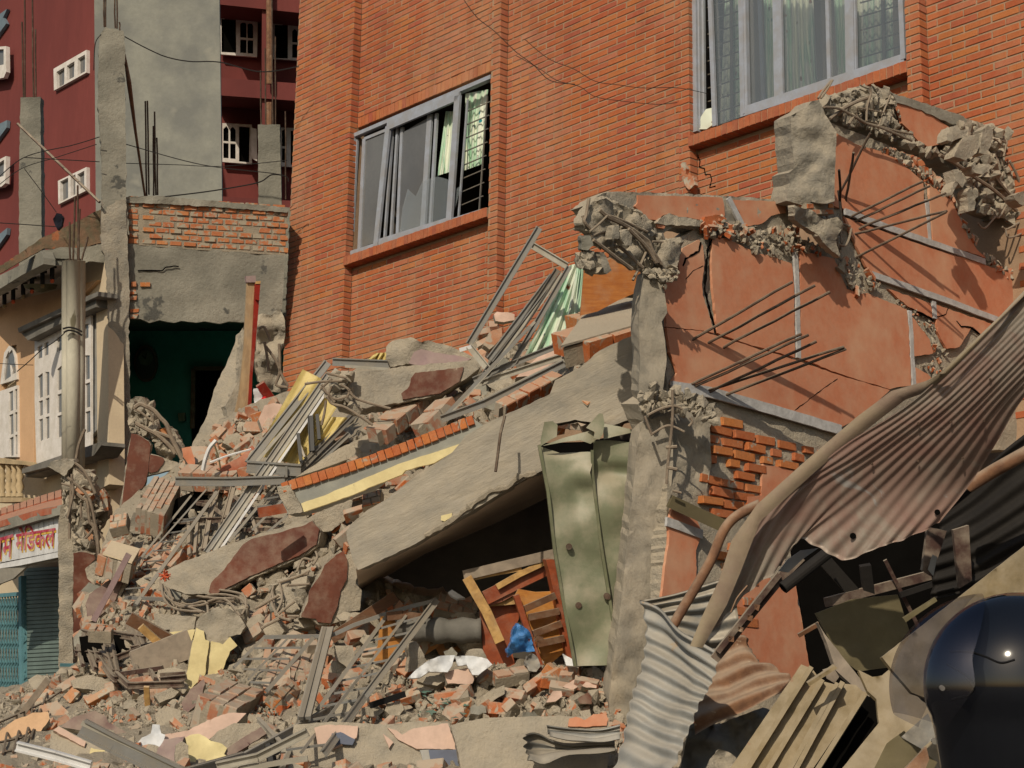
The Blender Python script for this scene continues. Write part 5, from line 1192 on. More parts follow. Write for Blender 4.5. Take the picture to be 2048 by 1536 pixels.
masonry('brick_block', 'upright brick fragment half buried left of the pink wall band', 14, '1090 1330 1180 1350 1120 1220', (11.6, 11.6, 11.7), .14, 1, 3)
masonry('brick_block', 'brick lump right of the tilted brick under the plaster slab by the curtain', 10, '1100 900 1230 870 1110 800', (13.9, 13.9, 14.0), .12, 2, 2, key='vivid')
masonry('brick_slab', 'flat brick slab with rounded mortar end beside the fallen white conduit', 9, '1240 660 1620 690 1250 600', (17.3, 17.1, 17.5), .2, 4, 1)
masonry('brick_block', 'bright orange broken bricks wedged under the short broken column', 4, '575 1470 765 1465 570 1385', (13.0, 13.25, 13.0), .1, 2, 2, key='vivid')
# slab with plaster top and brick edge by the patterned curtain
masonry('plastered_brick_slab', 'tilted grey plastered slab with orange brick edge resting beside the patterned curtain', 7, '930 1010 1460 860 1110 760', (12.9, 13.2, 13.9), .17, 3, 2, key='vivid', plaster='concrete')
masonry('brick_edged_block', 'pale plaster topped brick block lying right of the lower broken pillar', 9, '700 1230 900 1290 760 1140', (16.2, 16.1, 16.7), .2, 3, 2, plaster='creamwall')
# long painted beams
t = plate('maroon_beam', 'fallen concrete beam with flaking maroon paint lying across the left rubble', 'beam', 13, '1085 250 1100 205 1240 130 1400 75 1500 30 1700 -40 1900 -100 2000 -140 2130 -155 2190 -90 2170 20 2040 110 1880 170 1720 240 1560 320 1420 350 1260 345 1120 290', (-.15, .25), .3, 'concrete', lift=.65, rough=2.5,
          patches=[('maroon', 13, '1425 335 1440 270 1530 180 1620 60 1660 10 1720 -30 1900 -70 2070 -120 2130 -150 2180 -95 2160 10 2040 85 1880 150 1700 230 1540 310 1460 355')])
sp = PD(905, 830, 14.4, -.1, .2)
plate('maroon_beam', 'higher fallen concrete beam with a maroon right half below the brick wall', 'beam', 6, '890 1190 1010 1170 1200 1165 1440 1130 1700 1110 1880 1090 1920 1130 1860 1190 1750 1260 1640 1330 1380 1380 1250 1400 1060 1430 950 1400 880 1320', (.1, .2), .3, 'concrete', d=15.4, rough=2.2, patches=[('maroon', 6, '1470 1180 1800 1140 1770 1240 1640 1320 1385 1360 1375 1320 1430 1270 1440 1220')])
plate('lilac_faced_lump', 'lump of rough concrete with a lilac painted side against the brick wall', 'masonry', 6, '1270 1000 1310 960 1440 935 1510 970 1560 960 1720 1000 1880 1080 1890 1110 1500 1130 1410 1120 1300 1140 1270 1080', (0, .2), .3, 'rubblecon', d=16.2, amp=.05, patches=[('lilac', 6, '1425 1115 1460 1040 1510 1015 1600 1040 1740 1060 1850 1085 1790 1115 1500 1128')])
cb = thing('cream_edged_beam', 'long sloping beam with brick topped edge, grey face and a bright cream yellow strip', 'beam', P(700, 960, 13.6))
CBP = PD(740, 930, 13.6, -.12, .15)
mb = MB(); slab(mb, Q(10, '525 760 600 745 900 660 1400 500 1850 280 1960 370 1800 460 1400 600 1150 770 700 940 600 950 560 860'), CBP, 0, .24, 12, .008, 1); mb.build('core', [M['plaster_grey']], cb)
mb = MB(); slab(mb, Q(10, '690 875 850 820 1350 610 1805 460 1740 520 1600 600 1480 630 1400 650 1380 680 1150 770 1050 815 900 870 710 935'), CBP, .02, .04, 20, .0, 1.2); mb.build('painted_strip', M['cream'], cb)
mb = MB(); slab(mb, Q(10, '525 770 600 750 640 800 680 870 700 935 610 950 585 900 550 840'), CBP, .03, .25, 9, .03, 2); mb.build('broken_end', M['rubblecon'], cb)
for i in range(26):
    t_ = i / 26; xa, ya = 560 + (1870 - 560) * t_, 772 + (300 - 772) * (t_ ** 1.0) + 24 * math.sin(t_ * 3.14)
    A = CBP.pt(*Q(10, f'{xa} {ya}')[0], .02); B = CBP.pt(*Q(10, f'{xa+50} {ya-17}')[0], .02); a = (B - A).normalized(); v_ = a.cross(CBP.n).normalized()
    place(ub('oldbrick')[i % 4], 'edge_brick', cb, (A + B) / 2 - CBP.n * .06, (a, v_, CBP.n), ((B - A).length * random.uniform(.9, .99), .078 + random.uniform(-.008, .004), .14))
plate('maroon_plate', 'maroon painted wall fragment with scratches standing left of the dark room', 'masonry', 14, '680 510 720 420 760 330 830 180 880 110 960 50 1000 80 1060 70 1085 180 1060 280 1105 320 1090 460 1000 470 960 530 890 560 800 555 760 510', (.2, .15), .22, 'rubblecon', lift=.55, patches=[('maroon', 14, '690 500 740 400 745 330 820 220 850 150 930 80 980 55 1005 110 1008 180 1000 250 960 330 940 430 890 550 800 540 790 515 700 505')])
plate('maroon_plate', 'large maroon painted wall piece standing right below the tall corner column', 'masonry', 24, '565 590 640 600 720 650 800 690 830 740 810 860 1030 930 1100 960 1240 1000 1230 1050 1150 1060 1020 1110 900 1150 760 1180 740 1300 600 1536 540 1640 400 1640 460 1250 520 800', (.1, .1), .2, 'concrete', d=19.2, patches=[('maroon', 24, '565 590 640 605 710 650 800 700 822 760 810 900 795 1100 780 1180 740 1300 600 1520 540 1640 420 1640 480 1200 530 800'), ('maroon', 24, '815 880 1000 920 1020 960 1000 1010 920 1100 850 1130 800 1120')])
plate('maroon_plate', 'narrow upright maroon wall strip beside the foot of the corner pillar', 'masonry', 13, '500 70 560 60 640 80 650 110 600 160 590 220 640 300 600 330 570 400 580 560 560 600 530 590 510 700 500 640', (.1, .02), .2, 'maroon', 'rubblecon', d=19.6)
plate('plum_plate', 'tilted plum coloured plaster slab with mortar rim beside the brown racks', 'masonry', 13, '556 420 590 350 650 320 720 270 850 190 890 185 900 215 860 300 780 430 720 510 650 560 570 590 575 520', (.3, .6), .16, 'rubblecon', lift=.3, patches=[('plum', 13, '585 420 610 350 720 270 850 195 860 230 780 400 640 540 600 510')])
plate('cream_painted_block', 'upright broken column piece with cream yellow painted faces in the lower left rubble', 'masonry', 13, '1340 540 1380 490 1480 440 1560 450 1640 500 1680 570 1640 620 1560 640 1590 700 1540 800 1500 880 1480 970 1400 930 1240 1060 1270 900 1300 730 1330 620', (.1, .15), .3, 'concrete', lift=.5, amp=.04, patches=[('cream', 13, '1340 580 1390 600 1400 660 1430 670 1410 800 1400 900 1240 1055 1275 880 1310 700'), ('cream', 13, '1440 670 1520 690 1570 640 1620 700 1570 740 1520 870 1480 930 1420 900 1430 780')])
plate('cream_wall_scrap', 'flat cream and pink wall strip lying behind the brown timber in the left rubble', 'masonry', 13, '1050 480 1340 500 1320 600 1300 670 1150 650 1160 590 1060 600', (0, .3), .1, 'concrete', lift=.3, patches=[('cream', 13, '1150 610 1330 590 1310 665 1160 650')])
# bottom left plates
plate('pink_plate', 'pale pink painted wall corner lying at the lower left with a yellow end', 'masonry', 13, '345 1290 400 1250 590 1350 740 1420 740 1450 600 1536 540 1560 440 1440 340 1400', (.2, .8), .15, 'concrete', lift=.35, patches=[('pink', 13, '365 1280 400 1252 585 1355 575 1392 500 1350'), ('cream', 13, '620 1400 740 1420 600 1500')])
plate('plum_plate', 'dark plum painted plaster sheet lying at the lower left behind the steel channel', 'masonry', 13, '420 1255 480 1200 560 1170 650 1145 720 1180 740 1220 860 1290 940 1335 910 1360 700 1290 600 1290', (0, .9), .06, 'plum', 'rubblecon', lift=.3)
plate('pink_plate', 'large pale pink wall slab lying under the flat brick slab', 'masonry', 13, '1110 1310 1280 1280 1420 1210 1560 1160 1680 1160 1620 1230 1500 1300 1440 1340 1260 1330 1200 1360 1110 1390', (.1, 1.0), .12, 'pink', 'rubblecon', lift=.35)
plate('brick_edged_plate', 'broken wall slab with brick edge and dark maroon underside near the bottom left', 'masonry', 13, '1430 1340 1480 1290 1600 1230 1760 1230 1820 1290 1800 1340 1560 1470 1530 1400', (.2, .6), .2, 'rubblecon', lift=.5, patches=[('plum', 13, '1540 1410 1640 1340 1780 1255 1820 1300 1560 1470')])
plate('cream_plate', 'bright cream yellow plaster plate lying at the bottom edge left of the grille', 'masonry', 13, '1265 1330 1300 1310 1360 1300 1400 1320 1440 1350 1520 1370 1550 1400 1530 1440 1580 1480 1400 1510 1300 1560 1290 1450', (.1, .5), .08, 'cream', 'rubblecon', lift=.5)
plate('grey_plate', 'rounded grey mortar piece beside the bright cream plaster plate', 'masonry', 13, '1200 1380 1240 1350 1280 1380 1300 1560 1220 1560 1190 1470', (.2, .3), .12, 'rubblecon', lift=.55)
plate('lilac_plate', 'lilac and pink painted plate half hidden under the steel channel', 'masonry', 13, '1080 1400 1120 1340 1260 1320 1240 1380 1210 1400 1215 1560 1060 1560 1040 1480', (.1, .5), .1, 'lilac', 'rubblecon', lift=.35)
plate('white_board', 'crumpled pale grey board standing behind the steel channel at lower left', 'board', 13, '900 1390 970 1330 1030 1300 1040 1240 1090 1240 1100 1300 1130 1310 1110 1370 1080 1440 1000 1430', (.2, .5), .04, 'clothwhite', 'rubblecon', lift=.45, amp=.05)
plate('maroon_scrap', 'small maroon and grey wall piece beside the flat brick slab', 'masonry', 13, '1240 1090 1300 1000 1390 930 1400 960 1380 1040 1340 1100 1260 1180', (.1, .5), .08, 'plum', 'rubblecon', lift=.3)
plate('plaster_sheet', 'tan plastered sheet lying on the slope at the far lower left', 'masonry', 13, '-60 1330 30 1260 100 1210 220 1160 330 1150 340 1200 250 1330 180 1420 60 1430 -60 1420', (.2, 1.0), .06, 'peach', 'rubblecon', lift=.2)
# wall band along the bottom
bw = thing('fallen_wall_band', 'fallen pale pink wall band with a slate blue base stripe at the bottom centre', 'wall', P(800, 1536, 11.5))
WB = PD(800, 1480, 11.05, .05, .5)
mb = MB(); slab(mb, Q(14, '640 1240 900 1220 1280 1240 1500 1215 1700 1230 1790 1536 1800 1640 600 1640'), WB, 0, .15, 14, .02, 2); mb.build('body', M['concrete'], bw)
for m, s in (('pink', '1280 1262 1340 1275 1380 1310 1440 1270 1690 1230 1760 1408 1480 1405 1350 1340'), ('galv', '1500 1412 1762 1410 1790 1560 1540 1560'), ('pink', '780 1260 860 1240 1080 1250 1070 1330 900 1410 800 1370'), ('pink', '1250 1300 1320 1360 1290 1400')):
    mb = MB(); slab(mb, Q(14, s), WB, .025, .03, 20, 0, 1.6, edge=6); mb.build('painted_face', M[m], bw)
M['slate'] = mat('slate_blue_paint', (.13,.15,.20), (.11,.12,.16), 4, .8, .1, 30)
mb = MB(); slab(mb, Q(14, '900 1300 960 1290 1060 1340 1040 1380 960 1370 880 1400'), WB, .035, .03, 20, 0, 1, edge=6); mb.build('painted_face', M['slate'], bw)
mb = MB(); slab(mb, Q(14, '1560 1412 1762 1410 1790 1560 1590 1560'), WB, .035, .03, 20, 0, 1, edge=6); mb.build('painted_face', M['slate'], bw)
plate('grey_concrete_panel', 'broad smooth grey concrete panel at the bottom right of the wall band', 'slab', 15, '175 1240 400 1195 700 1185 900 1180 1240 1190 1260 1260 1240 1660 260 1660 230 1440', (.05, .5), .15, 'concrete', d=10.95, amp=.008, rough=1.5, patches=[('terra', 15, '975 1250 985 1200 1030 1185 1090 1210 1150 1170 1240 1165 1250 1200 1240 1245 1100 1255')])
plate('rubble_chunk', 'rough mortar chunk at the bottom edge under the crumpled dark metal', 'masonry', 15, '900 1536 960 1460 1060 1440 1180 1420 1240 1480 1240 1600 900 1600', (0, .5), .2, 'rubblecon', d=11.0, amp=.08)
# medium plates through the pile
for (lab, c, s, tl, fr, lf) in (
 ('rounded grey plaster lump lying in front of the white sheet', 14, '1480 940 1510 860 1560 835 1650 830 1700 870 1690 930 1620 970 1540 965', (.1, .7), 'concrete', .25),
 ('salmon brick fragment with sharp top beside the white sheet', 14, '1665 880 1830 850 1880 890 1860 960 1690 960', (.2, .4), 'pink', .25),
 ('long orange edged mortar slab right of the glass shards', 14, '1870 1080 1990 1000 2080 970 2080 1030 1900 1140', (.2, .4), 'rubblecon', .2),
 ('pale pink paint flake in the dust before the cabinet', 15, '940 980 1060 910 1085 915 1060 970 1010 1000', (.2, .7), 'pink', .1),
 ('second smaller pink flake right of the first', 15, '1070 975 1100 945 1170 970 1170 990 1100 985', (.2, .7), 'pink', .1),
 ('dark maroon faced fragment low in front of the column', 15, '1040 1060 1110 1020 1140 1050 1140 1100 1060 1095', (.2, .3), 'maroon', .15),
 ('peach brick wedge in the dust left of the maroon fragment', 15, '830 1090 870 1010 930 1010 940 1050 890 1080', (.2, .5), 'pink', .15),
 ('grey slab piece standing under the grille next to orange bricks', 14, '920 700 1040 700 1060 790 1000 850 940 800', (.2, .2), 'concrete', .4),
 ('upright grey plaster slab right of the orange cupboard door', 14, '1410 690 1480 675 1530 760 1540 840 1430 880 1440 780', (.4, .1), 'concrete', .4),
 ('flat grey slab under the foot of the maroon scratched plate', 14, '640 520 700 500 790 520 780 570 640 590', (0, .5), 'concrete', .2),
 ('level grey slab at the mouth of the dark room', 14, '930 500 980 470 1160 480 1100 520 960 530', (0, .8), 'concrete', .15),
 ('plum faced mortar plate left of the small maroon scrap', 13, '1050 940 1080 870 1180 850 1300 870 1290 910 1100 935', (.1, .8), 'rubblecon', .2),
 ('long cracked mortar lump right of the timber racks', 13, '480 940 600 900 700 920 770 970 720 1020 600 1000 500 990', (.1, .6), 'rubblecon', .2),
 ('dusty brick coloured wedge below the racks', 13, '1050 1040 1180 980 1230 1010 1190 1050 1090 1090', (.1, .6), 'rubblecon', .2),
 ('big lump of mortar under the end of the cream edged beam', 10, '740 980 900 860 1040 850 1030 960 900 1060 800 1080 730 1040', (.2, .2), 'rubblecon', .3),
 ('rose plaster slab leaning left of the yellow curtain', 10, '400 300 440 210 500 190 560 200 500 330 440 400', (.3, .3), 'pink', .3),
 ('wide mortar slab on which the brick row above the beam rests', 10, '650 700 950 500 1200 380 1280 460 1000 580 800 650', (.1, .6), 'rubblecon', .1),
 ('pale pink cube of plastered wall behind the patterned curtain end', 7, '1128 760 1140 625 1195 612 1320 660 1250 690 1240 720', (.6, .1), 'pink', 1.0),
 ('grey plaster lump peeking out above the plum shaded slab', 7, '1310 650 1380 590 1450 575 1480 600 1460 640 1380 640', (.3, .3), 'concrete', .9),
 ('pink plastered wedge under the patterned curtain', 7, '620 1210 800 1040 900 990 1000 1020 960 1070 760 1190', (.1, .7), 'pink', .25),
 ('mauve plaster plate above the crumpled cabinet top', 7, '930 1300 940 1240 1000 1190 1100 1175 1110 1200 1000 1290', (.1, .5), 'lilac', .45),
 ('white and pink plaster flake caught on the bent frame', 7, '470 780 490 762 560 765 610 780 610 820 540 830 480 825', (.1, .2), 'pink', .9),
 ('cut grey wall stump under the bent frame', 7, '400 990 440 900 520 870 530 940 440 1020', (.2, .3), 'loose', .5),
 ('terracotta bit of wall fallen by the tall column foot', 9, '1240 500 1300 490 1330 580 1330 630 1290 620 1250 560', (.2, .2), 'terra', .5),
 ('large rose brick plate on the slope beside the white conduit', 9, '1640 560 1720 480 1740 500 1680 620 1560 680 1480 640', (.2, .4), 'redtile', .3),
 ('grey mortar block at the end of the tall column stump', 9, '910 940 990 940 1000 1080 900 1080 870 1040', (.2, 0), 'concrete', .3)):
    plate('wall_fragment', lab, 'masonry', c, s, tl, .10, fr, lift=lf, rough=1.8, step=9)
# ------------------------------------------------------------------ corner stubs with bars
st = thing('broken_pillar', 'shattered corner pillar with hooked rebar before the shop sign', 'pillar', P(140, 1340, 20.0))
SPN = PD(150, 1150, 20.0, .1, 0)
mb = MB(); slab(mb, Q(23, '1040 440 1080 400 1200 400 1230 700 1260 1240 1250 1536 1240 2100 1240 3300 1000 3300 1000 1400 980 900 1010 640'), SPN, 0, .4, 10, .04, 2.2)
slab(mb, Q(23, '1040 -100 1200 -170 1550 -140 1560 100 1700 280 1840 500 1850 650 1740 760 1700 860 1640 920 1620 1100 1640 1240 1400 1270 1290 1240 1250 1260 1200 900 1080 410'), SPN, .03, .4, 9, .10, 3)
mb.build('core', M['rubblecon'], st)
mb = MB(); slab(mb, Q(9, '325 625 350 590 420 575 500 580 510 600 480 640 440 690 360 640'), PD(118, 930, 19.8), 0, .2, 8, .05, 2); mb.build('cap_lump', M['concrete'], st)
mb = MB(); slab(mb, Q(13, '600 160 640 130 680 140 680 260 640 290 600 240 580 180'), PD(185, 1145, 19.5), 0, .2, 8, .06, 2); mb.build('side_lump', M['rubblecon'], st)
mb = MB(); scatter(mb, Q(23, '1060 -80 1520 -100 1600 200 1720 700 1620 1100 1300 1180 1200 800 1120 400'), 19.9, 160, .03, .14, 51, brickp=.03); mb.build('lumps', [M['rubblecon'], M['vivid']], st, kind='stuff')
mb = MB(); slab(mb, Q(23, '1660 240 1740 150 1830 260 1850 520 1780 540 1740 380'), PD(207, 1000, 19.6), 0, .1, 8, .03, 1.5); mb.build('brick_lump', M['vivid'], st)
for i, (s, r) in enumerate((('1230 -100 1210 200 1190 700 1185 1000', .016), ('1210 150 1400 310 1490 380 1530 700 1600 800 1660 1050 1690 1400 1680 1700', .020), ('1510 -60 1640 260', .02), ('1600 810 1530 920 1450 1000', .014), ('1610 830 1760 1000 1770 1200', .014), ('1620 840 1700 1300 1700 1500', .012), ('1300 -200 1480 -60 1560 30', .014), ('1380 390 1385 640', .014), ('1050 60 1250 110', .012))):
    mb = MB(); mb.tube(sm([P(x, y, 19.45) for x, y in Q(23, s)], 5), r, 6); mb.build('rebar', M['rebarpale'], st)
for i, s in enumerate(('490 690 500 800 480 900 460 980', '510 600 560 640 600 700 650 810', '520 570 540 470 580 370', '460 700 600 830 650 1020 670 1160 680 1300')):
    mb = MB(); mb.tube(sm([P(x, y, 19.4) for x, y in Q(9, s)], 5), .016, 6); mb.build('rebar', M['rebarpale'], st)
s2 = thing('stub_with_rebar', 'crumbled concrete stub with curved rebar in front of the teal room', 'concrete', P(285, 880, 19.5))
mb = MB(); slab(mb, Q(24, '520 300 550 120 620 90 740 110 830 200 900 330 900 520 850 600 810 680 700 600 560 580 520 480'), PD(285, 840, 19.6, .1, 0), 0, .3, 7, .10, 2.5); slab(mb, Q(24, '860 680 940 540 1080 510 1160 560 1230 700 1220 780 1100 760 1100 880 1000 900 900 820'), PD(330, 880, 19.5, .1, 0), 0, .3, 7, .10, 2.5)
scatter(mb, Q(24, '540 260 620 100 830 200 900 500 1240 740 1160 880 1000 900 820 640 560 560'), 19.45, 90, .03, .11, 52, m=0); mb.build('core', M['rubblecon'], s2)
mb = MB(); slab(mb, Q(24, '940 550 1000 520 1070 540 1080 600 960 600'), PD(328, 865, 19.3), 0, .1, 6, .03, 1.5); mb.build('brick_lump', M['vivid'], s2)
for s, r in (('610 240 680 195 760 220 870 280 960 380 1050 480 1110 650 1200 830 1280 990', .024), ('620 450 760 530 900 600 1010 690 1110 790 1160 870', .022), ('730 100 770 200 850 380 870 480', .012), ('590 250 700 310 800 390 870 430', .012), ('880 570 1000 610 1110 650', .018)):
    mb = MB(); mb.tube(sm([P(x, y, 19.15) for x, y in Q(24, s)], 5), r, 6); mb.build('rebar', M['rebarpale'], s2)
ls = thing('leaning_slab', 'pale leaning concrete slab at the right side of the teal room', 'slab', P(420, 920, 20.2))
mb = MB(); slab(mb, Q(5, '1665 850 1640 1000 1640 1300 1560 1500 1510 1680 1380 1740 1300 1750 1320 1650 1400 1500 1470 1280 1560 1080 1620 930'), PD(450, 800, 20.3, -.3, .3), 0, .2, 11, .02, 2); slab(mb, Q(5, '1650 900 1690 870 1690 1200 1600 1490 1560 1500 1540 1400 1620 1250'), PD(465, 780, 20.2, .5, .2), 0, .2, 11, .02, 1.5); mb.build('body', M['concrete'], ls)
plate('shaded_rubble_column', 'grey lumps and hanging bars piled against the corner of the brick building', 'concrete', 6, '395 790 440 770 480 790 540 740 570 790 585 880 570 1000 540 1060 560 1180 600 1290 580 1320 480 1310 400 1240 375 1150 385 1000', (.2, 0), .3, 'rubblecon', d=20.4, amp=.16, step=8)
mb = MB()
for s in ('440 970 455 1050 470 1170', '540 980 545 1170 520 1260 600 1280', '450 1000 520 1100 560 1200 600 1270', '400 880 440 870 480 960'): mb.tube(sm([P(x, y, 19.9) for x, y in Q(6, s)], 5), .016, 6)
mb.build('hanging_rebar', M['rebarpale'], label='thin bars dangling from the grey lumps beside the brick building corner', cat='rebar')
# ------------------------------------------------------------------ timber, cloth, boards
dr = thing('broken_door_plank', 'tall dusty timber plank with a glossy red edge standing before the grey side wall', 'plank', P(490, 850, 19.6))
DPp = PD(490, 700, 19.6, .3, .02)
mb = MB(); pp(mb, DPp, 6, '320 560 372 565 360 1000 330 1500 228 1500 270 1300 300 1000', 0, .06); mb.build('board', M['woodraw'], dr)
mb = MB(); pp(mb, DPp, 6, '376 570 412 570 395 800 378 1000 358 1200 345 1540 320 1540 335 1300 355 1000', .05, .10); pp(mb, DPp, 6, '380 635 405 640 405 685 380 680', .09, .05); mb.build('red_edge', M['red'], dr)
mb = MB(); pp(mb, DPp, 6, '313 520 380 515 382 562 318 562', .03, .1); mb.build('capping', M['lilac'], dr)
mb = MB(); pp(mb, DPp, 6, '383 555 415 552 412 572 378 572', .06, .1); mb.build('splinter', M['woodsplit'], dr)
for lab, c, s, d, m, w_ in (('glossy red slat leaning among the spill right of the timber plank', 6, '410 1255 490 1370', 19.2, 'red', .10), ('short dark purple slat at the foot of the timber plank', 6, '260 1470 310 1560', 18.9, 'plum', .14),
    ('silver lilac tube lying on the plum plaster slab', 13, '880 75 640 530', 15.6, 'lilac', .05), ('dusty broken plank lying over the brown racks', 13, '920 830 1310 680', 14.2, 'woodgrey', .22),
    ('yellowish splintered stick crossing the brown racks', 13, '960 570 1140 730', 14.2, 'woodsplit', .06), ('dark timber across the top of the brown racks', 13, '880 510 1220 700', 14.3, 'wooddk', .10),
    ('dusty timber pointing into the dark room', 14, '1340 360 900 650', 13.3, 'wooddk', .08), ('thin orange timber near the bottom left slab', 13, '1000 980 1010 1140', 13.3, 'woodsplit', .04),
    ('long pale timber slanting across the lower left slope', 13, '330 930 140 1180 -40 1340', 13.8, 'woodgrey', .05), ('brown timber end lying against the cream edged beam', 10, '400 940 600 905', 14.5, 'woodred', .08),
    ('blue painted stick lying beside the pillar foot', 13, '410 832 560 835', 17.0, 'gate', .03), ('black bent strip under the bent grille', 14, '1160 1110 1400 1030', 12.1, 'blackp', .04),
    ('mossy angled batten wedged across the terracotta wall below the pier', 11, '1670 860 2060 1040', 11.8, 'olive', .085)):
    mb = MB(); q = Q(c, s)
    for a, b in zip(q[:-1], q[1:]): mb.bar(P(a[0], a[1], d), P(b[0], b[1], d + .1), w_, w_ * .5)
    mb.build('timber_piece', M[m], label=lab, cat='timber')
mb = MB(); slab(mb, Q(9, '1760 1190 1800 1150 1820 1160 1810 1200 1850 1230 1800 1240'.replace('1190', '190').replace('1150', '150').replace('1160', '160').replace('1200', '200').replace('1230', '230').replace('1240', '240')), PD(525, 800, 18.9), 0, .1, 6, .05, 1.5); mb.build('red_cloth', M['redcloth'], label='bright red cloth scrap beside the glossy red slat', cat='cloth')
mb = MB(); slab(mb, Q(6, '365 1290 390 1285 425 1340 420 1400 400 1440 370 1400'), PD(515, 790, 19), 0, .05, 6, .04, 1.2); mb.build('white_cloth', M['clothwhite'], label='white crumpled cloth scrap above the red cloth', cat='cloth')
# yellow curtain
yc = MB(); curtain(yc, 10, '700 -40 1000 110 370 545 690 620', PD(560, 830, 16.5, -.1, .3), 0, 3, .03, 2); yc.build('yellow_curtain', M['yellow'], label='shiny yellow curtain hanging through the fallen window frame', cat='curtain', smooth=True)
yc = MB(); curtain(yc, 10, '760 280 1010 290 640 560 900 430', PD(640, 850, 16.45, -.1, .3), 0, 3, .03, 4); yc.build('yellow_curtain', M['yellow'], label='second fold of yellow curtain spilling right of the long rails', cat='curtain', smooth=True)
yc = MB(); curtain(yc, 6, '1200 1045 1285 1040 1120 1110 1270 1120', PD(750, 715, 17.6), 0, 3, .04, 4); yc.build('yellow_curtain', M['yellow'], label='small patch of yellow curtain showing above the frame beside the brick wall', cat='curtain', smooth=True)
# patterned curtain and wood board
pc = MB(); curtain(pc, 7, '985 445 1085 425 680 1060 930 985', PD(1110, 620, 14.6, 0, .2), 0, 3, .035, 1); curtain(pc, 7, '1040 430 1085 440 960 860 1055 800', PD(1140, 580, 14.5, 0, .1), .02, 2, .03, 6)
pc.build('patterned_curtain', M['curtain'], label='mint green curtain with teal flowers gathered under the broken beam', cat='curtain', smooth=True)
mb = MB(); pp(mb, PD(1210, 580, 13.6, .1, 0), 7, '1088 440 1180 470 1290 380 1490 500 1470 620 1330 680 1180 760 1060 790', 0, .03); mb.build('wood_board', M['wood'], label='varnished wood board standing behind the patterned curtain', cat='board')
mb = MB(); slab(mb, Q(7, '1450 610 1475 560 1490 565 1470 620'), PD(1278, 575, 12.4), 0, .02, 5, .02, .5); mb.build('curtain_scrap', M['curtain'], label='tiny mint curtain scrap beside the top of the bare column', cat='curtain')
# broken wardrobe
wd = thing('broken_wardrobe', 'smashed red brown wardrobe frame with splintered top leaning on the green cabinet', 'wardrobe', P(1010, 1335, 12.9))
WP = PD(1000, 1240, 12.9, .1, .05)
mb = MB(); pp(mb, WP, 15, '370 440 430 425 560 410 640 390 640 520 600 600 590 720 620 860 470 860 400 760', -.05, .03); mb.build('side_board', M['woodred'], wd)
for s, m, w_, o in (('262 222 905 70', 'woodgrey', .07, .1), ('285 235 420 470 510 675', 'woodsplit', .07, .12), ('290 235 470 195 655 160', 'woodsplit', .06, .08), ('410 375 560 300 855 160', 'woodred', .10, .05), ('490 300 640 215 820 130', 'woodsplit', .04, .09), ('430 410 540 400 640 390', 'woodsplit', .05, .0), ('430 400 520 370 600 325', 'woodred', .06, .03)):
    mb = MB(); pbar(mb, WP, 15, s, w_, .03, o); mb.build('frame_rail', M[m], wd)
rk = thing('drawer_rack', 'orange varnished rack with dark slats standing inside the smashed wardrobe', 'rack', P(1090, 1340, 12.6))
RP = PD(1080, 1230, 12.62, .2, .05)
mb = MB(); pp(mb, RP, 15, '618 355 640 315 760 335 870 330 960 740 800 870 770 800 640 420', 0, .03); mb.build('back_board', M['woodor'], rk)
mb = MB(); pp(mb, RP, 15, '825 115 870 110 915 130 1015 790 975 800 900 440 850 200', .1, .12); mb.build('side_post', M['woodred'], rk)
mb = MB(); pbar(mb, RP, 15, '620 355 700 600 795 870', .04, .05, .04); mb.build('side_post', M['woodred'], rk)
for s in ('680 450 890 358', '706 508 915 465', '738 620 930 550', '765 690 950 650', '752 648 800 665'):
    mb = MB(); pbar(mb, RP, 15, s, .045, .03, .12); mb.build('slat', M['wooddk'], rk)
mb = MB(); slab(mb, Q(15, '600 590 635 550 660 560 720 610 750 740 650 745 600 750 570 780 560 740 590 680'), PD(1035, 1280, 12.5, .1, .1), 0, .12, 6, .10, 1.5); mb.build('blue_bag', M['blue'], label='crumpled bright blue plastic bag beside the drawer rack', cat='bag')
mb = MB(); slab(mb, Q(15, '685 820 700 770 735 752 770 780 790 840 760 880 710 875'), PD(1065, 1325, 12.4, .1, .2), 0, .12, 6, .06, 1); mb.build('cloth_bundle', M['galv'], label='small grey green cloth bundle under the drawer rack', cat='cloth', smooth=False)
mb = MB(); slab(mb, Q(15, '940 755 1000 790 1082 830 1040 840 965 835'), PD(1135, 1320, 12.2, .1, .6), 0, .02, 6, .03, .8); mb.build('white_paper', M['clothwhite'], label='folded white paper lying in front of the drawer rack', cat='paper')
mb = MB(); slab(mb, Q(15, '158 335 185 318 225 345 275 375 220 380 180 360'), PD(915, 1190, 13.0, .1, .6), 0, .03, 6, .03, .8); mb.build('white_scrap', M['clothwhite'], label='white plaster scrap lying on the mortared bricks by the wardrobe', cat='scrap')
bd = thing('cupboard_door', 'orange plywood cupboard doors lying behind the right side of the bent grille', 'cupboard', P(810, 1340, 13.0))
for s, o in (('1180 800 1215 700 1235 500 1290 500 1330 530 1400 640 1400 760 1450 900 1340 910 1270 840', .15), ('1400 650 1640 640 1640 700 1500 790 1450 760', .05), ('1560 640 1915 610 1930 780 1650 790', .0)):
    mb = MB(); pp(mb, PD(820, 1290, 13.1, .2, .05), 14, s, o, .03); mb.build('panel', M['woodor'], bd)
mb = MB(); pbar(mb, PD(820, 1290, 13.1, .2, .05), 14, '1275 500 1380 490 1520 510', .06, .04, .2); mb.build('rail', M['wooddk'], bd)
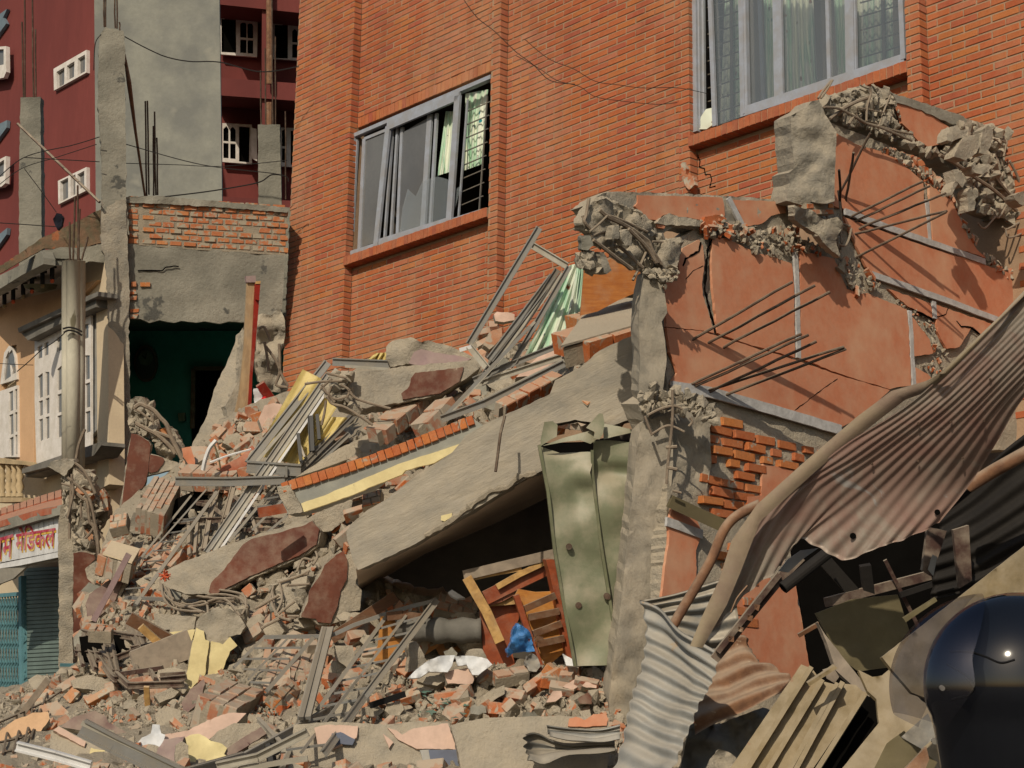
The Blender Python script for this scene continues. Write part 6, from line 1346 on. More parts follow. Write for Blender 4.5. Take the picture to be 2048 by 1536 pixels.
mb = MB(); pts = sm([P(x, y, 12.95) for x, y in Q(14, '1340 560 1500 590 1700 600 1920 595')], 5); mb.tube(pts, [.09 + .01 * math.sin(i * 1.7) for i in range(len(pts))], 10); mb.build('rolled_mattress', M['stone'], label='grey rolled mattress lying on the orange cupboard', cat='mattress', smooth=True)
for lab, s in (('large white sheet crumpled under broken bricks at the mouth of the dark room', '1415 925 1480 860 1560 800 1640 770 1740 765 1720 840 1690 880 1560 880 1500 920'), ('right half of the white sheet with a folded corner', '1740 770 1860 770 1960 790 1995 830 1900 900 1860 900 1820 830 1760 840')):
    mb = MB(); slab(mb, Q(14, s), PD(900, 1330, 12.35, .1, .5), 0, .02, 7, .06, .8); mb.build('white_sheet', M['clothwhite'], label=lab, cat='sheet')
mb = MB()
for i in range(26):
    x, y = random.uniform(1480, 1900), random.uniform(1000, 1190); a = random.uniform(0, 3.1); L = random.uniform(20, 70)
    q = [(x, y), (x + L * math.cos(a), y + L * math.sin(a) * .4), (x + L * .5, y + random.uniform(5, 25))]
    mb.prism([P(p[0], p[1], D(p[0], p[1]) - .12) for p in [(400 + a_ / 3.4133, 1086 + b_ / 3.4133) for a_, b_ in q]], FW * .006)
mb.build('glass_shards', M['glassg'], label='green edged glass splinters scattered in the dust', cat='glass', kind='stuff')
# conduits, tassel, bangle
cable(9, '1475 445 1430 500 1400 580 1385 650', 17.0, 'curved white plastic conduit standing in the brick spill', .022, 'white', cat='conduit', name='conduit')
cable(9, '1435 597 1560 550 1715 507', 16.9, 'thin white strip lying on the bricks', .010, 'white', cat='strip', name='plastic_strip')
cable(9, '1465 480 1490 560 1505 640', 17.0, 'thin green stalk hanging in the brick spill', .008, 'olive', cat='stalk', name='stalk')
mb = MB(); a = P(*Q(13, '1125 225')[0], 14.6)
for i in range(46):
    v = Vector((random.gauss(0,1), random.gauss(0,.6), random.gauss(0,1))).normalized() * random.uniform(.025, .055); mb.tube([a, a + v], .005, 4)
mb.build('orange_tassel', M['plastred'], label='fuzzy orange plastic tassel on the end of the maroon beam', cat='tassel')

def lumps(poly, n, seed, size=(16, 34)):
    rr = random.Random(seed); x0 = min(p[0] for p in poly); x1 = max(p[0] for p in poly); y0 = min(p[1] for p in poly); y1 = max(p[1] for p in poly); k = it = 0
    while k < n and it < 900:
        it += 1; x = rr.uniform(x0, x1); y = rr.uniform(y0, y1)
        if not inside(x, y, poly) or any(inside(x, y, e) for e in EX): continue
        r = rr.uniform(*size); m = rr.randrange(5, 8); a0 = rr.uniform(0, 6)
        q = [(x + r * rr.uniform(.7, 1.15) * math.cos(a0 + i * 6.283 / m), y + r * rr.uniform(.45, .8) * math.sin(a0 + i * 6.283 / m)) for i in range(m)]
        fr = rr.choice(['rubblecon', 'rubblecon', 'concrete', 'loose', 'loose', 'concrete_dark']); w_ = {'rubblecon': 'rough mortar lump', 'concrete': 'flat faced concrete chunk', 'loose': 'mortared brick lump', 'concrete_dark': 'dark grey plaster chunk'}[fr]
        lab = where_(x, y, w_)
        if lab in SEEN: continue
        SEEN.add(lab); o = plate('rubble_lump', ' '.join(lab.split()[:16]), 'rubble', 0, ' '.join(f'{c:.1f}' for p in q for c in p), (rr.uniform(-.4, .4), rr.uniform(.1, .9)), rr.uniform(.08, .2), fr, 'rubblecon', lift=.12, amp=.03, rough=2.2, step=8); o['group'] = 'larger lumps on the rubble mound'; k += 1
lumps(Q(0, '60 1360 1230 1340 1230 1440 640 1450 0 1440'), 22, 71); lumps(Q(0, '200 1080 420 1090 640 1230 560 1300 160 1320'), 12, 72); lumps(Q(0, '440 860 560 800 640 780 720 900 560 980 370 930'), 8, 73)
lumps(Q(0, '600 1230 960 1200 960 1330 540 1410'), 14, 74); lumps(Q(0, '520 1470 860 1450 880 1545 520 1545'), 8, 75, (18, 36)); lumps(Q(0, '800 790 940 720 1140 700 1150 740 900 850'), 7, 76)
EX += [Q(10, '525 760 1400 500 1850 280 1960 370 1150 770 700 940 560 860'), Q(14, '1180 500 1330 500 1910 560 1930 780 1990 830 1860 900 1420 925 1180 800'), Q(14, '640 1260 900 1235 1280 1250 1700 1230 1790 1536 700 1640'), Q(6, '880 1190 1200 1165 1880 1090 1920 1130 1640 1330 1060 1430 880 1320')]
def scat(poly, n, s0, s1, seed, bp):
    def dd(x, y):
        return D(x, y) + .03
    rr = random.Random(seed); x0 = min(p[0] for p in poly); x1 = max(p[0] for p in poly); y0 = min(p[1] for p in poly); y1 = max(p[1] for p in poly); k = it = 0
    while k < n and it < n * 20:
        it += 1; x = rr.uniform(x0, x1); y = rr.uniform(y0, y1)
        if not inside(x, y, poly): continue
        if noise.noise(Vector((x * .012, y * .02, seed))) < -.12: continue
        if any(inside(x, y, e) for e in EX): k += .5; continue
        s = s0 + (s1 - s0) * rr.random() ** 3
        mm = 1 if rr.random() < bp else (2 if rr.random() < .08 else 0)
        put(mb, BOXT[rr.randrange(8)] if (mm and rr.random() < .6) else ROCK[rr.randrange(20)], P(x, y, D(x, y) + .04 + rr.uniform(-.5, .4) * s), s, rr, mm); k += 1
mb = MB()
scat(HP, 3600, .012, .10, 21, .14)
scat(Q(0, '130 1330 1240 1330 1240 1450 0 1460 0 1400'), 3600, .008, .045, 22, .12)
scat(Q(0, '440 860 560 800 640 780 560 1000 380 1000 370 930'), 500, .02, .11, 23, .28)
scat(Q(0, '820 780 940 720 1140 690 1270 700 1280 830 1100 860 900 860 820 840'), 500, .02, .10, 24, .2)
scat(Q(0, '200 1080 330 1060 420 1100 350 1300 170 1320'), 500, .02, .10, 25, .25)
scat(Q(0, '600 1230 1000 1190 960 1330 700 1420 500 1420'), 900, .015, .09, 26, .3)
scat(Q(0, '0 1440 1240 1440 1240 1560 0 1560'), 1500, .01, .08, 27, .25)
mb.build('crushed_rubble', [M['rubblecon'], M['vivid'], M['loose']], kind='stuff', label='small broken brick and mortar crumbs spread over the mound', cat='rubble')
# ------------------------------------------------------------------ aluminium frames, grilles, racks on the heap
def frame(name, label, cat, c, lst, m='alug', dfun=None, part='rail', group=None):
    """lst: (points, width, material or None, extra distance); every bar is a part"""
    f0 = Q(c, lst[0][0])[0]; t = thing(name, label, cat, P(f0[0], f0[1], (dfun or (lambda x, y: D(x, y) - .3))(*f0)), group)
    dfun = dfun or (lambda x, y: D(x, y) - .3)
    for e in lst:
        s, w_ = e[0], e[1]; mm = e[2] if len(e) > 2 and e[2] else m; ex = e[3] if len(e) > 3 else 0
        q = Q(c, s); mb = MB()
        for a, b in zip(q[:-1], q[1:]):
            A, B = P(a[0], a[1], dfun(*a) + ex), P(b[0], b[1], dfun(*b) + ex)
            if w_ > .035:   # channel section: web with two raised lips
                dv = (B - A).normalized(); x = dv.cross(FW).normalized()
                mb.bar(A, B, w_, .02); mb.bar(A + x * w_ * .42 - FW * .012, B + x * w_ * .42 - FW * .012, w_ * .16, .03); mb.bar(A - x * w_ * .42 - FW * .012, B - x * w_ * .42 - FW * .012, w_ * .16, .03)
            else: mb.bar(A, B, w_, w_ * .8)
        mb.build(part, M[mm], t)
    return t
dA = lambda x, y: 16.3 + (y - 900) * -.0022
frame('fallen_window_frame', 'long pale aluminium window rails leaning through the yellow curtain', 'window frame', 10, [
 ('872 -85 330 605', .075), ('905 -90 1290 -75', .075), ('930 -40 380 600', .03, 'alu2'), ('990 -60 1290 -40', .025, 'alu2'),
 ('905 0 90 1200', .05, 'alu2', -.05), ('870 0 40 1210', .05, 'alug', -.05), ('935 10 140 1190', .022, 'white', -.05), ('320 625 690 650', .11, 'alug', -.05), ('590 625 590 700', .02, 'stone', -.1),
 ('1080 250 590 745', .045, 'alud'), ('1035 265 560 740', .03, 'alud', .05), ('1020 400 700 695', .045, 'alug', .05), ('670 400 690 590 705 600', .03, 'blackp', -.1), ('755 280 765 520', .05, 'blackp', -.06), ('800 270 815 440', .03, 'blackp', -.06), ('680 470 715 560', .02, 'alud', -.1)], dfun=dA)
frame('fallen_rail', 'level grey aluminium rail lying over the brown racks', 'rail', 9, [('1198 725 1560 728 1945 715', .08), ('1560 752 1900 740', .02, 'white')], dfun=lambda x, y: 16.0)
dB = lambda x, y: 14.0 - (y - 800) * .0005
frame('bent_window_frame', 'bent four sided aluminium frame with long rails standing against the patterned curtain', 'window frame', 7, [
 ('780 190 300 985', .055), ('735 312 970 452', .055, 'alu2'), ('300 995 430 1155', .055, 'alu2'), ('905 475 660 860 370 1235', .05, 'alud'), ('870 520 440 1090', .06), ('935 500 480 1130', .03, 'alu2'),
 ('985 455 600 1115', .045), ('750 830 140 1490', .022, 'alu2', -.1), ('720 860 110 1500', .026, 'alug', -.1), ('330 1230 640 1100 930 985', .05), ('345 1262 930 1070', .05, 'alu2'), ('110 1495 410 1385 950 1115', .06, 'alug', -.1),
 ('400 1365 950 1095', .03, 'alu2', -.1), ('235 1025 320 1000', .03, 'white')], dfun=dB)
dC = lambda x, y: D(x, y) - .62
frame('bent_window_grille', 'large bent steel window grille sprawled over the middle rubble', 'grille', 14, [
 ('440 642 880 636 940 612 1050 560 1280 480', .028), ('1280 480 1450 430 1620 388', .028), ('440 642 230 850', .022), ('600 650 330 930', .016), ('770 650 455 1010', .028),
 ('1280 490 800 1140', .026), ('1440 450 1100 900 690 1430', .018), ('1615 390 1120 1050 850 1430', .05)]
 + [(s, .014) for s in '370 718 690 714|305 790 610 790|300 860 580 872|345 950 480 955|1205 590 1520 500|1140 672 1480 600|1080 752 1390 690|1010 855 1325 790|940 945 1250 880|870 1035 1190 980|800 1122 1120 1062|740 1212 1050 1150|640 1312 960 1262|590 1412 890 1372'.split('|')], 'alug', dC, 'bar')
frame('aluminium_mullion', 'thick double aluminium mullion propped across the bent grille', 'rail', 14, [('872 580 712 1195', .085), ('850 585 690 1200', .03, 'alud', -.03)], 'alug', lambda x, y: D(x, y) - .72)
frame('aluminium_mullion', 'long silver sliding track crossing under the bent grille to the bottom left', 'rail', 14, [('880 1140 290 1465', .05), ('290 1465 -120 1580', .07), ('860 1150 600 1290', .02, 'alud', -.03), ('700 1190 560 1536', .03, 'alu2', .1)], 'alug', lambda x, y: D(x, y) - .45)
frame('aluminium_mullion', 'short silver bracket bar crossing the long sliding track', 'rail', 14, [('400 1210 575 1400', .045)], 'alu2', lambda x, y: D(x, y) - .5)
frame('steel_channel', 'big grey steel channel lying diagonally at the lower left corner', 'channel', 13, [('560 1255 780 1370 1240 1590', .105), ('560 1225 1220 1530', .03, 'alu2')], 'alug', lambda x, y: 10.35)
frame('white_strip', 'white painted metal strip lying at the far lower left', 'strip', 13, [('115 1385 380 1450 620 1520', .055)], 'white', lambda x, y: 10.3)
frame('light_fitting', 'dusty silver conduit running along the bottom left edge', 'strip', 13, [('1480 1520 1760 1460 2100 1290', .05), ('1640 1540 2100 1470', .03, 'alu2')], 'alu2', lambda x, y: 10.4)
mb = MB(); a = P(*Q(14, '520 1400')[0], 10.6); mb.tube([a, a - FW * .05], .035, 12); mb.tube([P(*Q(14, '470 1380')[0], 10.7), P(*Q(14, '500 1540')[0], 10.6)], .03, 6); mb.build('hinge_wheel', M['blackp'], label='small black roller and post under the silver bracket bar', cat='roller')
dD = lambda x, y: D(x, y) - .35
frame('narrow_grille', 'narrow steel grille ladder leaning over the left rubble above the maroon beam', 'grille', 9, [('1340 780 880 1350', .02), ('1410 780 985 1260', .015), ('1480 800 925 1570', .032)]
 + [(s, .012) for s in '1250 990 1400 960|1180 1012 1325 990|1140 1080 1280 1060|1080 1142 1215 1130|1030 1203 1165 1190|980 1275 1115 1265|930 1332 1070 1320|890 1396 1030 1385|860 1460 985 1450|850 1528 960 1516'.split('|')]
 + [('860 1520 1130 1530', .03)], 'alug', dD, 'bar')
frame('narrow_grille', 'pair of thin grey grille bars leaning on the cream edged beam end', 'grille', 9, [('1875 760 1560 1140', .025), ('2010 770 1720 1060', .02), ('1960 960 1700 1180', .02), ('1790 850 1900 830', .015), ('1750 900 1850 890', .015)], 'alug', dD, 'bar')
dE = lambda x, y: D(x, y) - .15
frame('angle_iron_rack', 'rusty brown angle iron rack in the dark hollow below the level rail', 'rack', 9, [('1490 765 1430 990 1395 1190', .05), ('1595 765 1530 1010 1500 1210', .05), ('1480 765 1600 768', .05), ('1200 1000 1560 985 1920 992', .05), ('1350 990 1330 1220', .03), ('1290 1000 1295 1230', .035), ('1330 800 1480 808', .04), ('1232 820 1228 1000', .03), ('1600 830 1700 900 1900 1000', .03), ('1700 900 1760 1090', .03), ('1450 900 1600 1010', .03), ('1300 870 1480 900', .03), ('1240 830 1340 870 1480 860', .03), ('1560 1060 1900 1050', .03), ('1100 940 1240 1000', .03), ('1640 1000 1620 1140', .03)], 'angle', dE, 'bar')
hol = MB(); slab(hol, Q(9, '1210 840 1340 790 1500 770 1900 760 1900 1060 1500 1200 1340 1230 1200 1120 1020 1040 1080 960'), PD(430, 1040, 17.3, 0, .5), 0, .05, 14, 0, 1); hol.build('painted_shade_sheet', M['dark'], label='black sheet of painted shade behind the brown angle iron rack', cat='sheet')  # black sheet, the shade behind the rack put into its colour
frame('angle_iron_rack', 'tangled brown angle iron shelving beside the foot of the corner pillar', 'rack', 13, [('870 545 930 660 990 780', .055), ('915 540 1000 765', .035), ('865 540 1010 565', .05), ('690 645 745 612 990 655', .055), ('750 620 800 885', .045), ('700 650 775 880', .04), ('565 625 650 860', .04), ('605 625 665 800', .04), ('520 748 700 762', .05), ('530 700 565 835', .03), ('680 745 750 800 960 722', .05), ('795 895 880 972 1250 962', .05), ('830 892 1110 852', .035), ('890 735 935 880', .03), ('900 722 1090 690', .05), ('680 785 760 905 790 930', .05), ('560 600 700 640', .04), ('1020 860 1060 930', .03), ('1100 930 1270 915', .04), ('1100 900 1260 890', .03)], 'angle', lambda x, y: D(x, y) - .35, 'bar')
hol = MB(); slab(hol, Q(13, '540 640 700 620 990 640 1090 700 1050 860 860 960 760 920 700 820 560 800'), PD(230, 1310, 15.0, 0, .5), 0, .05, 14, 0, 1); hol.build('painted_shade_sheet', M['dark'], label='black sheet of painted shade in the hollow among the tangled brown shelving', cat='sheet')  # shade among the shelves, painted as a black sheet
hol = MB(); slab(hol, Q(13, '1430 430 1560 400 1700 280 2048 170 2048 480 1900 560 1780 600 1690 560'), PD(520, 1210, 14.9, 0, .3), 0, .05, 14, 0, 1); hol.build('painted_shade_sheet', M['dark'], label='black sheet of painted shade in the hollow under the maroon painted beam', cat='sheet')  # shade below the beam, painted as a black sheet
# tangled bars under the maroon beam
tb = thing('rebar_tangle', 'tangle of bent bars under the left fallen maroon beam', 'rebar', P(470, 1240, 14.4))
for i, (c, s, r) in enumerate([(13, s, .010) for s in '1090 250 1110 330 1180 400 1300 440 1400 475|1100 240 1160 360 1280 420 1400 400 1420 480|1130 260 1250 330 1400 370 1600 380|1290 375 1500 350 1640 380 1690 440|1500 320 1650 350 1680 420 1650 490|1740 450 1900 360|1900 272 2048 225|1880 500 2010 400|1785 585 1930 490|1860 330 1870 420 1900 520 2020 510|1100 260 1120 380 1200 450 1380 470|1140 280 1200 420 1330 430 1480 400 1600 400|1240 370 1180 490|1420 400 1500 380 1560 400 1640 500'.split('|')]
  + [(14, s, .010) for s in '660 200 700 110 770 120|540 270 650 235 750 190|610 290 750 280|400 440 540 360|420 580 540 520|480 370 500 440 540 500 620 530|560 330 600 280|790 60 800 100 770 150|540 260 560 380 520 480|620 240 740 210|600 500 680 500|500 300 450 480'.split('|')]):
    mb = MB(); mb.tube(sm([P(x, y, D(x, y) - .42 + .06 * math.sin(i * 2.3)) for x, y in Q(c, s)], 4), r, 6); mb.build('rebar', M['rebarpale'], tb)
tl = MB(); scatter(tl, Q(14, '520 420 560 300 700 230 760 200 700 330 660 480'), lambda x, y: D(x, y) - .2, 60, .03, .16, 61, m=0); scatter(tl, Q(13, '1440 480 1520 400 1660 400 1700 500 1660 560 1500 470'), lambda x, y: D(x, y) - .2, 50, .03, .14, 62, m=0); tl.build('concrete_lumps', M['rubblecon'], tb, kind='stuff')
te = thing('rebar_tangle', 'bent bars bursting from the left end of the higher maroon beam', 'rebar', P(680, 800, 15))
for i, s in enumerate('715 1256 830 1240 970 1235|860 1180 1000 1215|870 1340 900 1390 1000 1420 1180 1536|1010 1290 1060 1350 1170 1390 1300 1425|830 1260 860 1310 900 1340|900 1270 880 1330 920 1380|860 1370 850 1450 830 1536|960 1260 1020 1300 1000 1350|880 1340 940 1360 1000 1340|820 1290 900 1220'.split('|')):
    mb = MB(); mb.tube(sm([P(x, y, 15.1) for x, y in Q(6, s)], 4), .011, 6); mb.build('rebar', M['rebarpale'], te)
mb = MB(); scatter(mb, Q(6, '880 1200 1010 1190 1040 1300 1060 1430 960 1400 880 1330'), 15.25, 70, .02, .10, 63, m=0); mb.build('concrete_lumps', M['rubblecon'], te, kind='stuff')
# wire mesh fragment at the far lower left
mb = MB()
for i in range(7):
    a, b = Q(13, f'{-40 + i*52} {1240 - i*44} {-60 + i*62} {1420 - i*60}'); pass
for s in '0 1300 170 1240 330 1150|0 1360 140 1330 300 1240|20 1430 160 1400|60 1240 20 1440|150 1200 90 1430|230 1100 160 1400|330 1010 260 1180 210 1330|-40 1240 100 1180 300 1090 420 1010'.split('|'): mb.tube([P(x, y, D(x, y) - .2) for x, y in Q(13, s)], .009, 5)
mb.build('wire_mesh', M['steel'], label='loose square wire mesh lying over the tan plastered sheet', cat='mesh')
# ------------------------------------------------------------------ corrugated sheets on the right
def interp(rows, s, t):
    def cr(L, u):
        n = len(L) - 1; i = min(int(u * n), n - 1); f = u * n - i
        p = [L[max(i-1, 0)], L[i], L[i+1], L[min(i+2, n)]]
        return tuple(.5 * (2*p[1][k] + (p[2][k]-p[0][k])*f + (2*p[0][k]-5*p[1][k]+4*p[2][k]-p[3][k])*f*f + (3*p[1][k]-p[0][k]-3*p[2][k]+p[3][k])*f**3) for k in range(3))
    return cr([cr(r, s) for r in rows], t)
def corr(name, label, rows, n, amp, m, th=.004, nt_=26, warp=.03, seed=0, per=8, parent=None, edge=.0):
    """corrugated sheet: rows run along the sheet (t), each row lists points across it (s)"""
    ns = n * per; pts = []
    for j in range(nt_ + 1):
        for i in range(ns + 1):
            s, t = i / ns, j / nt_; tt = t
            x, y, d = interp(rows, s, tt)
            pts.append(P(x, y, d))
    W_ = ns + 1; out = []; cr_ = []
    for j in range(nt_ + 1):
        for i in range(W_):
            k = j * W_ + i
            a = pts[j * W_ + min(i + 1, ns)] - pts[j * W_ + max(i - 1, 0)]; b = pts[min(j + 1, nt_) * W_ + i] - pts[max(j - 1, 0) * W_ + i]
            nn = a.cross(b).normalized()
            if nn.dot(pts[k] - CAM) > 0: nn = -nn
            ph = math.sin(i / per * 2 * math.pi); h = amp * ph * (1 + (2.2 * max(0, 1 - (j / nt_) / .18) if m == 'tin' else 0)) + warp * noise.noise(Vector((i / ns * 3, j / nt_ * 2.5, seed)))
            out.append(pts[k] + nn * h); cr_.append(.5 + .5 * ph)
    fs = [(j*W_+i, j*W_+i+1, (j+1)*W_+i+1, (j+1)*W_+i) for j in range(nt_) for i in range(ns)]
    N0 = len(out); v2 = [p + FW * th for p in out]
    mb = MB(); mb.add(out + v2, fs + [tuple(q + N0 for q in reversed(f)) for f in fs] + [(i, i+1, N0+i+1, N0+i) for i in range(ns)] + [(nt_*W_+i+1, nt_*W_+i, N0+nt_*W_+i, N0+nt_*W_+i+1) for i in range(ns)]
       + [((j+1)*W_, j*W_, N0+j*W_, N0+(j+1)*W_) for j in range(nt_)] + [(j*W_+ns, (j+1)*W_+ns, N0+(j+1)*W_+ns, N0+j*W_+ns) for j in range(nt_)])
    o = mb.build(name, M[m], parent, label, None if parent else 'metal sheet', smooth=True)
    at = o.data.attributes.new('crest', 'FLOAT', 'POINT'); at.data.foreach_set('value', cr_ + cr_); return o
bt = thing('corrugated_roof_sheet', 'large faded maroon corrugated roof sheet sloping from the right edge, with dusty folded rim', 'metal sheet', P(1500, 1290, 8.9))
rows = [[(1398,1292,8.95),(1447,1238,8.95),(1500,1182,8.9),(1556,1138,8.85),(1592,1078,8.8),(1640,1096,8.75),(1690,1120,8.7),(1754,1096,8.6),(1811,1078,8.55),(1878,1046,8.5)],
        [(1520,1041,8.8),(1560,1012,8.75),(1602,1002,8.7),(1650,1000,8.66),(1700,996,8.62),(1750,992,8.58),(1798,988,8.53),(1845,984,8.48),(1893,979,8.44),(1940,968,8.4)],
        [(1672,902,8.52),(1708,900,8.48),(1744,898,8.45),(1780,896,8.42),(1816,894,8.38),(1851,892,8.34),(1887,890,8.3),(1923,888,8.26),(1958,886,8.23),(1994,884,8.2)],
        [(1846,785,8.2),(1868,786,8.18),(1890,788,8.15),(1912,789,8.12),(1935,790,8.1),(1957,792,8.07),(1979,793,8.05),(2001,795,8.02),(2024,796,8.0),(2046,798,7.97)],
        [(2095,540,7.7),(2100,559,7.69),(2104,577,7.68),(2109,595,7.67),(2113,614,7.66),(2118,632,7.65),(2122,650,7.64),(2126,669,7.63),(2131,687,7.62),(2135,705,7.6)]]
corr('sheet', None, rows, 14, .0034, 'tin', nt_=44, warp=.012, seed=4, parent=bt)
out_ = Q(0, '2130 495 2000 632 1878 748 1852 762 1783 782 1716 832 1602 930 1514 1009 1463 1082 1438 1161 1403 1236 1380 1292'); in_ = Q(0, '2095 545 1990 650 1900 745 1846 787 1811 799 1745 850 1640 935 1520 1043 1482 1142 1454 1209 1425 1260 1405 1296')
vs = []; 
for i in range(len(out_)):
    d = interp(rows, 0, 1 - i / (len(out_) - 1))[2]
    for k in range(6):
        f = k / 5; vs.append(P(out_[i][0]*(1-f) + in_[i][0]*f, out_[i][1]*(1-f) + in_[i][1]*f, d + .0 - .012 * math.sin(f * 3.1)))
n = len(vs); fs = [(i*6+k, i*6+k+1, (i+1)*6+k+1, (i+1)*6+k) for i in range(len(out_)-1) for k in range(5)]
mb = MB(); mb.add(vs + [p + FW * .004 for p in vs], fs + [tuple(q + n for q in reversed(f)) for f in fs]); mb.build('folded_rim', M['flange'], bt, smooth=True)
for ss, tt, r_ in ((.62, .10, .016), (.93, .13, .014), (.35, .42, .006), (.6, .42, .006), (.85, .42, .006), (.3, .63, .006), (.55, .63, .006), (.8, .63, .006), (.5, .8, .006), (.9, .8, .006)):
    x, y, d = interp(rows, ss, tt); p = P(x, y, d); mb = MB(); mb.tube([p - FW * .016, p - FW * .012], r_, 8); mb.build('nail_hole', M['steel' if r_ < .01 else 'dark'], bt)
mb = MB(); mb.tube(sm([P(x, y, 8.8) for x, y in Q(12, '300 1330 240 1400 215 1450 195 1500')], 4), .004, 5); mb.build('bent_nail', M['rustpipe'], bt)
corr('corrugated_sheet', 'crumpled grey corrugated sheet hanging down in front of the bare column foot', [
 [(1280,1200,10.3),(1291,1262,10.3),(1286,1320,10.25),(1268,1375,10.2),(1256,1425,10.1),(1240,1485,10.0),(1212,1570,9.9)],
 [(1325,1226,10.2),(1335,1285,10.2),(1330,1340,10.15),(1308,1395,10.1),(1296,1445,10.0),(1280,1505,9.9),(1255,1590,9.8)],
 [(1385,1272,10.0),(1385,1322,10.0),(1375,1368,9.95),(1352,1412,9.95),(1336,1462,9.85),(1315,1520,9.8),(1290,1610,9.7)],
 [(1438,1306,9.9),(1430,1352,9.9),(1414,1388,9.9),(1392,1425,9.85),(1370,1470,9.8),(1348,1530,9.7),(1322,1620,9.6)]], 12, .014, 'galv', nt_=24, warp=.06, seed=2)
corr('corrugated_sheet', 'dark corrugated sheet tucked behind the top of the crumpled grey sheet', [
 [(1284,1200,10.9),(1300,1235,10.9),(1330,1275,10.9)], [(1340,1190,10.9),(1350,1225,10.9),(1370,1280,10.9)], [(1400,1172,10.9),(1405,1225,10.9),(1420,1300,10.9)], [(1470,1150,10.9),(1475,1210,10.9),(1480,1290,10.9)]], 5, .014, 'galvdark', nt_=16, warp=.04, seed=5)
corr('corrugated_sheet', 'rust streaked corrugated sheet lying behind the dark iron strut', [
 [(1385,1310,10.6),(1385,1350,10.5),(1388,1400,10.4),(1390,1470,10.3)], [(1440,1290,10.6),(1445,1335,10.5),(1450,1390,10.4),(1450,1440,10.3)], [(1484,1272,10.6),(1500,1320,10.5),(1515,1360,10.4),(1515,1410,10.3)], [(1490,1300,10.6),(1530,1335,10.5),(1580,1352,10.4),(1578,1372,10.3)]], 5, .016, 'rustpipe', nt_=16, warp=.05, seed=6)
corr('corrugated_sheet', 'folded dark grey corrugated scrap lying beside the column foot', [
 [(1093,1450,10.8),(1095,1462,10.8),(1100,1472,10.7)], [(1140,1456,10.8),(1142,1468,10.8),(1145,1480,10.7)], [(1190,1460,10.8),(1192,1470,10.8),(1195,1484,10.7)], [(1240,1448,10.8),(1240,1465,10.8),(1240,1480,10.7)]], 3, .012, 'galv', nt_=12, warp=.02, seed=7)
corr('corrugated_sheet', 'lower folded dark corrugated scrap with an open end beside the column foot', [
 [(1050,1470,10.7),(1052,1495,10.7),(1056,1520,10.6)], [(1075,1466,10.8),(1080,1500,10.8),(1085,1528,10.6)], [(1130,1490,10.8),(1140,1500,10.8),(1145,1515,10.6)], [(1230,1490,10.8),(1230,1494,10.8),(1230,1498,10.6)]], 4, .012, 'galvdark', nt_=14, warp=.04, seed=8)
corr('corrugated_sheet', 'black corrugated sheet with painted shade under the right edge of the big roof sheet', [
 [(1880,1020,9.4),(1870,1110,9.4),(1860,1200,9.4)], [(1950,960,9.3),(1945,1080,9.3),(1940,1180,9.3)], [(2010,900,9.2),(2010,1040,9.2),(2010,1140,9.2)], [(2100,830,9.1),(2100,980,9.1),(2100,1100,9.1)]], 7, .014, 'shadeblack', nt_=16, warp=.03, seed=9)  # near-black colour holds the shade under the roof sheet
mb = MB(); mb.tube(sm([P(x, y, 10.6) for x, y in Q(0, '1520 1008 1490 1022 1463 1041 1444 1068 1425 1114 1400 1160 1370 1210 1342 1258')], 5), .030, 12); mb.build('bent_pipe', M['rustpipe'], label='rusty bent pipe curving down behind the folded rim of the roof sheet', cat='pipe', smooth=True)
mb = MB(); mb.tube([P(1938, 972, 8.9), P(1990, 940, 8.8), P(2120, 868, 8.6)], .034, 12); mb.build('straight_pipe', M['rustpipe'], label='rusty straight pipe leaving the frame under the right edge of the roof sheet', cat='pipe', smooth=True)
pi = thing('hollow_pipe', 'dark hollow steel pipe end poking out under the roof sheet', 'pipe', P(1568, 1180, 9.6))
mb = MB(); ring = []; A, B = P(1566, 1176, 9.5), P(1665, 1098, 9.6)
mb.tube([A, B], .033, 14); mb.build('tube', M['shadeblack'], pi, smooth=False); mb = MB(); mb.tube([A - (B - A).normalized() * .003, A + (B-A).normalized() * .002], .026, 14); mb.build('bore', M['dark'], pi)  # pipe's shade and its hollow mouth are put into the black colours
mb = MB(); pl9 = PD(1500, 1240, 9.75, 0, 0)
pbar(mb, pl9, 16, '90 850 290 600 520 320 640 200', .05, .03, .0); pbar(mb, pl9, 16, '110 800 300 560 500 310', .03, .04, .03)
st_ = mb.build('iron_strut', M['angle'], label='dark rusty iron strut with tabs running under the roof sheet edge', cat='strut')
for s in '345 500 380 505 370 545 345 530|300 570 335 575 330 610 300 600|240 640 275 650 270 680 240 670|180 700 215 705 215 740 180 735':
    pass
for s in '345 500 380 505 370 545 345 530|300 570 335 575 330 610 300 600|240 640 275 650 270 680 240 670|180 700 215 705 215 740 180 735'.split('|'):
    mb = MB(); pp(mb, pl9, 16, s, .05, .01); mb.build('tab', M['rustpipe'], st_)
mb = MB(); pp(mb, PD(1575, 1110, 8.95, .3, .2), 16, '500 290 560 215 640 160 750 145 650 215 560 300', 0, .01); mb.build('tin_scrap', M['galv'], label='small pale folded tin scrap above the hollow pipe end', cat='scrap')
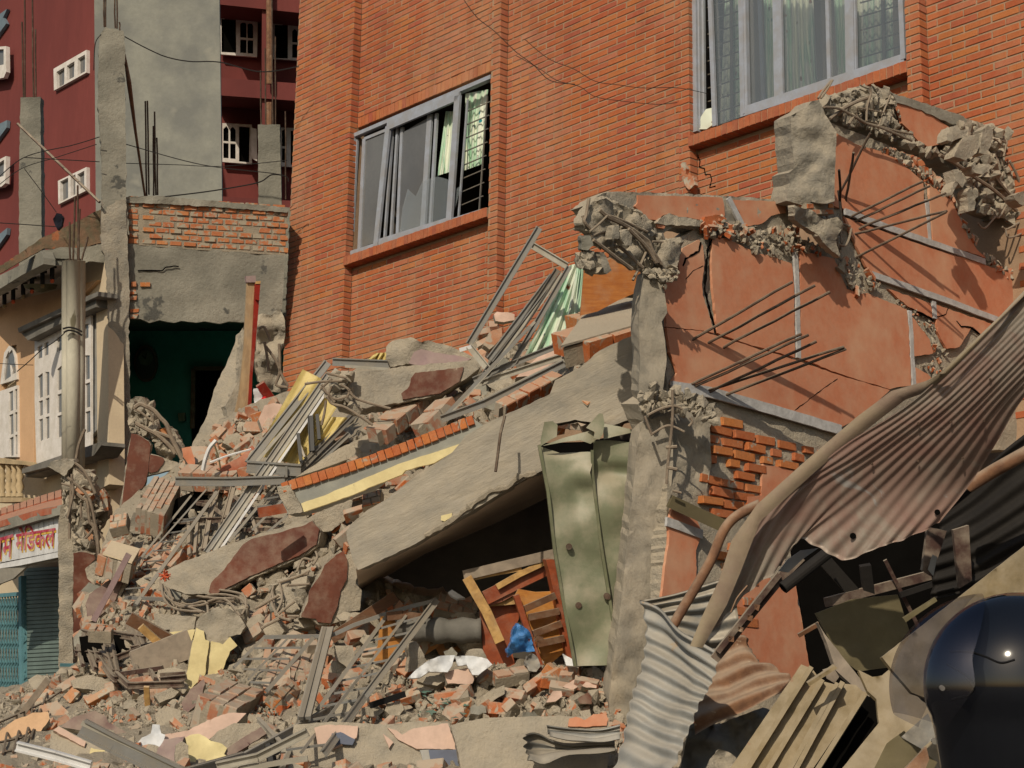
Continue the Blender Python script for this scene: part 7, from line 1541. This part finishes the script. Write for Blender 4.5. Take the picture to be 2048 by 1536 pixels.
# boards in the shade and in the sun at the lower right
def board(lab, s, d, m, tilt=(0, 0), th=.02, c=16, cat='board', amp=.012, name='board'):
    mb = MB(); q = Q(c, s); cx = sum(p[0] for p in q) / len(q); cy = sum(p[1] for p in q) / len(q)
    slab(mb, q, PD(cx, cy, d, *tilt), 0, th, 14, amp, .5, 0, 0, edge=12); return mb.build(name, M[m], label=lab, cat=cat)
board('black backdrop board standing for the deep shade under the roof sheet', '560 60 2300 -300 2300 1800 560 1800 700 900', 11.0, 'dark', (0, 0), .05)  # flat backdrop, the gap's shade put into its black colour
board('olive board standing in the shade under the roof sheet', '730 560 960 470 1250 440 1330 690 1150 830 1200 900 1000 925 880 840 800 690', 9.3, 'olive', (.1, .1))
board('big dusty tan board rising behind the black helmet', '2300 -60 1150 835 1210 910 1340 1060 1700 1200 2300 1200', 7.3, 'tan', (.3, .4))
board('lower dusty tan sheet lying left of the black helmet', '1000 915 1090 960 1150 950 1210 900 1400 1110 1600 1250 1600 1800 700 1800 900 1536 1130 1250 1115 1100 1060 1050', 7.9, 'tan', (.1, .9))
board('dark triangular shadow grey sheet scrap beside the helmet rim', '1270 1340 1440 1190 1500 1330 1400 1415', 7.2, 'galvdark', (0, .3), .005)
board('dusty grey sheet corner lying on the tan sheet at the bottom', '1070 1600 1180 1380 1290 1300 1400 1420 1500 1500 1400 1700', 7.5, 'olive', (0, .6), .005)
board('long dusty timber plank leaning between the tan shutter and the olive board', '745 615 790 690 900 830 1090 1068 1068 1088 960 1010 860 920 800 740', 8.9, 'woodgrey', (.2, .2), .04, cat='timber', name='plank')
board('short dusty batten lying across the head of the tan shutter', '680 1000 850 888 870 905 690 1020', 8.1, 'tan', (0, 0), .04, cat='timber', name='batten')
board('small wooden block wedged at the head of the tan shutter', '790 930 850 910 880 960 850 1000 800 970', 8.4, 'woodgrey', (0, 0), .08, cat='timber', name='wooden_block')
board('upper batten lying across the dark gap beside the olive board', '1285 590 1490 460 1500 480 1300 615', 8.6, 'olive', (0, 0), .03, cat='timber', name='batten')
board('dark batten end poking left of the olive board', '620 690 750 615 755 640 630 712', 9.0, 'wooddk', (0, 0), .03, cat='timber', name='batten')
pk = board('shaded upright board with a paper label hanging under the roof sheet', '1440 960 1560 985 1465 1275 1405 1235', 9.0, 'angle', (.1, 0), .03, 12)
mb = MB(); pp(mb, PD(1860, 1120, 8.96), 12, '1470 1135 1500 1150 1475 1270 1440 1230', 0, .004); mb.build('paper_label', M['galv'], pk)
board('second upright timber in the shade right of the labelled board', '1600 980 1700 950 1720 1300 1640 1350', 9.1, 'angle', (.1, 0), .03, 12)
for lab, q, w_, m in (('shade painted beam slanting through the dark gap below the roof sheet', '1640 1110 1800 1290', .07, 'shadeblack'), ('shade painted upright post in the dark gap behind the olive board', '1730 1130 1745 1250', .06, 'shadeblack'), ('dark cross timber above the olive board', '1650 1205 1860 1150', .05, 'angle'), ('rusty thin bar hanging over the olive board', '1770 1120 1840 1260', .02, 'angle'), ('broken lath lying under the paper labelled board', '1800 1190 1920 1150', .03, 'shadeblack'), ('dark rafter meeting the black corrugated sheet', '1880 1180 1990 1010', .05, 'shadeblack')):  # the near-black ones have the gap's shade put into their colour
    mb = MB(); v = [float(t) for t in q.split()]; mb.bar(P(v[0], v[1], 9.8), P(v[2], v[3], 9.9), w_, w_ * .6); mb.build('timber_piece', M[m], label=lab, cat='timber')
shp = thing('tan_shutter', 'dusty tan ribbed steel shutter panel lying at the lower right', 'shutter', P(1560, 1540, 8.2))
SHP = PD(1580, 1450, 8.25, -.1, .5)
for s, o in (('640 880 700 905 330 1500 200 1700 80 1700', .0), ('708 908 768 985 420 1560 330 1700 225 1700', -.015), ('776 988 862 1010 560 1560 470 1700 345 1700', .0), ('885 1000 985 1010 1040 1062 700 1560 600 1700 500 1700', -.015)):
    mb = MB(); q = Q(16, s); slab(mb, q, SHP, o, .012, 14, .01, .4, edge=12); mb.build('slat', M['tan'], shp)
for s in '702 905 330 1500 210 1700|772 985 425 1560 340 1700|868 1008 560 1560 480 1700|900 1000 600 1560 510 1700|1045 1068 735 1560 640 1700'.split('|'):
    mb = MB(); pbar(mb, SHP, 16, s, .022, .05, .025); mb.build('rib', M['tan'], shp)
board('black panel of painted shade between the tan shutter and the tan sheet', '1050 1075 1100 1100 1125 1160 1120 1250 900 1536 760 1700 660 1700 760 1536', 8.35, 'dark', (-.1, .5), .01)  # solid black panel, the opening's darkness put into its colour
board('rusty broken post foot at the base of the tan sheet', '1300 1536 1430 1400 1450 1480 1400 1600 1280 1600', 7.0, 'rustpipe', (0, .3), .05, cat='post', name='post_foot')
plate('rubble_chunk', 'mortar and brick chunk at the bottom edge left of the tan shutter', 'masonry', 16, '30 1600 60 1480 120 1415 180 1435 230 1470 270 1600', (0, .4), .2, 'rubblecon', d=9.2, amp=.08)
plate('rubble_chunk', 'shadowed dark rubble under the rust streaked sheet', 'masonry', 16, '-160 1700 -60 1250 120 1260 400 1150 520 1200 300 1500 240 1700', (0, .4), .2, 'stone', d=10.6, amp=.15)
plate('brick_wall_end', 'cracked brick and mortar wall end seen under the roof sheet left of the olive board', 'masonry', 16, '640 560 680 640 730 680 740 780 810 790 830 860 800 920 740 890 680 880 690 760 660 640', (.2, 0), .1, 'oldbrick', d=12.6, amp=.05, step=8)
# ------------------------------------------------------------------ helmeted passer-by
HC = P(2043, 1372, 2.9)
hp_ = thing('person', 'person in a glossy black helmet and navy jacket at the lower right corner', 'person', Vector((HC.x, HC.y, 0)))
ez = Vector((0, 0, 1))
def skin(verts, edges, rad, name, m, parent, sub=2):
    o0 = wl(parent); me = bpy.data.meshes.new(name); me.from_pydata([v - o0 for v in verts], edges, []); o = bpy.data.objects.new(name, me); link(o, parent)
    mo = o.modifiers.new('s', 'SKIN'); 
    for i, r in enumerate(rad): me.skin_vertices[0].data[i].radius = (r, r)
    me.skin_vertices[0].data[0].use_root = True; mo.use_smooth_shade = True
    ms = o.modifiers.new('u', 'SUBSURF'); ms.levels = sub; ms.render_levels = sub
    me.materials.append(m); return o
H = lambda x, y, z: Vector((HC.x + x, HC.y + y, HC.z + z))
B_ = [H(.06,0,-.72), H(.05,0,-.5), H(.04,0,-.32), H(.02,0,-.22), H(0,0,-.13), H(0,0,.04), H(.05,-.20,-.30), H(.09,-.24,-.56), H(-.06,-.20,-.76), H(.05,.20,-.30), H(.09,.24,-.56), H(-.06,.20,-.76),
      H(.06,-.1,-.85), H(.03,-.1,-1.2), H(.07,-.1,-1.56), H(-.10,-.1,-1.6), H(.06,.1,-.85), H(.05,.1,-1.2), H(.10,.1,-1.56), H(-.07,.1,-1.6)]
skin(B_, [(0,1),(1,2),(2,3),(3,4),(4,5),(2,6),(6,7),(7,8),(2,9),(9,10),(10,11),(0,12),(12,13),(13,14),(14,15),(0,16),(16,17),(17,18),(18,19)],
     [.15,.15,.14,.08,.065,.09,.065,.05,.045,.065,.05,.045,.09,.065,.045,.04,.09,.065,.045,.04], 'body', M['jacket'], hp_)
mb = MB()
def ellip(c, a, nu=40, nv=24, u0=0, u1=2*math.pi, v0=-math.pi/2, v1=math.pi/2, shape=None):
    vs = [];
    for j in range(nv + 1):
        v = v0 + (v1 - v0) * j / nv
        for i in range(nu + 1):
            u = u0 + (u1 - u0) * i / nu; p = Vector((math.cos(v) * math.cos(u) * a[0], math.cos(v) * math.sin(u) * a[1], math.sin(v) * a[2]))
            if shape: p = shape(p)
            vs.append(c + p)
    fs = [(j*(nu+1)+i, j*(nu+1)+i+1, (j+1)*(nu+1)+i+1, (j+1)*(nu+1)+i) for j in range(nv) for i in range(nu)]
    return vs, fs
SA = (.156, .128, .150)
def shp_(p):
    if p.z < -.045: p = Vector((p.x * 1.0, p.y, p.z)); k = min(1, (-.045 - p.z) / .105); r = math.hypot(p.x / SA[0], p.y / SA[1]); t = .93 - .10 * k; s = t / max(r, .02); p = Vector((p.x * s if r > .02 else 0, p.y * s if r > .02 else 0, -.045 - k * .115))
    return p
vs, fs = ellip(HC, SA, shape=shp_, v0=-math.pi/2 * .8); mb.add(vs, fs); mb.build('head_shell', M['helmet'], hp_, 'glossy black helmet shell', smooth=True)
hm = [o for o in hp_.children if o.name.startswith('head_shell')][0]; hm.name = 'helmet'
def onsh(x, y, k=1.003):
    r = ray(x, y); o = CAM - HC; A_ = sum((r[i] / (SA[i] * k)) ** 2 for i in range(3)); Bq = 2 * sum(r[i] * o[i] / (SA[i] * k) ** 2 for i in range(3)); C_ = sum((o[i] / (SA[i] * k)) ** 2 for i in range(3)) - 1
    ds = Bq * Bq - 4 * A_ * C_
    a = (-Bq - math.sqrt(ds)) / (2 * A_) if ds > 0 else -Bq / (2 * A_)
    return CAM + r * a
mb = MB(); VC = HC + Vector((-.045, 0, -.005)); VA = (.166, .142, .154); nv, nu = 30, 30; vs = []
for j in range(nv + 1):
    v = math.radians(-14 + 96 * j / nv); z = math.sin(v) * VA[2]
    xl = -.062 + .50 * max(0, z - .06) - .04 * max(0, .02 - z) / .05; c_ = max(-.999, min(.999, xl / (math.cos(v) * VA[0]))); ul = math.acos(c_)
    for i in range(nu + 1):
        u = ul + (2 * math.pi - 2 * ul) * i / nu; v = math.radians(-14 - 10 * abs(math.cos(u)) ** 3 * 0 + (8 * math.sin(math.pi * i / nu)) * 0 + 96 * j / nv - 9 * (1 - j / nv) * (abs(i / nu - .5) * 2) ** 2); z = math.sin(v) * VA[2]; vs.append(VC + Vector((math.cos(v) * math.cos(u) * VA[0], math.cos(v) * math.sin(u) * VA[1], z)))
fs = [(j*(nu+1)+i, j*(nu+1)+i+1, (j+1)*(nu+1)+i+1, (j+1)*(nu+1)+i) for j in range(nv) for i in range(nu)]
mb.add(vs, fs); mb.build('visor', M['visor'], hm, smooth=True)
for s in ('1560 880 1660 940 1720 1000 1725 1045 1680 1080 1590 1100', '1580 800 1700 800 1800 830 1900 870 1990 850'):
    mb = MB(); mb.tube(sm([onsh(x, y, 1.006) for x, y in Q(16, s)], 5), .0016, 5); mb.build('shell_seam', M['blackp'], hm)
for x, y, r in ((1530, 1030, .004), (1482, 1365, .005), (1577, 1455, .005)):
    p = onsh(*Q(16, f'{x} {y}')[0], 1.035); mb = MB(); mb.tube([p - FW * .004, p + FW * .004], r, 12); mb.build('rivet', M['alu2'], hm)
